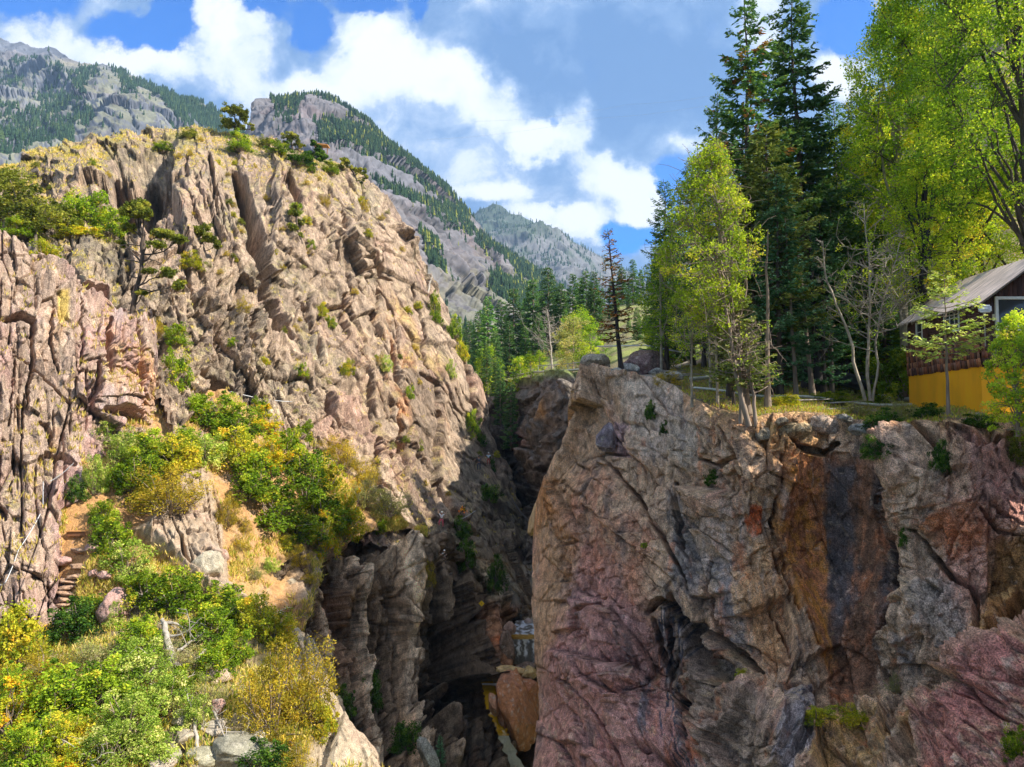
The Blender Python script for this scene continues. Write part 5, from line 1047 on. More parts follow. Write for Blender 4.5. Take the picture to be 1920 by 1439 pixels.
def bare_tree(key, pts, Y, r0, label, seed, nb=26, mat=None, name='bare_tree', cat_='bare tree', leaves=None, spread=.28, group=None):
    """pts: pixel polylines of its stems, each measured at distance Y"""
    r = rng_(seed); base = np.array(at(*pts[0][0], Y)); paths = []; ends = []
    H = abs(np.array(at(*pts[0][-1], Y))[2] - base[2])
    for k, pl in enumerate(pts):
        P = np.array([np.array(at(*p, Y)) - base for p in pl]); t = np.linspace(0, 1, 14); kk = np.linspace(0, 1, len(P)); P = np.stack([np.interp(t, kk, P[:, j]) for j in range(3)], -1) + r.normal(0, .012 * H / 3, (14, 3)) * np.minimum(1, t * 4)[:, None]
        P[:, 1] += r.normal(0, .3) * t
        paths.append((P, r0 * (.9 if k == 0 else .6) * (1 - .85 * t) + .012))
        for _ in range(nb):
            q = r.uniform(.32, 1); b = np.array([np.interp(q, t, P[:, j]) for j in range(3)]); a = r.uniform(0, 2 * np.pi); L = H * spread * (1.15 - q) * r.uniform(.5, 1.3) + .15
            e = b + np.array([np.cos(a), np.sin(a) , r.uniform(.2, .9)]) * L; B = bend(b, e, r, .14, 6); paths.append((B, np.linspace(.03, .009, 6) * (.7 + r0 * 2)))
            for _ in range(5):
                c = B[r.integers(2, 6)]; e2 = c + r.normal(0, .28 * L, 3) + np.array([0, 0, .1 * L]); C2 = bend(c, e2, r, .15, 4); paths.append((C2, np.linspace(.015, .006, 4))); ends.append(e2)
                for _ in range(2):
                    e3 = e2 + r.normal(0, .12 * L, 3); paths.append((bend(C2[2], e3, r, .15, 3), np.linspace(.009, .005, 3)))
    root = empty(name, base); tag(root, label, cat_, group)
    v, f = tubes(paths, 4); link('branches', npmesh('branches', v, f, mat or M_bark_pale, None, True), None, root)
    if leaves:
        en = np.array(ends); en = en[r.random(len(en)) < leaves[1]]
        fo = leafcloud(r, en, np.full(len(en), .22), 26, .075, PAL[leaves[0]], .5, .7); link('crown', npmesh('crown', *fo[:2], M_leaf, fo[2]), None, root)
    return root
bare_tree('bare1', [[(1632, 752), (1628, 690), (1632, 620), (1640, 540), (1632, 450), (1630, 372)], [(1636, 752), (1645, 690), (1640, 640), (1655, 560), (1672, 500), (1690, 440)]], 34, .085, 'nearly leafless grey tree with forked stems left of the cabin', 621, 26, leaves=('aspen', .28), spread=.27)
bare_tree('bare2', [[(1622, 750), (1605, 690), (1590, 620), (1560, 550), (1545, 500), (1543, 450)]], 33.5, .08, 'thin bare trunk leaning left beside the forked leafless tree', 622, 8, spread=.15)
bare_tree('bare3', [[(1036, 706), (1033, 660), (1030, 620), (1026, 580)]], 92, .16, 'pale dead tree with a rounded bare crown at the gorge lip', 623, 34, M_deadwood, spread=.42)
bare_tree('bare4', [[(1405, 800), (1388, 740), (1378, 690), (1366, 600), (1350, 520), (1345, 460)], [(1418, 800), (1412, 740), (1402, 690), (1400, 620)]], 31.2, .13, 'double grey trunk on the very cliff edge with bare twisting twigs', 624, 22, M_bark_tan, spread=.2, leaves=('aspen', .1))
bare_tree('bare5', [[(1745, 620), (1700, 600), (1690, 560), (1720, 500), (1740, 470)]], 37, .06, 'tangle of bare grey branches between the cabin roof and the dark trunk', 625, 30, M_bark_pale, spread=.5)
for px, Y, tp, w, lb, mt, ld in [(1438, 33.5, 560, .13, 'straight tan trunk right of the cliff-edge double trunk', M_bark_tan, 0), (1492, 37, 540, .11, 'slender brown trunk leaning slightly left among the firs', M_bark_tan, -12), (1523, 39.5, 520, .13, 'grey-brown trunk leaning left in front of a black one', M_bark_tan, -22), (1535, 41, 500, .22, 'thick black trunk in the middle of the grove', M_bark_char, -14),
                               (1558, 43, 520, .12, 'thin sunlit trunk right of the black one', M_bark_tan, 0), (1366, 36, 560, .12, 'short brown trunk in shade behind the small olive fir', M_bark_dark, 3), (1412, 38.5, 560, .20, 'dark fir trunk between the tan and the grey trunks', M_bark_dark, 0), (1575, 45, 540, .14, 'shaded trunk near the black pipe', M_bark_dark, 0), (1332, 38, 560, .07, 'very thin pale stem beside the yellow-green aspen', M_bark_pale, -4)]:
    b = np.array(floor_pt(px, Y, -.15)); t = np.array(at(px + ld * 1.6, tp - 130, Y)); tt = np.linspace(0, 1, 10)[:, None]; r = rng_(int(px)); P = (t - b) * tt + r.normal(0, .03, (10, 3)) * tt
    pth = [(P, w * (1 - .8 * tt[:, 0]) * (1 + .5 * np.exp(-tt[:, 0] * 14)))]
    for _ in range(14):
        q = r.uniform(.4, 1); c = (t - b) * q; a = r.uniform(0, 6.3); pth.append((bend(c, c + np.array([np.cos(a), np.sin(a), -.2]) * r.uniform(.3, .9), r, .1, 4), np.linspace(.02, .006, 4)))
    v, f = tubes(pth, 7); o = link('slender_tree', npmesh('slender_tree', v, f, mt, None, True), loc=b); tag(o, lb, 'tree trunk')
# cottonwoods at the right
cenv = lambda w, zl=.35: [(zl, 0, 0, w * .45, w * .45), (zl + .12, 0, 0, w * .9, w * .9), (.62, 0, 0, w, w), (.8, 0, 0, w * .82, w * .82), (.93, 0, 0, w * .5, w * .5), (1, 0, 0, w * .15, w * .15)]
broad('cw1', 1700, 42, 10, 'tall cottonwood whose rounded crown stands clear against the blue gap', 21, M_bark_pale, seed=631, env=cenv(3.4, .42), pal=PAL['cotton'], ncl=420, per=90, leaf=.12, clr=.62, tr=.26, nlimb=22, z0=.35, trunk=((0, 0, 0), (-.3, 0, .5), (.3, 0, 1)))
broad('cw2', 1740, 36, 300, 'cottonwood with a thick blackened trunk behind the cabin', 13, M_bark_char, seed=632, env=[(.42, .2, 0, 1.6, 1.4), (.5, .3, 0, 2.6, 2.2), (.7, .2, 0, 2.2, 2.2), (.9, 0, 0, 1.6, 1.6), (1, 0, 0, .6, .6)], pal=PAL['cotton'], ncl=230, per=90, leaf=.105, clr=.5, tr=.27, nlimb=16, z0=.42)
broad('cw3', 1800, 40, -120, 'huge cottonwood filling the top right, left of the corner crown', 23, M_bark_dark, seed=633, env=cenv(4.2, .38), pal=PAL['cottondark'], ncl=520, per=90, leaf=.12, clr=.66, tr=.22, nlimb=26, z0=.35)
broad('cw4', 1905, 33, -150, 'cottonwood at the top right corner, its branches arching over the cabin', 20, M_bark_dark, seed=634, env=cenv(3.9, .40), pal=PAL['cottondark'], ncl=460, per=90, leaf=.11, clr=.6, tr=.22, nlimb=26, z0=.35, trunk=((1.0, 0, 0), (.6, 0, .5), (0, 0, 1)))
broad('cw5', 1850, 44, 300, 'bright cottonwood directly above the metal roof', 15, M_bark_dark, seed=635, env=cenv(3.6, .28), pal=PAL['cotton'], ncl=300, per=80, leaf=.12, clr=.62, tr=.25, nlimb=18, z0=.3)
broad('cw6', 1765, 48, 200, 'cottonwood behind the black trunk, yellowing at its foot', 18, M_bark_dark, seed=636, env=cenv(3.3, .3), pal=PAL['cotton'], ncl=300, per=80, leaf=.13, clr=.65, tr=.25, nlimb=18, z0=.3)
broad('cw7', 1960, 38, 200, 'cottonwood at the right edge above the cabin gable', 15, M_bark_dark, seed=637, env=cenv(3.4, .3), pal=PAL['cotton'], ncl=260, per=80, leaf=.12, clr=.6, tr=.25, nlimb=16, z0=.3)
broad('cw8', 1655, 50, 190, 'narrow cottonwood with golden tips behind the tall rounded crown', 18, M_bark_dark, seed=638, env=cenv(2.2, .3), pal=PAL['cotton'], ncl=200, per=80, leaf=.13, clr=.6, tr=.2, nlimb=14, z0=.3)
broad('willow', 1905, 23.6, 590, 'bright yellow-green willow shrub hiding the cabin front corner', 4.6, M_bark_tan, 'willow shrub', 'willow_shrub', seed=639, env=[(.04, 0, 0, .7, .7), (.2, 0, 0, 1.0, 1.0), (.5, 0, 0, 1.05, 1.0), (.8, .1, 0, .85, .8), (1, .1, 0, .35, .3)], pal=PAL['aspen'], ncl=200, per=70, leaf=.085, clr=.25, tr=.07, nlimb=16, z0=.05)
broad('gorge_aspen', 915, 108, 655, 'bright green aspen peeking over the sunlit rib by the gorge', 6, M_bark_pale, 'aspen tree', 'aspen_tree', where='px', basepy=745, seed=640, env=cenv(2.0, .1), pal=PAL['green'], ncl=70, per=60, leaf=.17, clr=.6, tr=.12, nlimb=8, z0=.1)
broad('bench_bush', 995, 93, 665, 'small bright green aspen at the end of the pipe on the gorge lip', 4, M_bark_pale, 'aspen tree', 'aspen_tree', where='px', basepy=712, seed=641, env=cenv(1.4, .05), pal=PAL['green'], ncl=45, per=60, leaf=.15, clr=.5, tr=.08, nlimb=6, z0=.1)
broad('bench_bush2', 975, 100, 670, 'green aspen left of the pipe end, rooted below the gorge lip', 6, M_bark_pale, 'aspen tree', 'aspen_tree', where='px', basepy=760, seed=642, env=cenv(1.6, .05), pal=PAL['green'], ncl=60, per=60, leaf=.16, clr=.5, tr=.08, nlimb=6, z0=.1)
for i, (px, Y, tp, w, k, lb) in enumerate([(1075, 84, 600, 2.6, 'grey', 'pale olive willow thicket on the bank above the pipe'), (1108, 80, 615, 2.2, 'cottondark', 'yellow-green shrub right of the pale thicket above the pipe'), (1060, 90, 640, 2.0, 'grey', 'low olive shrub left of the pale thicket'), (1012, 96, 660, 1.8, 'green', 'green shrub behind the dead tree at the gorge lip'),
                                      (1090, 88, 585, 2.4, 'cottondark', 'taller yellow-green willow behind the pale thicket'), (1250, 55, 600, 2.0, 'cottondark', 'leafy shrub at the foot of the aspens behind the boulders')]):
    broad('bb%d' % i, px, Y, tp, lb, 5, M_bark_tan, 'shrub', 'shrub', where='valley' if px < 1150 else 'floor', seed=650 + i, env=[(.05, 0, 0, w * .8, w * .8), (.4, 0, 0, w, w), (.75, 0, 0, w * .8, w * .8), (1, 0, 0, w * .2, w * .2)], pal=PAL[k], ncl=80, per=60, leaf=.15, clr=.5, tr=.06, nlimb=10, z0=.05)
BH0 = []
# ---- hill junipers and the leaning pine
def clump_tree(name, sh, base, px_pts, clumps, pal, label, seed, r0=.14, cat_='juniper tree', leaf=.10, per=70, Y=None, bark=None, extra=None):
    """a gnarled tree: trunk through measured points, foliage in separate pads (px, py, rx px, ry px)"""
    r = rng_(seed); b = surf(sh, *base)[0] if sh else at(*base, Y); Y = Y or b.y
    B = np.array(b); pts = [B * 0] + [np.array(at(*p, Y)) - B for p in px_pts]
    P = np.array(pts); t = np.linspace(0, 1, 14); kk = np.linspace(0, 1, len(P)); P = np.stack([np.interp(t, kk, P[:, j]) for j in range(3)], -1) + r.normal(0, .03, (14, 3)) * np.minimum(1, t * 4)[:, None]; P[0, 2] -= .2
    paths = [(P, r0 * (1 - .7 * t) + .02)]; fo = []
    for (cx, cy, rx, ry) in clumps:
        c = np.array(at(cx, cy, Y)) - B; s = Y / FOC; c[1] += r.normal(0, .5) * rx * s
        k = P[((P - c) ** 2).sum(1).argmin()]; k = P[max(0, ((P - k) ** 2).sum(1).argmin() - 2)]
        L = bend(k, c, r, .15, 7); paths.append((L, np.linspace(r0 * .4, .015, 7)))
        n = max(6, int(rx * ry / 9)); d = r.normal(size=(n, 3)); d /= np.linalg.norm(d, axis=1)[:, None]
        cc = c + d * np.array([rx * s, rx * s * .8, ry * s]) * r.uniform(.2, .9, (n, 1)); fo.append(leafcloud(r, cc, np.full(n, .16 + .1 * rx * s), per, leaf * 1.35, pal, .7, .5, .7))
        for q in cc[::3]: paths.append((bend(L[4], q, r, .15, 4), np.linspace(.02, .008, 4)))
    for (cx, cy) in (extra or []):
        c = np.array(at(cx, cy, Y)) - B; k = P[((P - c) ** 2).sum(1).argmin()]; L = bend(k, c, r, .2, 6); paths.append((L, np.linspace(.05, .012, 6)))
        for _ in range(6): q = L[r.integers(2, 6)]; paths.append((bend(q, q + r.normal(0, .35, 3), r, .2, 4), np.linspace(.02, .007, 4)))
    root = empty(name, b); tag(root, label, cat_)
    v, f, c = cat(fo); link('crown', npmesh('crown', v, f, M_bush, c), None, root)
    v, f = tubes(paths, 5); link('trunk', npmesh('trunk', v, f, bark or M_bark_dark, None, True), None, root)
for x_ in [(300, 262, 40, 20, 'green', 'low green shrub on the bare hill top, left of the lone juniper'), (355, 255, 36, 16, 'juniper', 'small olive shrub on the hill top near the lone juniper'), (620, 318, 40, 24, 'green', 'green shrub between the dark and the windswept juniper'), (500, 270, 36, 18, 'juniper', 'olive shrub right of the lone juniper')]: BH0.append(x_)
clump_tree('pine_tree', 'cliff', (246, 586), [(252, 560), (262, 520), (268, 480), (265, 440), (258, 400)], [(250, 395, 26, 20), (275, 405, 18, 14), (262, 378, 16, 10), (240, 425, 18, 10), (300, 437, 26, 11), (330, 445, 24, 10), (295, 460, 20, 8), (228, 455, 10, 8), (320, 515, 18, 14), (335, 535, 14, 14), (285, 512, 12, 9), (270, 550, 12, 6)], PAL['juniper'], 'leaning pine with gnarled dark trunk on top of the near left wall', 701, .17, 'pine tree', extra=[(220, 490), (230, 510), (215, 470), (300, 545), (310, 500)])
clump_tree('juniper_tree', None, (440, 262), [(442, 250), (440, 236), (442, 222)], [(440, 212, 28, 14), (418, 222, 16, 12), (462, 222, 17, 13), (430, 235, 22, 9), (455, 238, 22, 8), (472, 236, 8, 8)], PAL['juniper'], 'round dense juniper standing alone on the hill crest', 702, .2, leaf=.13, Y=91)
clump_tree('juniper_tree', 'hill', (548, 285), [(548, 275), (545, 262)], [(545, 258, 20, 12), (560, 268, 14, 9), (532, 268, 12, 8)], PAL['juniper'], 'pale olive juniper on the crest right of the lone round one', 703, .12, leaf=.14)
clump_tree('juniper_tree', 'hill', (582, 318), [(585, 300), (590, 285)], [(575, 290, 18, 16), (595, 285, 16, 15), (588, 268, 10, 10), (605, 295, 14, 12), (560, 300, 12, 8)], PAL['dark'], 'dark green juniper on the crest beside the orange plank', 704, .15, leaf=.14)
clump_tree('juniper_tree', 'hill', (665, 335), [(662, 322), (655, 312)], [(650, 308, 17, 11), (662, 316, 14, 10), (640, 312, 8, 7), (680, 322, 12, 8), (686, 334, 8, 10)], PAL['juniper'], 'windswept juniper at the right end of the hill crest', 705, .14, leaf=.14)
clump_tree('juniper_tree', 'hill', (372, 478), [(372, 462), (368, 450)], [(372, 436, 24, 13), (395, 448, 18, 11), (350, 446, 14, 9), (408, 458, 12, 9), (385, 424, 12, 8)], PAL['juniper'], 'spreading juniper right of the leaning pine', 706, .13, leaf=.11)
clump_tree('fir_tree', 'hill', (556, 462), [(556, 430), (555, 400), (554, 378)], [(555, 385, 8, 8), (550, 400, 11, 8), (560, 414, 12, 8), (552, 430, 15, 9), (562, 442, 12, 7)], PAL['juniper'], 'slim fir growing out of the middle of the sunlit cliff', 707, .1, 'fir tree', leaf=.12)
# ---- shrubs
BUSH = {}
def bush_mesh(kind, seed, round_=1.0):
    r = rng_(seed); n = 90
    d = r.normal(size=(n, 3)); d[:, 2] = np.abs(d[:, 2]) * 1.1 - .12; d /= np.linalg.norm(d, axis=1)[:, None]
    rad = r.uniform(.35, 1, (n, 1)) ** .6 * (1 + .65 * perlin(d[:, 0] * 1.7, d[:, 1] * 1.7, d[:, 2] * 1.7, seed))[:, None]
    cen = d * rad * np.array([.5, .5, .86]) + np.array([0, 0, .06])
    per = {'gold': 100, 'pale': 85}.get(kind, 70); leaf = {'gold': .035, 'pale': .04, 'grey': .036}.get(kind, .052)
    fo = leafcloud(r, cen, r.uniform(.05, .19, n), per, leaf, PAL[kind], .5, .35 if kind in ('gold', 'grey') else .62)
    paths = [(bend(np.array([r.normal(0, .04), r.normal(0, .04), -.1]), c, r, .12, 5), np.linspace(.016, .004, 5)) for c in cen[::2]]
    for _ in range(6):
        c = cen[r.integers(n)]; paths.append((bend(c * .6, c * 1.25, r, .15, 4), np.linspace(.007, .003, 4)))
    return fo, tubes(paths, 4)
def bush(px, py, w, h, kind, label, sh='slope', group=None, var=None, Y=None):
    """centre (px, py) and size in photo pixels; its foot stands on the ground there"""
    k = (kind, (var if var is not None else int(px * 7 + py) % 3))
    if k not in BUSH:
        fo, tr = bush_mesh(kind, 800 + 10 * list(PAL).index(kind) + k[1])
        BUSH[k] = (npmesh('foliage', fo[0], fo[1], M_bush, fo[2]), npmesh('stems', tr[0], tr[1], M_bark_tan, None, True))
    b, n = surf(sh, px, py + h * 0.38) if sh else (at(px, py + h * .38, Y), None)
    s = b.y / FOC; root = empty('shrub', b); root.scale = (w * s * 1.03, w * s * 1.03, h * s * 1.03); root.rotation_euler = (0, 0, (px * 1.7) % 6.28)
    tag(root, label, 'shrub', group)
    for me, nm in zip(BUSH[k], ('foliage', 'stems')): link(nm, me, None, root)
    return root
BL = [ # upper trail
 (205, 812, 66, 42, 'pale', 'pale flowering bush at the top of the dirt trail'), (180, 890, 46, 80, 'pale', 'upright pale shrub between the near wall and the trail'), (138, 918, 40, 46, 'dark', 'small dark green bush against the near wall by the trail'),
 (228, 850, 70, 70, 'pale', 'pale bush on the right of the upper trail'), (255, 892, 90, 78, 'green', 'green bush behind the golden-brown one, right of the trail'), (275, 845, 90, 60, 'green', 'green bush under the hanging cable'), (330, 865, 84, 66, 'yellowgreen', 'yellow-green bush in the middle of the slope above the golden-brown one'),
 (385, 850, 70, 66, 'pale', 'pale bush between the yellow-green one and the orange-tipped one'), (345, 830, 60, 44, 'green', 'green bush at the foot of the dirt patch'), (312, 940, 128, 92, 'gold', 'golden-brown feathery bush beside the rock outcrop'), (330, 675, 52, 90, 'green', 'tall green bush wedged right of the near wall top'),
 (392, 768, 90, 58, 'green', 'green bush below the dark cave with the cable'), (372, 752, 34, 36, 'pale', 'small pale bush right beside the dirt patch'), (440, 800, 84, 62, 'green', 'green bush left of the rusty-tipped one'), (492, 800, 54, 46, 'autumn', 'rusty-tipped small bush at the cliff foot'),
 (440, 850, 84, 70, 'yellowgreen', 'yellowish bush below the rusty-tipped one'), (485, 745, 32, 40, 'green', 'small green bush in the rocks above the slope'), (568, 788, 42, 52, 'green', 'lone green bush on the cliff foot above the slope'), (500, 860, 80, 66, 'autumn', 'orange and yellow leafed bush in the centre of the slope'), (530, 850, 70, 80, 'green', 'green bush below the lone cliff-foot one'),
 (470, 905, 90, 80, 'green', 'vivid green bush at the left of the big green thicket'), (520, 955, 120, 80, 'green', 'vivid green bush at the bottom of the big green thicket'), (565, 900, 90, 90, 'green', 'vivid green bush in the middle of the big green thicket'), (600, 960, 100, 80, 'green', 'vivid green bush at the right of the big green thicket'), (560, 990, 100, 44, 'green', 'low green bush along the lower rim of the thicket'),
 (645, 975, 66, 84, 'autumn', 'golden yellow bush at the right tip of the thicket by the ledge'), (612, 895, 60, 60, 'yellowgreen', 'yellow-green bush above the golden yellow one'), (640, 855, 66, 70, 'gold', 'gold-brown bush against the cliff right of the thicket'), (682, 885, 54, 58, 'gold', 'second gold-brown bush against the cliff, further right'), (612, 838, 42, 44, 'gold', 'little gold-brown bush highest against the cliff'),
 (725, 945, 94, 52, 'grey', 'grey-green scrub at the right end above the ledge'), (680, 930, 70, 50, 'grey', 'grey-green scrub between the gold-brown and the ledge scrub'), (428, 960, 44, 62, 'gold', 'tawny shrub at the left foot of the thicket beside the outcrop'), (205, 1008, 74, 70, 'green', 'green bush right of the wooden step'), (238, 1055, 84, 70, 'pale', 'pale green bush right of the stone steps'), (192, 962, 50, 40, 'green', 'small green bush just above the wooden step'),
 (598, 1060, 54, 66, 'autumn', 'orange-gold shrub hanging below the cave hollow'), (552, 1052, 46, 40, 'gold', 'tawny shrub on the sandy slope left of the orange-gold one'), (505, 1062, 34, 30, 'pale', 'little pale tuft bush on the bare sandy slope'), (450, 1020, 36, 26, 'gold', 'low tawny clump on the sandy slope, upper left'), (478, 1075, 34, 24, 'grey', 'low grey-green clump low on the sandy slope'), (535, 1020, 36, 26, 'yellowgreen', 'low yellowish clump under the green thicket'), (455, 985, 30, 26, 'gold', 'tawny clump beside the outcrop edge'), (565, 1095, 30, 22, 'gold', 'tawny clump by the smooth tan boulder'), (275, 925, 60, 50, 'yellowgreen', 'yellow-green bush at the left flank of the golden-brown one'), (716, 1012, 22, 26, 'green', 'tiny green plant on the dirt ledge')]
for x in BL: bush(*x)
BL2 = [(48, 1138, 42, 46, 'green', 'small green bush at the foot of the near wall'), (275, 1105, 84, 66, 'green', 'green bush right behind the pink boulder'), (335, 1118, 100, 74, 'green', 'green bush above the weathered stump'), (425, 1132, 110, 76, 'green', 'large bright green bush above the golden cedar'), (470, 1165, 66, 66, 'yellowgreen', 'yellow-green bush between the green one and the broken snag'),
 (395, 1175, 90, 66, 'green', 'green bush right of the weathered stump'), (140, 1168, 90, 72, 'dark', 'dark green bush below the end of the trail'), (170, 1140, 60, 40, 'green', 'green bush left of the pink boulder'), (28, 1210, 100, 110, 'yellowgreen', 'tall yellow-green bush at the left edge below the wall'), (70, 1260, 110, 84, 'gold', 'golden bush at the left edge below the tall yellow-green one'),
 (170, 1225, 110, 76, 'grey', 'grey twiggy bush below the dark green one'), (262, 1195, 90, 70, 'green', 'green bush below the pink boulder'), (258, 1248, 104, 74, 'pale', 'pale bush left of the weathered stump'), (335, 1235, 80, 60, 'grey', 'grey-green bush at the foot of the stump'), (105, 1310, 130, 90, 'green', 'wide green bush in the lower left'), (22, 1345, 100, 86, 'autumn', 'yellow-orange bush at the lower left edge'),
 (190, 1290, 110, 80, 'green', 'green bush left of the cream-flowered one'), (245, 1345, 130, 96, 'pale', 'largest cream-flowered bush in the lower foreground'), (310, 1300, 84, 80, 'pale', 'cream-flowered bush right above the largest one'), (205, 1400, 110, 76, 'pale', 'cream-flowered bush below the largest one'), (290, 1392, 96, 70, 'pale', 'cream-flowered bush beside the grey boulders'), (55, 1405, 96, 76, 'green', 'green bush in the bottom left corner'),
 (135, 1425, 84, 50, 'autumn', 'yellow bush at the very bottom, left'), (120, 1375, 80, 60, 'yellowgreen', 'yellow-green bush above the bottom yellow one'), (362, 1335, 56, 64, 'pale', 'small cream-flowered bush by the fallen trunk'), (400, 1240, 76, 60, 'green', 'green bush left of the golden cedar top'), (440, 1215, 60, 56, 'green', 'green bush touching the golden cedar from above'),
 (515, 1190, 70, 66, 'yellowgreen', 'yellow bush on the lit edge above the golden cedar'), (605, 1350, 54, 70, 'yellowgreen', 'yellow-green tuft bush on the lit edge right of the golden cedar'), (500, 1415, 90, 60, 'dark', 'shaded bush under the golden cedar'), (560, 1420, 80, 60, 'gold', 'dull golden shrub at the bottom below the cedar'), (330, 1285, 60, 50, 'green', 'green bush on the fallen trunk'), (390, 1300, 70, 60, 'grey', 'grey-green scrub between the fallen trunk and the cedar'),
 (20, 1290, 70, 60, 'green', 'green bush at the left edge under the golden bush'), (215, 1150, 40, 40, 'pale', 'pale sprig bush leaning on the pink boulder')]
for x in BL2: bush(*x, sh='ground')
bush(512, 1310, 130, 150, 'gold', 'big golden cedar-like shrub, left half of the pair on the lit edge', 'ground', var=0); bush(560, 1290, 130, 160, 'gold', 'big golden cedar-like shrub, right half of the pair on the lit edge', 'ground', var=1)
BH = [(30, 385, 110, 80, 'juniper', 'dark olive juniper scrub at the left edge above the near wall'), (100, 400, 100, 70, 'juniper', 'olive scrub second from the left above the near wall'), (158, 385, 84, 84, 'green', 'bright green bush above the near wall, tallest of its row'), (205, 412, 64, 52, 'green', 'green bush between the tallest one and the leaning pine'), (10, 340, 70, 50, 'juniper', 'olive scrub highest at the left edge of the hill'),
 (92, 462, 60, 56, 'yellowgreen', 'bright yellow-green bush hanging over the near wall'), (108, 482, 30, 34, 'green', 'small green sprig under the bright yellow-green bush'), (40, 418, 70, 34, 'green', 'low green bush along the lip of the near wall'), (150, 425, 90, 30, 'yellowgreen', 'low yellowish bush on the grassy shelf'), (450, 272, 50, 34, 'green', 'green bush just below the lone crest juniper'),
 (520, 288, 44, 26, 'green', 'green bush on the crest between two junipers'), (560, 305, 54, 30, 'dark', 'dark bush at the foot of the dark crest juniper'), (525, 590, 56, 36, 'yellowgreen', 'yellow-green bush at the mouth of the big crack'), (548, 622, 44, 48, 'yellowgreen', 'yellow-green bush trailing below the big crack'), (498, 560, 26, 60, 'green', 'green bush inside the big dark crack'), (492, 515, 20, 50, 'dark', 'dark bush higher in the big crack'),
 (325, 640, 44, 40, 'green', 'green bush on the rocks above the near wall corner'), (600, 585, 22, 26, 'yellowgreen', 'small tuft left of the cliff centre'), (622, 602, 22, 24, 'green', 'small green tuft right of the yellow one on the cliff'), (575, 465, 16, 18, 'green', 'tiny green tuft under the slim cliff fir'), (540, 410, 26, 22, 'green', 'green tuft beside the slim cliff fir'), (608, 380, 22, 26, 'gold', 'dry tuft on the upper cliff right of the fir'),
 (680, 390, 18, 26, 'gold', 'dry tuft on the upper right cliff'), (715, 680, 24, 34, 'gold', 'dry brown tuft above the orange overhang'), (720, 690, 20, 30, 'pale', 'pale tuft left of the orange overhang'), (812, 585, 26, 56, 'green', 'green strip bush on the right shoulder of the hill'), (846, 625, 30, 44, 'green', 'green bush lower on the right shoulder'), (864, 660, 26, 36, 'yellowgreen', 'yellow-green bush on the right shoulder above the gorge firs'),
 (844, 695, 18, 34, 'pale', 'pale tuft on the pale slab of the shoulder'), (884, 800, 30, 46, 'green', 'green bush high above the two climbers'), (900, 826, 22, 24, 'dark', 'dark bush close above the two climbers'), (915, 925, 40, 36, 'dark', 'dark bush in the shade below the two climbers'), (870, 990, 40, 40, 'dark', 'dark bush above the mossy gully'), (430, 600, 30, 30, 'gold', 'dry shrub on the middle cliff left of the big crack'),
 (400, 650, 30, 40, 'grey', 'grey-green shrub low on the cliff'), (355, 500, 40, 30, 'yellowgreen', 'yellowish shrub below the spreading juniper'), (290, 620, 30, 40, 'gold', 'dry shrub on the near wall crest'), (250, 345, 40, 20, 'gold', 'dry shrub on the grassy hill top'), (640, 700, 26, 30, 'yellowgreen', 'yellow-green tuft in the lower cliff'), (560, 700, 24, 28, 'green', 'green tuft in the lower cliff'),
 (930, 870, 24, 30, 'dark', 'dark sprig on the shaded gorge edge right of the climbers'), (765, 740, 18, 24, 'green', 'green sprig on the orange overhang')]
for x in BH + BH0: bush(*x, sh='hill')
BC = [(640, 1325, 40, 56, 'dark', 'dark bush in the shaded cleft behind the lit edge'), (706, 1290, 40, 70, 'dark', 'dark green bush halfway down the gorge wall'), (745, 1395, 54, 60, 'dark', 'dark green bush at the bottom of the gorge wall'), (690, 1255, 30, 44, 'dark', 'small dark bush above the halfway one'), (775, 1085, 32, 50, 'gold', 'mossy brown shrub on the round gorge buttress'), (875, 1040, 44, 60, 'dark', 'mossy bush in the gully below the dirt notch'),
 (905, 1090, 36, 60, 'dark', 'mossy growth lower in the gully'), (868, 1225, 30, 36, 'dark', 'green growth at the bottom of the black hollow'), (660, 1390, 40, 40, 'dark', 'shaded bush at the foot of the cleft'), (700, 1100, 18, 24, 'dark', 'tiny dark sprig on the gorge wall')]
for x in BC: bush(*x, sh='gorge_wall')
BR = [(1212, 765, 22, 34, 'dark', 'dark green tuft on the grey rock left of the trees'), (1236, 795, 24, 26, 'dark', 'second dark tuft, just below the first on the grey rock'), (1660, 850, 44, 40, 'dark', 'dark bush at the top of the wet rock panel'), (1700, 870, 50, 44, 'dark', 'dark bush hanging left of the big right buttress'), (1765, 880, 34, 60, 'dark', 'dark moss bush in the crack of the right buttress'), (1830, 800, 60, 26, 'dark', 'low dark bush on the rim below the cabin corner'),
 (1640, 820, 50, 40, 'grey', 'grey dry bush on the rim left of the cabin'), (1665, 1137, 22, 18, 'green', 'small bright plant beside the wet panel foot'), (1530, 1370, 60, 22, 'yellowgreen', 'yellow moss cushion above the ochre rock'), (1600, 1350, 70, 24, 'yellowgreen', 'second yellow moss cushion on the ochre rock'), (1325, 900, 30, 30, 'dark', 'dark plant in the nook under the leaning trunks'), (1108, 820, 16, 30, 'juniper', 'olive sprig beside the mauve block'),
 (1213, 1025, 14, 10, 'green', 'tiny green plant on the red rock'), (1720, 1020, 20, 40, 'dark', 'dark plant in the joint right of the wet panel'), (1905, 1395, 40, 60, 'green', 'green bush in the bottom right corner'), (1680, 1285, 34, 30, 'grey', 'dull plant at the foot of the lens-shaped block'), (1380, 1265, 34, 22, 'yellowgreen', 'moss cushion on top of the dark lower block'), (1910, 845, 60, 50, 'juniper', 'olive plants on the rim at the right edge')]
for x in BR: bush(*x, sh='right')
def floor_bush(px, Y, w, h, kind, label):
    o = bush(px, 700, w, h, kind, label, None, Y=Y); o.location = floor_pt(px, Y); return o
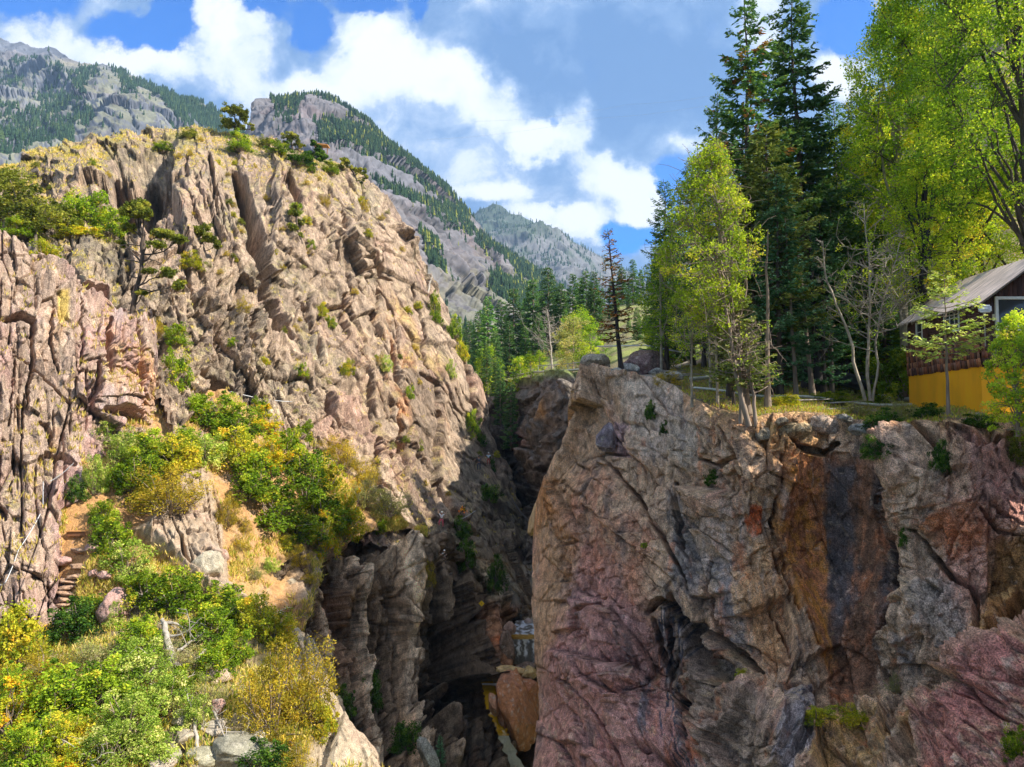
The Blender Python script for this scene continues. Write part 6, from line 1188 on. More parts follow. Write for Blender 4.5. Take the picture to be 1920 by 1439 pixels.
for x in [(1690, 30.5, 90, 40, 'grey', 'dry twiggy shrub below the yellow wall'), (1655, 29.5, 70, 44, 'dark', 'dark green shrub left of the yellow wall foot'), (1735, 29.6, 60, 30, 'dark', 'dark shrub under the young fir'), (1600, 32, 80, 30, 'grey', 'grey low shrub right of the bare double trunk'), (1250, 38.5, 60, 30, 'gold', 'low shrub on the pale rocks at the left end of the bench'), (1470, 34, 60, 24, 'yellowgreen', 'low sunlit weeds in front of the firs'), (1555, 36, 70, 22, 'green', 'low green weeds between the pale pipe and the rim'),
          (1690, 38, 120, 120, 'cottondark', 'leafy undergrowth left of the cabin wall'), (1640, 46, 160, 110, 'cottondark', 'leafy undergrowth behind the forked leafless tree'), (1450, 46, 160, 60, 'dark', 'dark undergrowth behind the fir trunks')]: floor_bush(*x)
# small scattered tufts on the sunlit hill
def scatter_shrubs():
    r = rng_(77); n = 0
    while n < 85:
        px, py = r.uniform(-20, 960), r.uniform(260, 1000)
        top = interp(hill_top, px)
        if py < top + 8 or py > interp([(0, 440), (200, 470), (330, 720), (600, 830), (760, 960), (960, 960)], px): continue
        p, nn = surf('hill', px, py)
        if nn.z < .28: continue
        s = r.uniform(.5, 1.0); k = ('gold', 'green', 'yellowgreen', 'grey', 'gold', 'juniper')[r.integers(6)]
        bush(px, py, 20 * s, 17 * s, k, 'tiny wind-clipped tuft rooted in a crevice of the sunlit hill', 'hill', 'small tufts dotted over the sunlit hill'); n += 1
scatter_shrubs()
ORD = 'first second third fourth fifth sixth seventh eighth ninth tenth eleventh twelfth thirteenth fourteenth fifteenth sixteenth seventeenth eighteenth nineteenth twentieth twenty-first twenty-second twenty-third twenty-fourth twenty-fifth twenty-sixth twenty-seventh twenty-eighth'.split()
for g, t in (('conifers of the wood across the gorge', 'dark green conifer across the gorge, %s trunk of that wood from the left'), ('conifers behind the dying fir', 'conifer behind the reddish dying fir, %s trunk of that clump from the left')):
    L = sorted([o for o in COL.objects if o.get('group') == g], key=lambda o: o.location.x / o.location.y)
    for k, o in enumerate(L): o['label'] = t % ORD[k]
# ---- grass: nobody could count the blades
def grass(name, sh, n, region, pal, size, seed, label):
    r = rng_(seed); s = SHEETS[sh]; ny, nx = s['PX'].shape; P, N = [], []
    while len(P) < n:
        m = 4000; i = r.integers(0, ny, m); j = r.integers(0, nx, m); px, py = s['PX'][i, j], s['PY'][i, j]; q = s['Q'][i, j]; nn = s['N'][i, j]
        w = region(px, py, q, nn) > r.random(m)
        P.extend(q[w]); N.extend(nn[w])
    P = np.array(P[:n]); k = 7; C = np.repeat(P, k, 0) + r.normal(0, .09, (n * k, 3)) * np.array([1, 1, .3]); D = r.normal(0, .4, (n * k, 3)) + np.array([0, 0, 1.0]); sz = size * r.uniform(.5, 1.3, n * k); C += D * (sz * .4)[:, None]
    V, F = rhombi(C, D, r.normal(size=(n * k, 3)), sz, .03 + sz * .08); col = np.repeat(pal_pick(r, pal, n * k), 4, 0)
    tag(link(name, npmesh(name, V, F, M_bush, col)), label, None, kind='stuff')
GP = [(0.40, 0.36, 0.12, 3), (0.52, 0.45, 0.17, 3), (0.34, 0.36, 0.08, 2), (0.60, 0.52, 0.26, 1)]
grass('grass', 'hill', 3500, lambda px, py, q, n: np.clip((1 - sstep(py - interp(hill_top, px), 10, 120)) * (px < 690) * .6 + .08, 0, 1) * sstep(n[:, 2], .45, .8) * (fbm(q[:, 0] / 3, q[:, 1] / 3, q[:, 2] / 3, 3, 5) > -.1), GP, .27, 901, 'dry yellow grass on the top of the hill')
grass('grass', 'slope', 6500, lambda px, py, q, n: (np.abs(polydist(px, py, TRAIL)[0]) > 28) * (fbm(q[:, 0] / 2, q[:, 1] / 2, q[:, 2] / 2, 3, 6) > .0) * (1 - softpoly(px, py, [(330, 890), (385, 880), (410, 960), (425, 1090), (480, 1150), (380, 1110), (330, 1060), (250, 1000), (310, 960)], 14)) * .8, GP + [(0.20, 0.28, 0.05, 2)], .32, 902, 'dry grass on the slope beside the trail')
grass('grass', 'ground', 5000, lambda px, py, q, n: .8 * (fbm(q[:, 0] / 2, q[:, 1] / 2, q[:, 2] / 2, 3, 6) > -.1) * (1 - softpoly(px, py, [(520, 1150), (600, 1180), (760, 1450), (560, 1460), (590, 1360), (560, 1250)], 10)), GP + [(0.18, 0.26, 0.05, 4)], .30, 903, 'grass and weeds on the foreground slope')
grass('grass', 'cliff', 500, lambda px, py, q, n: sstep(n[:, 2], .35, .7), GP, .35, 904, 'dry grass on the ledges of the near wall')
def floor_grass():
    r = rng_(905); n = 9000; px = r.uniform(1280, 1930, n); d = r.uniform(.2, 20, n); Y = np.interp(px, _rx, _rY) + d; x = ray(px, 700 + 0 * px)[0] * Y; z = floor_z(px, d) + .18 * fbm(x / 2.5, Y / 2.5, x * 0, 3, 191) * np.clip(d / 2, 0, 1)
    k = 5; P = np.stack([x, Y, z], -1); C = np.repeat(P, k, 0) + r.normal(0, .12, (n * k, 3)) * np.array([1, 1, 0]); sz = .13 * r.uniform(.5, 1.3, n * k); D = r.normal(0, .5, (n * k, 3)) + np.array([0, 0, 1.0]); C += D * (sz * .4)[:, None]
    V, F = rhombi(C, D, r.normal(size=(n * k, 3)), sz, .03 + sz * .1); col = np.repeat(pal_pick(r, [(0.20, 0.28, 0.05, 3), (0.34, 0.36, 0.08, 3), (0.30, 0.22, 0.12, 3)], n * k), 4, 0)
    tag(link('grass', npmesh('grass', V, F, M_bush, col)), 'weeds and short grass on the forest floor by the cabin', None, kind='stuff')
floor_grass()
# ---- woods on the mountains: one mass each
def mount_wood(key, n, hgt, mask, seed, pal, label):
    r = rng_(seed); s = SHEETS[key]; ny, nx = s['PX'].shape; P, K = [], []
    while len(P) < n:
        m = 6000; i = r.integers(0, ny, m); j = r.integers(0, nx, m); q = s['Q'][i, j]
        w = mask(s['PX'][i, j], s['PY'][i, j], q, s['N'][i, j]) > r.random(m); P.extend(q[w])
    P = np.array(P[:n]); n = len(P); H = hgt * r.uniform(.55, 1.3, n); R = H * .17; V, F = [], []
    a = np.linspace(0, 2 * np.pi, 5, endpoint=False)
    lev = [(0.0, 1.0), (.36, .38), (.30, .82), (.66, .25), (.60, .58), (1.0, 0.0)]
    ring = np.stack([np.stack([np.cos(a) * rr, np.sin(a) * rr, 0 * a + zz], -1) for zz, rr in lev])  # 6,5,3
    base = ring[None] * np.stack([R, R, H], -1)[:, None, None, :]
    base[..., :2] *= r.uniform(.7, 1.35, base.shape[:3] + (1,))
    V = (base + P[:, None, None, :] - np.array([0, 0, .4])).reshape(-1, 3)
    idx = np.arange(30).reshape(6, 5); f = []
    for l in (0, 2, 4):
        for q in range(5): f.append([idx[l, q], idx[l, (q + 1) % 5], idx[l + 1, (q + 1) % 5], idx[l + 1, q]])
    F = (np.array(f)[None] + (np.arange(n) * 30)[:, None, None]).reshape(-1, 4)
    col = np.repeat(pal_pick(r, pal, n), 30, 0)
    tag(link('mountain_forest', npmesh('mountain_forest', V, F, M_far, col)), label, None, kind='stuff')
FP = [(0.025, 0.05, 0.028, 3), (0.035, 0.068, 0.032, 3), (0.06, 0.095, 0.036, 1.2)]
def P_(pls, soft=8):
    def f(px, py):
        m = 0
        for pl in pls: m = np.maximum(m, softpoly(px, py, pl, soft))
        return m
    return f
w1 = P_([[(20, 130), (50, 125), (120, 118), (118, 140), (60, 150), (30, 150)], [(0, 150), (50, 150), (50, 190), (0, 185)], [(75, 185), (190, 140), (195, 165), (110, 215), (70, 200)], [(200, 125), (240, 145), (330, 182), (400, 204), (480, 260), (400, 245), (320, 240), (300, 205), (260, 175), (235, 170)], [(230, 160), (255, 175), (260, 205), (235, 200)], [(50, 215), (100, 205), (110, 230), (60, 235)],
          [(90, 215), (180, 185), (170, 215), (100, 240)], [(145, 228), (180, 230), (185, 260), (145, 260)], [(0, 250), (150, 240), (140, 290), (0, 320)], [(0, 220), (40, 225), (40, 245), (0, 250)], [(320, 215), (410, 235), (400, 260), (320, 250)]], 6)
mount_wood('m1', 7000, 8.5, lambda px, py, q, n: w1(px, py) * (fbm(q[:, 0] / 30, q[:, 2] / 50, q[:, 1] / 30, 3, 61) > -.2) * .95 + .015 * (py > 130) * (n[:, 2] > .45), 911, FP, 'dark conifer woods on the left mountain')
w2 = P_([[(540, 180), (600, 183), (640, 198), (700, 240), (760, 292), (850, 372), (885, 410), (870, 412), (840, 385), (790, 350), (730, 312), (660, 285), (600, 275), (600, 250), (660, 235), (640, 215), (600, 200), (560, 198)], [(505, 192), (560, 186), (575, 200), (545, 240), (520, 235), (530, 210)], [(590, 240), (660, 232), (740, 300), (620, 280)],
          [(700, 330), (780, 370), (850, 400), (900, 440), (880, 445), (810, 405), (740, 370)], [(770, 450), (800, 470), (825, 520), (800, 510)], [(880, 425), (960, 482), (1050, 545), (1020, 545), (960, 510), (900, 470)], [(900, 540), (1000, 550), (1060, 580), (1000, 600), (920, 590)], [(960, 520), (1040, 560), (1000, 560)]], 6)
mount_wood('m2', 13000, 6.6, lambda px, py, q, n: w2(px, py) * (fbm(q[:, 0] / 20, q[:, 2] / 30, q[:, 1] / 20, 3, 62) > -.36) * .95 + .012 * (fbm(q[:, 0] / 40, q[:, 2] / 40, q[:, 1] / 40, 3, 63) > .1), 912, FP + [(0.22, 0.24, 0.05, .5)], 'conifer woods on the middle mountain')
mount_wood('m3', 5500, 10, lambda px, py, q, n: (fbm(q[:, 0] / 90, q[:, 2] / 90, q[:, 1] / 90, 4, 64) > -.12) * .9, 913, FP, 'conifer woods on the farthest mountain')
# ---------------------------------------------------------------- built things
class MB:
    def __init__(s): s.bm = bmesh.new()
    def box(s, c, d, rot=None, bev=0.0):
        r = bmesh.ops.create_cube(s.bm, size=1.0); M = Matrix.Translation(c) @ (rot.to_matrix().to_4x4() if rot else Matrix()) @ Matrix.Diagonal((*d, 1))
        bmesh.ops.transform(s.bm, matrix=M, verts=r['verts'])
        if bev:
            e = {x for v in r['verts'] for x in v.link_edges}; bmesh.ops.bevel(s.bm, geom=list(e), offset=bev, segments=2, affect='EDGES')
        return s
    def poly(s, pts, ext):
        a = [s.bm.verts.new(p) for p in pts]; b = [s.bm.verts.new(Vector(p) + Vector(ext)) for p in pts]; n = len(a)
        s.bm.faces.new(a); s.bm.faces.new(b[::-1])
        for i in range(n): s.bm.faces.new((a[i], b[i], b[(i + 1) % n], a[(i + 1) % n]))
        return s
    def tube(s, pts, r, sides=8):
        P = [np.array(p, float) for p in pts]; R = np.full(len(P), r) if np.isscalar(r) else np.array(r); V, F = tubes([(np.array(P), R)], sides)
        vs = [s.bm.verts.new(v) for v in V]
        for f in F: s.bm.faces.new([vs[i] for i in f])
        s.bm.faces.new(vs[:sides]); s.bm.faces.new(vs[-sides:][::-1]); return s
    def build(s, name, mat, parent=None, smooth=False, loc=None):
        bmesh.ops.recalc_face_normals(s.bm, faces=s.bm.faces[:]); me = bpy.data.meshes.new(name); s.bm.to_mesh(me); s.bm.free()
        if smooth:
            for p in me.polygons: p.use_smooth = True
        return link(name, me, mat, parent, loc)
def rot_like(d):  # rotation taking X to d
    return Vector(d).to_track_quat('X', 'Z')
# ---- cabin: side wall faces -X, gable faces the camera
M_yellow = plain_mat('orange-yellow painted wall', (1.0, 0.45, 0.006), .75, noise=.14, scale=1.6, bump=.3, stretch=(1, 1, .35))
M_shingle = None
def shingle_mat():
    m, nt, o = mat_new('cedar shingles'); N, L = nt.nodes, nt.links
    b = N.new('ShaderNodeBsdfPrincipled'); b.inputs['Roughness'].default_value = .9; L.new(b.outputs[0], o.inputs[0])
    a = N.new('ShaderNodeAttribute'); a.attribute_name = 'col'; tc = N.new('ShaderNodeTexCoord'); mp = N.new('ShaderNodeMapping'); mp.inputs['Scale'].default_value = (14, 14, 2); L.new(tc.outputs['Object'], mp.inputs[0])
    n = N.new('ShaderNodeTexNoise'); n.inputs['Scale'].default_value = 2; n.inputs['Detail'].default_value = 6; L.new(mp.outputs[0], n.inputs['Vector'])
    r = N.new('ShaderNodeMapRange'); r.inputs[1].default_value = .3; r.inputs[2].default_value = .7; r.inputs[3].default_value = .6; r.inputs[4].default_value = 1.35; L.new(n.outputs[0], r.inputs[0])
    s = N.new('ShaderNodeVectorMath'); s.operation = 'SCALE'; L.new(a.outputs['Color'], s.inputs[0]); L.new(r.outputs[0], s.inputs['Scale']); L.new(s.outputs[0], b.inputs['Base Color'])
    return m
def boxes_col(lst, mat, name, parent):
    """lst: (centre, size, rotation, colour) -> one mesh with a colour per box"""
    V, C = [], []; cube = np.array([(x, y, z) for x in (-.5, .5) for y in (-.5, .5) for z in (-.5, .5)]); f = np.array([(0, 1, 3, 2), (4, 6, 7, 5), (0, 4, 5, 1), (2, 3, 7, 6), (0, 2, 6, 4), (1, 5, 7, 3)])
    for c, d, R, col in lst:
        v = cube * np.array(d)
        if R is not None: v = v @ np.array(R.to_matrix()).T
        V.append(v + np.array(c)); C.append(np.repeat([col], 8, 0))
    n = len(V); F = (f[None] + (np.arange(n) * 8)[:, None, None]).reshape(-1, 4)
    return link(name, npmesh(name, np.concatenate(V), F, mat, np.concatenate(C)), None, parent)
def build_cabin():
    CX, Y0, Y1 = 17.9, 30.0, 35.5; W_ = 5.2
    zb = 0.0; zt = at(1841, 684.5, Y0).z; ze = at(1841, 568, Y0).z; ridge = ze + W_ / 2 * .72
    root = empty('cabin', (CX, Y0, zb)); tag(root, 'small brown shingled cabin on a bright orange-yellow foundation with a metal roof', 'cabin')
    o = (-CX, -Y0, -zb); T = lambda x, y, z: (x - CX, y - Y0, z - zb)
    m = MB(); m.box(T(CX + W_ / 2, (Y0 + Y1) / 2, (zb - .4 + zt) / 2), (W_, Y1 - Y0, zt - zb + .4)); m.build('foundation_wall', M_yellow, root)
    g = MB(); g.poly([T(CX + .06, Y0 + .06, zt), T(CX + W_ - .06, Y0 + .06, zt), T(CX + W_ - .06, Y0 + .06, ze), T(CX + W_ / 2, Y0 + .06, ridge), T(CX + .06, Y0 + .06, ze)], (0, Y1 - Y0 - .12, 0)); g.build('wall', plain_mat('dark brown boards', (0.055, 0.03, 0.022), .9, noise=.4, scale=3, bump=.3, stretch=(6, 6, .6)), root)
    r = rng_(11); sh = []; pal = [(0.32, 0.11, 0.05), (0.19, 0.07, 0.04), (0.40, 0.17, 0.08), (0.11, 0.045, 0.03), (0.24, 0.12, 0.08)]
    z = zt - .03; row = 0; hh = .265
    while row < 5:
        y = Y0 - .05 + r.uniform(0, .1)
        while y < Y1 + .02:
            w = r.uniform(.1, .2); dz = r.uniform(-.035, .02)
            sh.append((T(CX - .03, y + w / 2, z + hh / 2 + dz), (.02, w - .008, hh + .06), Euler((0, math.radians(-6 + r.uniform(-1.5, 1.5)), 0)), np.array(pal[r.integers(5)]) * r.uniform(.7, 1.3))); y += w
        x = CX + .02
        while x < CX + W_:
            w = r.uniform(.1, .2); dz = r.uniform(-.035, .02)
            sh.append((T(x + w / 2, Y0 - .03, z + hh / 2 + dz), (w - .008, .02, hh + .06), Euler((math.radians(6 + r.uniform(-1.5, 1.5)), 0, 0)), np.array(pal[r.integers(5)]) * r.uniform(.4, .9))); x += w
        z += hh; row += 1
    ms = shingle_mat(); boxes_col(sh, ms, 'shingles', root)
    # lap boards above the shingles on the side wall, upright boards on the gable
    lb = []; zz = z
    while zz < ze - .02: lb.append((T(CX + .02, (Y0 + Y1) / 2, zz + .06), (.05, Y1 - Y0 - .04, .118), Euler((0, math.radians(-5), 0)), np.array((0.10, 0.042, 0.03)) * r.uniform(.75, 1.2))); zz += .12
    boxes_col(lb, ms, 'lap_siding', root)
    vb = []; x = CX + .06
    while x < CX + W_ - .1: tp = ze + (min(x - CX, CX + W_ - x)) * .72 - .06; vb.append((T(x + .09, Y0 + .03, (z + tp) / 2), (.17, .05, max(tp - z, .1)), None, np.array((0.085, 0.035, 0.025)) * r.uniform(.6, 1.25))); x += .18
    boxes_col(vb, ms, 'board_siding', root)
    # roof
    M_tin = plain_mat('rust-streaked metal roofing', (0.62, 0.50, 0.44), .55, metal=.1, noise=.35, scale=1.6, stretch=(.6, 4, 1)); rf = MB(); ov, of = .24, .42; th = .05
    sl = math.hypot(1, .72); rp = []
    for sgn, xe in ((1, CX - ov), (-1, CX + W_ + ov)):
        pts = []; n = int((Y1 - Y0 + 2 * of) / .1); xr = CX + W_ / 2; ze2 = ze - ov * .72 + .10; zr = ridge + .10
        for k in range(n + 1):
            y = Y0 - of + k * (Y1 - Y0 + 2 * of) / n; c = .014 * (1 if k % 2 else -1); pts.append(((xe, y, ze2 + c), (xr, y, zr + c)))
        vs = [[rf.bm.verts.new(T(*q)) for q in p] + [rf.bm.verts.new(Vector(T(*q)) - Vector((0, 0, th))) for q in p] for p in pts]
        for a, b in zip(vs[:-1], vs[1:]): rf.bm.faces.new((a[0], a[1], b[1], b[0])); rf.bm.faces.new((a[2], b[2], b[3], a[3])); rf.bm.faces.new((a[0], b[0], b[2], a[2])); rf.bm.faces.new((a[1], a[3], b[3], b[1]))
        rf.bm.faces.new((vs[0][0], vs[0][2], vs[0][3], vs[0][1])); rf.bm.faces.new((vs[-1][0], vs[-1][1], vs[-1][3], vs[-1][2]))
    ro = rf.build('roof', M_tin, root)
    M_raft = plain_mat('pale rafter ends', (.35, .28, .22), .8); M_trim = plain_mat('dark trim', (0.04, 0.035, 0.03), .8)
    a = Vector(T(CX - ov, Y0 - of, ze - ov * .72 + .02)); b = Vector(T(CX + W_ / 2, Y0 - of, ridge + .02)); c = Vector(T(CX + W_ + ov, Y0 - of, ze - ov * .72 + .02))
    m = MB(); m.tube([a, b, c], .045, 4); m.build('bargeboard', M_trim, ro)
    m = MB()
    for k in range(9): y = Y0 + .1 + k * .66; m = MB(); m.box(T(CX - ov * .45, y, ze - ov * .35 - .04), (ov * .9, .05, .09), Euler((0, math.radians(-36), 0))); m.build('rafter_end', M_raft, ro)
    # windows
    M_white = plain_mat('white window paint', (.72, .72, .66), .6); M_glass = plain_mat('window glass', (0.03, .04, .045), .08, noise=.02, spec=.8); M_shut = plain_mat('brown louvred shutter', (0.12, .045, .03), .8)
    def win(name, yc, zc, w, h, nx_, nz_):
        f = MB()
        for s in (-1, 1): f.box(T(CX - .03, yc + s * w / 2, zc), (.09, .06, h + .12)); f.box(T(CX - .03, yc, zc + s * h / 2), (.084, w - .06, .06))
        fo = f.build(name, M_white, root); p = MB(); p.box(T(CX - .012, yc, zc), (.02, w - .06, h - .06)); p.build('pane', M_glass, fo)
        g_ = MB()
        for i in range(1, nx_): g_.box(T(CX - .03, yc - w / 2 + w * i / nx_, zc), (.03, .025, h - .06))
        for i in range(1, nz_): g_.box(T(CX - .032, yc, zc - h / 2 + h * i / nz_), (.03, w - .06, .025))
        g_.build('glazing_bars', M_white, fo)
    win('window', 31.8, (at(1795, 585, 31.8).z + at(1795, 622, 31.8).z) / 2, 1.05, .80, 3, 3)
    win('window', 34.35, (at(1732, 606, 34.3).z + at(1732, 640, 34.3).z) / 2, .5, .78, 1, 2)
    for yc in (31.0, 32.7, 33.85, 34.85):
        zc = (at(1795, 585, 31.8).z + at(1795, 622, 31.8).z) / 2; m = MB(); m.box(T(CX - .045, yc, zc), (.02, .42, .82))
        for k in range(12): m.box(T(CX - .06, yc, zc - .37 + k * .067), (.014, .36, .05), Euler((0, .5, 0)))
        m.build('shutter', M_shut, root)
    x0, x1 = at(1868, 600, Y0).x, at(1868, 600, Y0).x + 1.35; z1, z0 = at(1868, 562, Y0).z, at(1868, 612, Y0).z
    f = MB()
    for x in (x0, x1): f.box(T(x, Y0 - .04, (z0 + z1) / 2 - .2), (.11, .09, z1 - z0 + .62))
    f.box(T((x0 + x1) / 2, Y0 - .04, z1 + .05), (x1 - x0 - .11, .086, .11)); f.box(T((x0 + x1) / 2, Y0 - .04, z0), (x1 - x0 - .11, .086, .07)); fo = f.build('window', M_white, root)
    p = MB(); p.box(T((x0 + x1) / 2, Y0 - .022, (z0 + z1) / 2), (x1 - x0 - .11, .02, z1 - z0 - .02)); p.build('pane', M_glass, fo)
    p = MB(); p.box(T((x0 + x1) / 2, Y0 - .024, z0 - .27), (x1 - x0 - .11, .02, .44)); p.build('lower_panel', M_white, fo)
    m = MB(); m.box(T(CX + .55, Y0 - .01, at(1856, 596, Y0).z), (.10, .05, .27), bev=.01); m.build('wall_lamp', plain_mat('cream plastic', (.6, .55, .38), .6), root)
    # dish on a stub pole at the corner
    d = empty('satellite_dish', at(1847, 630, 29.6)); tag(d, 'white rectangular antenna dish on a thin pole at the cabin corner', 'antenna')
    m = MB(); m.tube([(0, 0, -.4), (0, 0, .82)], .022, 8); m.build('pole', plain_mat('grey metal pole', (.30, .28, .27), .5, metal=.5), d)
    zc = at(1847, 580, 29.6).z - d.location.z; m = MB(); m.box((0, -.05, zc), (.44, .035, .29), Euler((math.radians(-8), 0, math.radians(-12))), bev=.05); m.build('dish', plain_mat('white dish enamel', (.78, .80, .82), .5, noise=.05), d, True)
    m = MB(); m.box((0, -.02, zc - .18), (.07, .06, .12)); m.tube([(0, -.06, zc), (0, -.2, zc - .05)], .012, 6); m.build('bracket', plain_mat('bracket', (.5, .5, .5), .5), d)
    # concrete slab and stone at the foot
    m = MB(); m.box((0, 0, 0), (1.5, .7, .35), Euler((0, 0, .1)), bev=.06); o = m.build('concrete_block', plain_mat('pale concrete', (.33, .28, .21), .9, noise=.3), None, loc=at(1800, 783, 29.2)); tag(o, 'pale concrete step slab at the foot of the yellow wall', 'slab')
build_cabin()
# ---- pipes, rail and cables
M_pipew = plain_mat('pale weathered pipe', (.50, .50, .42), .6, noise=.2); M_pipeb = plain_mat('black rubberised pipe', (.045, .047, .055), .5, noise=.3); M_steel = plain_mat('galvanised steel', (.42, .43, .44), .45, metal=.5)
def floor_line(name, pts, r, mat, label, cat_, dz=.05, up=0):
    P = [];
    for i in range(len(pts) - 1):
        for t in np.linspace(0, 1, 8, endpoint=(i == len(pts) - 2)): px = pts[i][0] * (1 - t) + pts[i + 1][0] * t; Y = pts[i][1] * (1 - t) + pts[i + 1][1] * t; P.append(floor_pt(px, Y, dz + r + (pts[i][2] * (1 - t) + pts[i + 1][2] * t if len(pts[i]) > 2 else 0)))
    P = np.array(P); k = np.ones(5) / 5; Z = np.convolve(np.pad(P[:, 2], 2, 'edge'), k, 'valid'); P[:, 2] = Z
    m = MB(); m.tube(P - P[0], r, 10); o = m.build(name, mat, None, True, loc=Vector(P[0])); tag(o, label, cat_); return o
floor_line('water_pipe', [(1300, 38.0), (1400, 36.5), (1500, 36), (1600, 35.6), (1708, 35.2)], .06, M_pipew, 'long pale pipe lying across the forest floor to the yellow wall', 'pipe', .12)
floor_line('water_pipe', [(1295, 41), (1340, 42), (1390, 43)], .10, M_pipew, 'short thick white pipe left of the fir trunks', 'pipe', .2)
floor_line('water_pipe', [(1625, 42.5), (1665, 39.5), (1702, 37)], .09, M_pipew, 'white pipe coming down to the left corner of the yellow wall', 'pipe', .15)
floor_line('penstock_pipe', [(1440, 46), (1540, 45), (1620, 43.5), (1705, 41)], .42, M_pipeb, 'fat black pipe behind the fir trunks', 'pipe', .25)
for i, (px, Y, dx, dy, L) in enumerate([(1500, 34.5, 1, .3, 3.2), (1560, 35, 1, -.35, 2.6), (1250, 41, 1, -.2, 4.0), (1470, 35.2, .4, .6, 1.6), (1580, 33.2, 1, .2, 2.0), (1270, 43, 1, -.1, 3.0)]):
    b = Vector(floor_pt(px, Y, .1)); m = MB(); m.tube([(-L / 2 * dx, -L / 2 * dy, 0), (0, 0, .05), (L / 2 * dx, L / 2 * dy, .12)], [.05, .04, .02], 6); o = m.build('fallen_branch', M_deadwood, None, True, loc=b)
    tag(o, ['bleached stick lying in front of the black trunk', 'thin fallen stem crossing the pale pipe', 'fallen pole on the pale rocks left of the aspens', 'short leaning stick in front of the firs', 'bleached stick right of the leafless forked tree', 'second fallen pole behind the pale rocks'][i], 'fallen branch')
p = [valley_pt(955, 106), valley_pt(1000, 94), valley_pt(1040, 86), valley_pt(1092, 78.5), valley_pt(1130, 74.5)]
m = MB(); q = [Vector(x) + Vector((0, -.6, .45)) for x in p]; m.tube([x - q[0] for x in q], .12, 8); o = m.build('penstock_pipe', M_pipew, None, True, loc=q[0]); tag(o, 'pale horizontal pipe running along the lip of the dark gorge', 'pipe')
rl = empty('handrail', q[1]); tag(rl, 'thin rail on posts above the pipe at the gorge lip', 'handrail')
m = MB(); m.tube([x - q[1] + Vector((0, .5, .75)) for x in q[1:4]], .045, 6); m.build('rail', M_steel, rl)
for k in range(9):
    a = q[1].lerp(q[2], k / 4) if k < 5 else q[2].lerp(q[3], (k - 4) / 4); m = MB(); m.tube([a - q[1] + Vector((0, .5, -.5)), a - q[1] + Vector((0, .5, .75))], .035, 6); m.build('post', M_steel, rl)
q = [Vector(at(1120, 650, 60)), Vector(at(1210, 648, 56)), Vector(at(1285, 662, 50))]; m = MB(); m.tube([x - q[0] for x in q], .05, 6); o = m.build('water_pipe', M_steel, None, loc=q[0]); tag(o, 'thin grey pipe above the rock knob behind the dying fir', 'pipe')
def cable(pts, r, label, sag=0.0, n=14, mat=None):
    a, b = Vector(pts[0]), Vector(pts[-1]); P = []
    for i in range(len(pts) - 1):
        for t in np.linspace(0, 1, n, endpoint=(i == len(pts) - 2)): v = Vector(pts[i]).lerp(Vector(pts[i + 1]), t); v.z -= sag * 4 * t * (1 - t); P.append(v - a)
    m = MB(); m.tube(P, r, 6); o = m.build('steel_cable', mat or M_steel, None, True, loc=a); tag(o, label, 'cable')
def front(sh, px, py, r=10): return min(surf(sh, px + a, py + b)[0].y for a in range(-r, r + 1, 2) for b in range(-r, r + 1, 2))
def on(sh, px, py, out=.35): p_, n_ = surf(sh, px, py); return p_ + n_ * out - p_.normalized() * .25
cable([on('cliff', 226, 780), on('cliff', 280, 792, .9)], .03, 'hanging safety cable under the left wall overhang', .35)
cable([on('hill', 378, 726, .8), on('hill', 452, 742, .8), on('hill', 530, 757, .6)], .03, 'safety cable crossing the dark cave above the green bushes', .15)
cable([on('cliff', 75, 905), on('cliff', 66, 960), on('cliff', 48, 1035), on('cliff', 22, 1095), on('cliff', 0, 1098)], .025, 'thin cable curving down the near left wall', .1)
cable([on('cliff', 100, 915), on('cliff', 145, 878)], .02, 'short cable stretched toward the pale shrub on the near wall', .08)
cable([on('hill', 860, 962, .7), on('hill', 882, 968, .9)], .04, 'short pale cable across the notch below the flowers', .25)
cable([at(960, 935, 88), at(1003, 985, 80), at(1022, 1000, 76)], .07, 'dark cable slanting across the gorge mouth', .4, mat=M_pipeb)
cable([at(890, 228, 330), at(1180, 196, 300), at(1420, 160, 280)], .022, 'faint upper wire across the clouds', 1.5, mat=M_steel)
cable([at(800, 262, 330), at(1120, 222, 300), at(1420, 178, 280)], .022, 'faint lower wire across the clouds', 1.5, mat=M_steel)
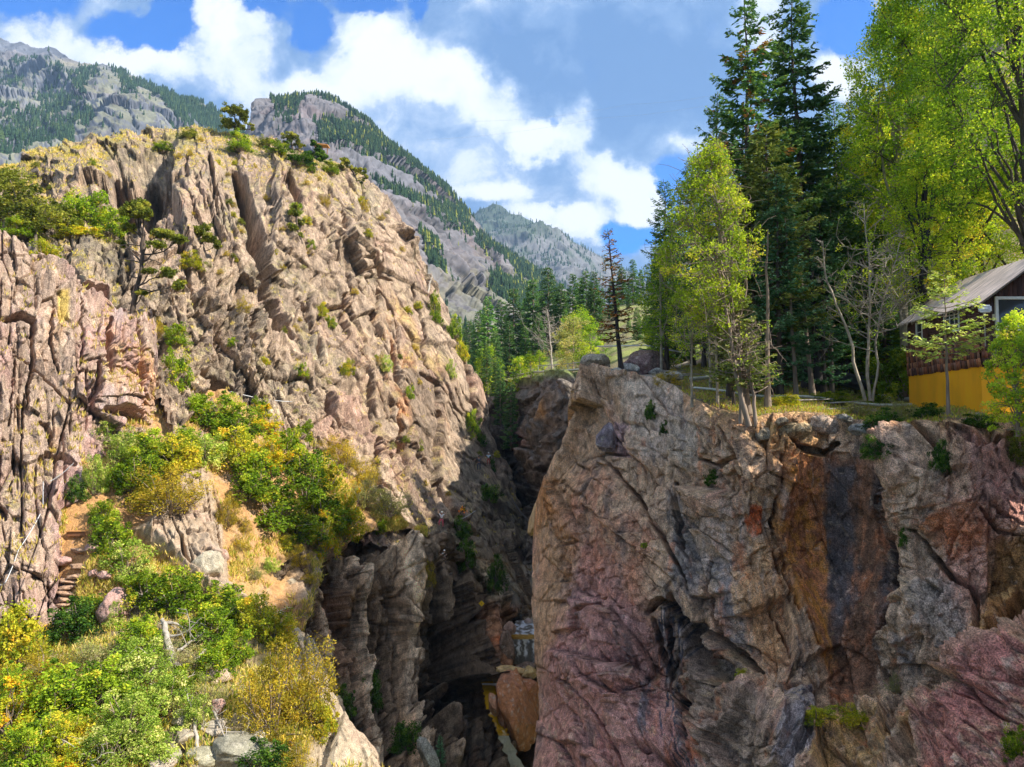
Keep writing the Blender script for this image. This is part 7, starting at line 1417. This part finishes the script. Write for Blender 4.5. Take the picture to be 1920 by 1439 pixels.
# ---- boulders
def boulder(name, px, py, Y, w, h, d, col, label, seed, rot=0.0, mat=None, base=None, cat_='boulder', cube=.0):
    r = rng_(seed); bm = bmesh.new(); bmesh.ops.create_icosphere(bm, subdivisions=5, radius=1.0); V = np.array([v.co[:] for v in bm.verts])
    Fc = np.array([[v.index for v in f.verts] for f in bm.faces]); bm.free()
    n = r.normal(size=(15, 3)); n /= np.linalg.norm(n, axis=1)[:, None]; k = r.uniform(.62, .93, 15)
    for a, b in zip(n, k): dd = V @ a; V = V - np.maximum(dd - b, 0)[:, None] * a * .92
    V = V + V * (.16 * fbm(V[:, 0] * 1.6, V[:, 1] * 1.6, V[:, 2] * 1.6 + seed, 4, seed) + .09 * fbm(V[:, 0] * 5, V[:, 1] * 5, V[:, 2] * 5 + seed, 4, seed, .65))[:, None]
    s = Y / FOC; V = V / np.abs(V).max(0) * np.array([w * s / 2, d / 2, h * s / 2]); c, si = math.cos(rot), math.sin(rot); V = np.stack([V[:, 0] * c - V[:, 2] * si, V[:, 1], V[:, 0] * si + V[:, 2] * c], -1)
    f = fbm(V[:, 0] * 2, V[:, 1] * 2, V[:, 2] * 2, 4, seed + 1, .6); C = np.ones((len(V), 3)) * np.array(col); C = C * (1 + .45 * f)[:, None]; C = mixc(C, (0.50, 0.46, 0.38), sstep(fbm(V[:, 0] * 5, V[:, 1] * 5, V[:, 2] * 5, 3, seed + 2), .15, .4) * .5)
    o = link(name, npmesh(name, V, Fc, mat or M_slope, np.clip(C, 0, 1), False), loc=at(px, py, Y)); tag(o, label, cat_); return o
def bo(px, py, w, h, col, label, seed, sh='ground', out=.1, dep=1.0, rot=0.0, name='boulder', mat=None, cat_='boulder'):
    p_, n_ = surf(sh, px, py); return boulder(name, px, py, p_.y - out, w, h, dep, col, label, seed, rot, mat, cat_=cat_)
bo(216, 1142, 62, 78, (.42, .26, .22), 'big pinkish lichen-spotted boulder among the green bushes', 41, dep=1.4, out=.6)
bo(128, 1165, 54, 50, (.30, .22, .20), 'dark pinkish boulder at the lower end of the trail', 42, out=.4)
bo(388, 1062, 66, 62, (.38, .33, .24), 'oval grey-green boulder perched on the outcrop', 43, 'slope', .5, 1.5, -.4)
bo(414, 1042, 36, 36, (.40, .26, .20), 'small reddish block touching the oval boulder', 44, 'slope', .5, .9)
bo(550, 1097, 38, 24, (.44, .36, .25), 'smooth tan boulder at the lower right of the sandy slope', 45, 'slope', .3, .9, -.3)
bo(408, 1325, 30, 34, (.36, .22, .18), 'small reddish boulder right of the fallen trunk', 46, out=.4, dep=.6)
for i, (px, py, w, h, c, lb) in enumerate([(450, 1412, 130, 70, (.24, .225, .17), 'largest grey-green slab at the bottom under the golden cedar'), (345, 1385, 50, 36, (.32, .27, .2), 'pale boulder left of the grey-green slab'), (375, 1420, 70, 44, (.28, .26, .18), 'lichen-covered boulder at the bottom edge'), (345, 1345, 46, 30, (.44, .38, .28), 'pale boulder upper left of the grey-green slab'),
                                              (400, 1365, 56, 40, (.40, .34, .26), 'middle boulder between the pale one and the slab'), (485, 1385, 40, 26, (.42, .38, .30), 'small pale boulder on top of the slab'), (320, 1415, 44, 40, (.26, .24, .18), 'grey boulder at the left end of the bottom rocks'), (410, 1270, 60, 40, (.44, .32, .24), 'pinkish boulder below the dead branches'), (300, 1432, 60, 30, (.40, .33, .26), 'low boulder at the bottom edge under the cream flowers')]):
    bo(px, py, w, h, c, lb, 50 + i, out=-.05, dep=1.2 if w < 80 else 2.0)
# stones edging the steps of the trail
M_sandst = M_slope; STEP = []
for i, (px, py, w) in enumerate([(150, 1033, 60), (150, 1062, 58), (140, 1082, 66), (128, 1090, 60), (126, 1102, 62), (124, 1113, 60), (122, 1124, 58), (118, 1135, 54), (186, 852, 30), (190, 880, 26), (190, 905, 34), (200, 838, 26)]):
    STEP.append(bo(px, py, w * (.8 if i % 2 else .6), 10, (.40, .25, .16), 'flat stone step number', 80 + i, 'slope', .12, .55, r_ if (r_ := (.08 * ((i * 37) % 5 - 2))) else 0, 'stone_step', cat_='stone step'))
LAB = ['uppermost flat stone of the lower flight, below the wooden step', 'second flat stone below the wooden step', 'third flat stone below the wooden step', 'fourth flat stone below the wooden step', 'stone step midway down the lower flight', 'stone step just under the midway one', 'stone step near the bottom of the lower flight', 'lowest stone step of the trail', 'stone step between the pale bushes on the upper trail', 'stone step just below the pale bushes', 'stone step above the broad dirt landing', 'topmost stone step of the trail']
for o, l in zip(STEP, LAB): o['label'] = l
for i, (px, py, w, h, lb) in enumerate([(172, 1028, 26, 20, 'pink stone right of the steps, upper one'), (196, 1078, 28, 18, 'pink stone right of the steps, by the pale bush'), (118, 1052, 34, 18, 'pink rock slab at the left of the steps'), (176, 1076, 20, 18, 'small stone next to the pink one by the pale bush')]): bo(px, py, w, h, (.44, .26, .22), lb, 100 + i, 'slope', .3, .5)
p_, n_ = surf('slope', 147, 998); root = empty('wooden_step', p_ + Vector((0, -.25, .1))); tag(root, 'wooden box step made of orange-brown timber on the dirt trail', 'wooden step')
M_timber = plain_mat('orange-brown timber', (.50, .24, .08), .8, noise=.25, scale=4); M_timbd = plain_mat('shaded timber', (.24, .10, .04), .8, noise=.2)  # darker copy of the timber, with shade put into its colour
m = MB(); m.box((0, 0, .05), (1.02, .3, .045), Euler((0, math.radians(-2), 0))); m.build('tread', M_timber, root); m = MB(); m.box((0, -.09, -.09), (.98, .04, .22)); m.build('riser', M_timbd, root)
m = MB(); m.tube([(.5, -.1, .05), (.47, -.05, .5)], .025, 6); m.build('stake', M_timber, root)
p_, n_ = surf('hill', 602, 296); root = empty('wooden_platform', at(603, 290, p_.y - .6)); tag(root, 'orange timber plank platform sticking out on the hill crest', 'platform')
m = MB(); m.box((-.1, 0, 1.1), (1.9, 1.2, .12), Euler((0, .10, 0))); m.build('planks', M_timber, root)
for x in (-.8, .0, .6): m = MB(); m.tube([(x, .1, -.4), (x + .1, .1, 1.05)], .05, 6); m.build('post', M_timbd, root)
m = MB(); m.tube([(-.8, 0, 1.1), (-.6, 0, 1.6)], .04, 5); m.build('stub', M_timber, root)
# small warning diamond
root = empty('diamond_sign', at(903, 1132, front('gorge_wall', 903, 1132, 14) - .35)); tag(root, 'small yellow diamond warning sign on the gorge wall', 'sign')
m = MB(); m.box((0, 0, 0), (.34, .02, .34), Euler((0, math.radians(45), 0))); m.build('sign_plate', plain_mat('yellow sign enamel', (.85, .52, .01), .5, noise=.05), root)
m = MB(); m.tube([(0, .02, .1), (0, .7, -.1)], .015, 6); m.build('bolt_arm', M_steel, root); m = MB(); m.box((0, -.016, 0), (.03, .012, .15)); m.box((0, -.016, -.1), (.03, .012, .03)); m.build('sign_mark', plain_mat('brown sign mark', (.30, .12, .01), .6), root)
# ---- gorge floor: pools, waterfall, wedged rock
M_pool = plain_mat('ochre mine water', (.45, .24, .008), .12, noise=.2, scale=2, spec=.6); M_foam = plain_mat('white water', (.80, .80, .80), .5, noise=.25, scale=3, stretch=(3, 1, .4)); M_orange = rock_mat('iron-stained rock', 2.0, .6, .4, dist=.2)
def patch(name, pts, mat, label=None, cat_=None, kind=None, thick=.12, sub=1):
    m = MB(); base = Vector(pts[0]); m.poly([Vector(p) - base for p in pts], (0, .05, -thick)); o = m.build(name, mat, None, loc=base); tag(o, label, cat_, kind=kind); return o
Yw = 60
def wsheet(name, px0, px1, yt, yb, Yt, Yb, mat, kind='structure', amp=.05, n=(26, 30), seed=3, vert=False, coln=None):
    """water surface through four measured corners, rippled"""
    a, b, c, d = (np.array(at(x, y, Y)) for x, y, Y in ((px0[0], yt, Yt), (px1[0], yt, Yt), (px1[1], yb, Yb), (px0[1], yb, Yb)))
    u, v = np.meshgrid(np.linspace(0, 1, n[0]), np.linspace(0, 1, n[1])); P = ((1 - u) * (1 - v))[..., None] * a + (u * (1 - v))[..., None] * b + (u * v)[..., None] * c + ((1 - u) * v)[..., None] * d
    P[..., 0] += (.12 * (fbm(v * 5, v * 0 + seed, v * 0, 3, seed) + .6 * perlin(v * 14, v * 0, v * 0 + seed)) + (u - .5) * .5 * perlin(v * 6, v * 0 + 3, v * 0 + seed))
    q = fbm(P[..., 0] * (3 if vert else 1.2), P[..., 1] * 1.2, P[..., 2] * (.5 if vert else 1.2), 4, seed); P[..., 1] -= amp * q * 4; P[..., 2] += amp * q
    col = coln(u, v, P) if coln else None
    o = link(name, npmesh(name, P.reshape(-1, 3), grid_faces(*P.shape[:2]), mat, None if col is None else col.reshape(-1, 3), True)); tag(o, kind=kind); return o
M_fall = rock_mat('falling water', 1.0, 0.2, .15, rough=.3, speck=.1)
wsheet('river', (950, 955), (1015, 1015), 1190, 1200, 66.5, 63.2, M_pool, seed=4)
wsheet('river', (968, 962), (1015, 1015), 1164, 1190, 72, 66.6, M_fall, amp=.12, seed=5, coln=lambda u, v, P: mixc(full(u, (.60, .62, .66)), (.10, .08, .06), sstep(fbm(P[..., 0] * 2.5, P[..., 1] * 1.2, P[..., 2] * 2.5, 4, 5), -.12, .1)))
o = wsheet('waterfall', (958, 962), (1012, 1012), 1199, 1246, 63.2, 62.6, M_fall, kind=None, amp=.06, seed=6, vert=True, coln=lambda u, v, P: mixc(full(u, (.62, .60, .56)), (.10, .085, .065), np.clip(sstep(fbm(u * 7, v * .8, u * 0, 4, 8, .6), -.14, .06) + sstep(v, .55, .8) * (u < .7) * .9, 0, 1))); tag(o, 'short waterfall of white strands dropping from the ochre pool', 'waterfall')
wsheet('river', (903, 912), (925, 935), 1278, 1330, 57, 54, M_pool, seed=7); wsheet('river', (915, 935), (934, 955), 1328, 1380, 54, 52.5, M_pool, seed=8); wsheet('river', (935, 960), (953, 985), 1380, 1445, 52.4, 51.5, M_fall, seed=9, coln=lambda u, v, P: full(u, (.34, .31, .20)))
boulder('wedged_boulder', 968, 1330, 54, 84, 150, 5.5, (.42, .17, .07), 'large iron-orange boulder wedged in the gorge above the dark hole', 120, .12, M_orange)
boulder('wedged_boulder', 958, 1285, 54.5, 62, 50, 3.5, (.44, .19, .10), 'orange boulder lying on top left of the wedged one', 121, -.2, M_orange)
boulder('wedged_boulder', 985, 1295, 54.8, 56, 44, 3, (.38, .15, .07), 'reddish boulder on top right of the wedged one', 122, .1, M_orange)
boulder('rock_slab', 960, 1256, 56, 60, 13, 1.6, (.50, .33, .14), 'thin yellowish slab bridging the gorge under the waterfall', 123, -.06, M_orange)
boulder('rock_slab', 992, 1262, 55.6, 32, 24, 1.4, (.50, .34, .14), 'yellowish block at the right end of the thin slab', 124, 0, M_orange)
boulder('rock_slab', 925, 1322, 52.8, 20, 44, 1.5, (.45, .22, .12), 'narrow orange rock left of the ochre stream', 125, .3, M_orange)
boulder('rock_slab', 803, 1415, 46, 30, 80, 1.5, (.33, .31, .25), 'pale leaning slab at the bottom of the gorge wall', 127, .55, M_rock_dark)
boulder('rock_slab', 950, 1215, 61.5, 28, 70, 2.5, (.24, .15, .10), 'brown rock at the left of the waterfall', 130, .2, M_rock_dark)
boulder('rock_slab', 957, 1178, 64, 26, 26, 2.0, (.30, .18, .13), 'reddish rock above the ochre pool on its left', 131, .1, M_orange)
boulder('rock_slab', 1014, 1226, 60.5, 22, 60, 2.5, (.34, .27, .2), 'grey rock curtain at the right of the waterfall', 132, -.1, M_rock_dark)
boulder('rock_slab', 985, 1252, 60.8, 40, 18, 2.0, (.20, .13, .09), 'dark wet rock at the waterfall foot', 133, .1, M_rock_dark)
boulder('rock_slab', 990, 1166, 71.5, 18, 10, 1.5, (.30, .22, .18), 'small rock in the white rapids above the pool', 134, .1, M_orange)
boulder('rock_slab', 943, 1340, 53.6, 22, 70, 2.0, (.32, .15, .08), 'orange rock edge between the ochre stream and the wedged boulder', 135, .25, M_orange)
m = MB(); q = [Vector(at(905, 1283, 56)), Vector(at(945, 1284, 55))]; m.tube([x - q[0] for x in q], .07, 6); o = m.build('fallen_log', M_deadwood, None, loc=q[0]); tag(o, 'thin log lying across the ochre stream', 'log')
boulder('orange_rock', 1016, 955, 50, 34, 110, 5, (.50, .33, .16), 'smooth yellow-orange rock bulge at the gorge mouth beside the right cliff', 128, -.35, M_orange, cat_='rock')
con('firblue', 825, 47, 1378, 'small blue-green spruce at the bottom of the dark gorge', basepy=1450, where='px')
# pale rocks at the left end of the bench, rocks on the rim
for i, (px, Y, w, h, c, lb) in enumerate([(1115, 41.5, 60, 40, (.40, .34, .26), 'pale rock block on the knob left of the dying fir'), (1180, 42, 40, 24, (.42, .40, .36), 'pale boulder right of the dying fir'), (1232, 42, 34, 18, (.44, .42, .38), 'pale boulder near the left end of the white pipe'), (1262, 40, 40, 22, (.42, .40, .36), 'pale boulder in front of the aspens'), (1208, 45, 80, 60, (.22, .14, .13), 'large reddish rock hump behind the dying fir'), (1150, 40, 36, 18, (.46, .43, .36), 'flat pale rock at the foot of the dying fir'), (1215, 52, 70, 70, (.24, .16, .12), 'reddish rock hump higher behind the other one')]):
    b = floor_pt(px, Y, .1); s = Y / FOC; o = boulder('boulder', px, 700, Y, w, h, w * s, c, lb, 140 + i, mat=M_rock_right); o.location = b + Vector((0, 0, h * s * .15))
for i, (px, py, w, h, c, lb) in enumerate([(1545, 800, 66, 40, (.50, .36, .26), 'jutting pinkish block on the rim above the wet panel'), (1490, 808, 70, 36, (.50, .36, .20), 'ochre block on the rim left of the pinkish one'), (1430, 815, 40, 30, (.42, .33, .22), 'tan block on the rim by the leaning trunks'), (1515, 845, 50, 36, (.52, .38, .22), 'ochre wedge hanging under the pinkish rim block'), (1620, 805, 56, 26, (.38, .36, .32), 'grey rock plates on the rim left of the cabin'), (1580, 785, 30, 16, (.40, .37, .32), 'loose grey stone behind the pinkish rim block'), (1462, 790, 30, 18, (.44, .34, .22), 'small tan stone beside the ochre block'), (1140, 822, 46, 60, (.31, .25, .28), 'mauve block sticking out of the right cliff')]):
    bo(px, py, w, h, tuple(v * .8 for v in c), lb, 160 + i, 'right', -.12, 1.1, .12 * ((i * 53) % 5 - 2), mat=M_rock_right)
# ---- dead wood in the foreground
def snag(name, pts, sh, r0, label, seed, nb=6, cat_='dead tree', spread=.6):
    r = rng_(seed); P = [surf(sh, *p[:2])[0] - surf(sh, *p[:2])[0].normalized() * (p[2] if len(p) > 2 else .4) for p in pts]; b = P[0].copy(); P = np.array([x - b for x in P]); t = np.linspace(0, 1, 14); kk = np.linspace(0, 1, len(P)); P = np.stack([np.interp(t, kk, P[:, j]) for j in range(3)], -1) + r.normal(0, .025, (14, 3))
    pth = [(P, r0 * (1 - .75 * t) + .01)]
    for _ in range(nb):
        i = r.integers(3, 13); e = P[i] + r.normal(0, spread, 3) * np.array([1, .5, .8]); B = bend(P[i], e, r, .25, 6); pth.append((B, np.linspace(r0 * .35, .008, 6)))
        for _ in range(3): q = B[r.integers(2, 6)]; pth.append((bend(q, q + r.normal(0, spread * .4, 3), r, .25, 4), np.linspace(.014, .005, 4)))
    v, f = tubes(pth, 6); o = link(name, npmesh(name, v, f, M_deadwood, None, True), loc=b); tag(o, label, cat_)
snag('tree_stump', [(330, 1250, .5), (318, 1215, .7), (308, 1180, .8), (304, 1165, .8)], 'ground', .24, 'thick weathered stump leaning among the bushes', 201, 5, 'stump')
snag('dead_tree', [(372, 1400, .5), (365, 1350, .7), (352, 1310, .8), (345, 1270, .8)], 'ground', .07, 'bleached fallen trunk below the weathered stump', 202, 9)
snag('dead_branch', [(215, 1245, .5), (250, 1270, .8), (268, 1272, .9), (290, 1245, .9)], 'ground', .06, 'forked dead branch left of the stump', 203, 8, 'dead branch')
snag('dead_branch', [(330, 1215, .6), (360, 1200, .9), (385, 1190, .9), (398, 1170, .9)], 'ground', .06, 'bleached branch reaching right from the stump', 204, 8, 'dead branch')
snag('dead_branch', [(362, 1238, .6), (375, 1225, .9), (392, 1208, .9)], 'ground', .08, 'broken pale log end right of the stump', 205, 4, 'dead branch')
snag('dead_tree', [(512, 1168, .2), (508, 1152, .5), (500, 1145, .6), (480, 1143, .7)], 'ground', .09, 'dark broken snag with spread twigs on the lit edge', 206, 10)
snag('dead_branch', [(130, 1370, .5), (160, 1410, .8), (185, 1439, .9)], 'ground', .06, 'dead stem at the bottom left among the yellow bushes', 207, 10, 'dead branch', .9)
snag('dead_branch', [(400, 1330, .5), (410, 1360, .8), (430, 1385, .8)], 'ground', .05, 'thin dead stems in front of the dark gap by the cedar', 208, 9, 'dead branch')
snag('dead_branch', [(245, 1130, .3), (270, 1118, .7), (285, 1135, .8)], 'ground', .07, 'twisted silvery branch above the pink boulder', 209, 12, 'dead branch')
snag('dead_tree', [(800, 560, .3), (806, 530, .7), (808, 510, .9), (805, 502, 1.0)], 'hill', .14, 'dark dead trunk leaning on the right shoulder of the hill', 210, 4)
# ---- climbers
def limb(a, b, n=2): return [a.lerp(b, i / n) for i in range(1, n + 1)]
M_skin = plain_mat('skin', (.50, .28, .19), .6, noise=.03)
def person(px, py_feet, Y, hpx, label, J, top, pants, helmet, face=math.pi, sh=None):
    """J: joint positions for a figure 1.75 m tall, feet at z=0, x to the right, y away"""
    base = at(px, py_feet, Y); s = hpx * Y / FOC / 1.75; root = empty('person', base, 0); root.scale = (s, s, s); tag(root, label, 'person')
    V = lambda n: Vector(J[n])
    def skin(name, chains, rad, mat, parent, root_i=0, sub=1):
        pts, ed, rr = [], [], []; idx = {}
        def add(p, r): pts.append(p); rr.append(r); return len(pts) - 1
        for ch, rs in zip(chains, rad):
            prev = None
            for p, r in zip(ch, rs):
                k = tuple(round(c, 4) for c in p)
                if k not in idx: idx[k] = add(p, r)
                if prev is not None: ed.append((prev, idx[k]))
                prev = idx[k]
        me = bpy.data.meshes.new(name); me.from_pydata(pts, ed, []); o = link(name, me, mat, parent)
        sk = o.modifiers.new('s', 'SKIN'); o.modifiers.new('d', 'SUBSURF').levels = 1; o.modifiers['d'].render_levels = 1
        for i, v in enumerate(me.skin_vertices[0].data): v.radius = (rr[i], rr[i]); v.use_root = (i == 0)
        sk.use_smooth_shade = True
        dg = bpy.context.evaluated_depsgraph_get(); dg.update(); m2 = bpy.data.meshes.new_from_object(o.evaluated_get(dg)); o.modifiers.clear(); o.data = m2
        if mat and not m2.materials: m2.materials.append(mat)
        return o
    pel, ch, nk, hd = V('pelvis'), V('chest'), V('neck'), V('head')
    hand = []
    chains = [[pel, pel.lerp(ch, .5), ch, nk, nk.lerp(hd, .5)]]; rad = [[.105, .10, .115, .05, .055]]
    for sd in 'lr':
        sh_, el, wr = V('sh' + sd), V('el' + sd), V('wr' + sd); hp, kn, an, to = V('hip' + sd), V('kn' + sd), V('an' + sd), V('toe' + sd)
        pd = (wr - el).normalized(); palm = wr + pd * .07
        chains += [[ch, sh_, sh_.lerp(el, .5), el, el.lerp(wr, .5), wr, palm], [pel, hp, hp.lerp(kn, .5), kn, kn.lerp(an, .4), an]]; rad += [[.115, .055, .045, .038, .034, .024, .03], [.105, .085, .07, .052, .048, .034]]
        side = pd.cross(Vector((0, 1, 0))).normalized() * .014 if pd.cross(Vector((0, 1, 0))).length > .1 else Vector((.014, 0, 0))
        for k, L in zip((-1.5, -.5, .5, 1.5), (.065, .08, .075, .06)):
            f0 = palm + side * k; chains.append([palm, f0 + pd * .02, f0 + pd * L * .6 + Vector((0, .012, 0)), f0 + pd * L + Vector((0, .03, 0))]); rad.append([.03, .009, .008, .007])
        chains.append([palm, wr + side * 2.6 + pd * .05, wr + side * 3.4 + pd * .08]); rad.append([.03, .010, .008])
    skin('body', chains, rad, M_skin, root)
    # head joined as its own smooth mesh under the body, with face
    m = MB(); bmesh.ops.create_uvsphere(m.bm, u_segments=16, v_segments=12, radius=.1); bmesh.ops.transform(m.bm, matrix=Matrix.Translation(hd) @ Matrix.Diagonal((.8, .95, 1.15, 1)), verts=m.bm.verts); fy = -1 if face == math.pi else 1
    m.tube([hd + Vector((0, fy * .09, .01)), hd + Vector((0, fy * .12, -.02))], [.012, .017], 6); hdo = m.build('head', M_skin, root, True)
    m = MB(); [m.box(hd + Vector((x, fy * .092, .012)), (.018, .01, .01)) for x in (-.032, .032)]; m.build('eyes', plain_mat('dark eyes', (.02, .015, .01), .3), hdo); m = MB(); m.box(hd + Vector((0, fy * .088, -.055)), (.035, .01, .008)); m.build('mouth', plain_mat('lips', (.35, .12, .1), .5), hdo)
    m = MB(); bmesh.ops.create_uvsphere(m.bm, u_segments=16, v_segments=10, radius=.125); bmesh.ops.bisect_plane(m.bm, geom=m.bm.verts[:] + m.bm.edges[:] + m.bm.faces[:], plane_co=(0, 0, -.005), plane_no=(0, 0, -1), clear_outer=True); bmesh.ops.transform(m.bm, matrix=Matrix.Translation(hd + Vector((0, 0, .035))) @ Matrix.Diagonal((.9, 1.08, 1, 1)), verts=m.bm.verts); m.build('helmet', plain_mat('helmet', helmet, .4, noise=.02), root, True)
    cs = [[pel + Vector((0, 0, .05)), pel.lerp(ch, .5), ch, nk - Vector((0, 0, .03))]]; cr = [[.12, .118, .128, .07]]
    for sd in 'lr': cs.append([ch, V('sh' + sd), V('sh' + sd).lerp(V('el' + sd), .55)]); cr.append([.128, .068, .055])
    skin('shirt', cs, cr, plain_mat('shirt cloth', top, .9, noise=.08), root)
    cs, cr = [[pel - Vector((0, 0, .001)), pel + Vector((0, 0, .08))]], [[.118, .115]]
    for sd in 'lr': cs.append([pel - Vector((0, 0, .001)), V('hip' + sd), V('hip' + sd).lerp(V('kn' + sd), .5), V('kn' + sd), V('kn' + sd).lerp(V('an' + sd), .85)]); cr.append([.118, .096, .08, .062, .045])
    skin('trousers', cs, cr, plain_mat('trouser cloth', pants, .9, noise=.08), root)
    for sd in 'lr': m = MB(); a, t_ = V('an' + sd), V('toe' + sd); m.tube([a + (a - t_) * .25 - Vector((0, 0, .03)), a - Vector((0, 0, .03)), t_ - Vector((0, 0, .0))], [.04, .048, .03], 8); m.build('shoe', plain_mat('shoe', (.06, .05, .05), .8), root, True)
    hb = MB(); hb.tube([pel + Vector((math.cos(a) * .135, math.sin(a) * .125, .06)) for a in np.linspace(0, 6.28, 13)], .02, 6); hb.build('harness', plain_mat('harness webbing', (.03, .03, .035), .8), root)
    return root
base = dict(pelvis=(0, 0, .95), chest=(0, .02, 1.28), neck=(0, .02, 1.47), head=(0, 0, 1.62), shl=(-.18, .02, 1.40), shr=(.18, .02, 1.40), hipl=(-.09, 0, .90), hipr=(.09, 0, .90))
J1 = dict(base, ell=(-.44, .05, 1.34), wrl=(-.66, .1, 1.16), elr=(.40, .05, 1.22), wrr=(.60, .1, 1.05), knl=(-.16, -.06, .50), anl=(-.14, .05, .08), toel=(-.18, -.12, .03), knr=(.13, -.08, .48), anr=(.10, .03, .06), toer=(.13, -.14, .02))
J2 = dict(base, ell=(-.42, .08, 1.22), wrl=(-.64, .12, 1.02), elr=(.36, .05, 1.15), wrr=(.42, .1, .92), knl=(-.15, -.14, .52), anl=(-.16, .05, .08), toel=(-.2, -.12, .03), knr=(.15, -.10, .50), anr=(.16, .05, .12), toer=(.2, -.12, .08))
J3 = dict(base, ell=(-.36, .15, 1.62), wrl=(-.40, .25, 1.85), elr=(.38, .15, 1.50), wrr=(.52, .25, 1.68), knl=(-.28, -.12, .60), anl=(-.26, .12, .22), toel=(-.28, .0, .14), knr=(.16, -.04, .48), anr=(.14, .05, .06), toer=(.16, -.1, .02), head=(.02, .02, 1.62))
J4 = dict(base, ell=(-.34, -.05, 1.22), wrl=(-.52, .05, 1.34), elr=(.26, -.06, 1.16), wrr=(.12, -.12, 1.30), knl=(-.22, -.20, .58), anl=(-.2, .02, .16), toel=(-.22, -.12, .10), knr=(.14, -.10, .48), anr=(.12, .04, .06), toer=(.14, -.12, .02))
def stand(px, py): return front('hill', px, py - 8, 8) - .2
person(898, 884, stand(898, 884), 29, 'climber dressed all in dark clothes standing with arms spread on the pale slab', J1, (.05, .06, .08), (.05, .06, .09), (.03, .03, .035))
person(916, 874, stand(916, 874), 25, 'climber with white helmet, white and blue top and red trousers', J2, (.45, .60, .72), (.42, .10, .07), (.85, .85, .82))
person(828, 990, min(front('hill', 828, 980, 10), front('gorge_wall', 828, 1000, 10)) - .3, 30, 'climber in white top and pink shorts scrambling up the rock notch', J3, (.75, .72, .72), (.65, .10, .14), (.80, .80, .80), face=0)
person(833, 1062, min(front('gorge_wall', 833, 1050, 14), front('hill', 833, 1040, 10)) - .3, 30, 'climber in white helmet and pale grey top in the shaded gully below the notch', J4, (.50, .50, .50), (.14, .11, .10), (.88, .88, .86))
# orange flowers by the notch
p_, n_ = surf('hill', 866, 954); r = rng_(5); fo = leafcloud(r, r.normal(0, .22, (10, 3)), np.full(10, .12), 14, .09, [(.85, .32, .01, 1), (.75, .42, .02, 1)], .5, .8); fs = leafcloud(r, r.normal(0, .3, (10, 3)) - np.array([0, 0, .2]), np.full(10, .2), 16, .12, PAL['dark'], .5, .5); root = empty('wildflowers', p_ + n_ * .4); tag(root, 'clump of orange wildflowers beside the dark notch', 'flowers'); link('blossoms', npmesh('blossoms', *fo[:2], M_bush, fo[2]), None, root); link('leaves', npmesh('leaves', *fs[:2], M_bush, fs[2]), None, root)
# ---- haze: a closed box of thin air round everything
def haze():
    m, nt, o = mat_new('haze air'); v = nt.nodes.new('ShaderNodeVolumePrincipled'); v.inputs['Color'].default_value = (.42, .66, 1.0, 1); v.inputs['Density'].default_value = HAZE; v.inputs['Anisotropy'].default_value = .1
    nt.links.new(v.outputs[0], o.inputs['Volume']); mb = MB(); mb.box((0, 0, 0), (7000, 7000, 1300)); ob = mb.build('haze', m, None, loc=(0, 0, 650 - 60)); tag(ob, 'thin blue air between the camera and the mountains', None, kind='stuff')
HAZE = 0.00014
haze()
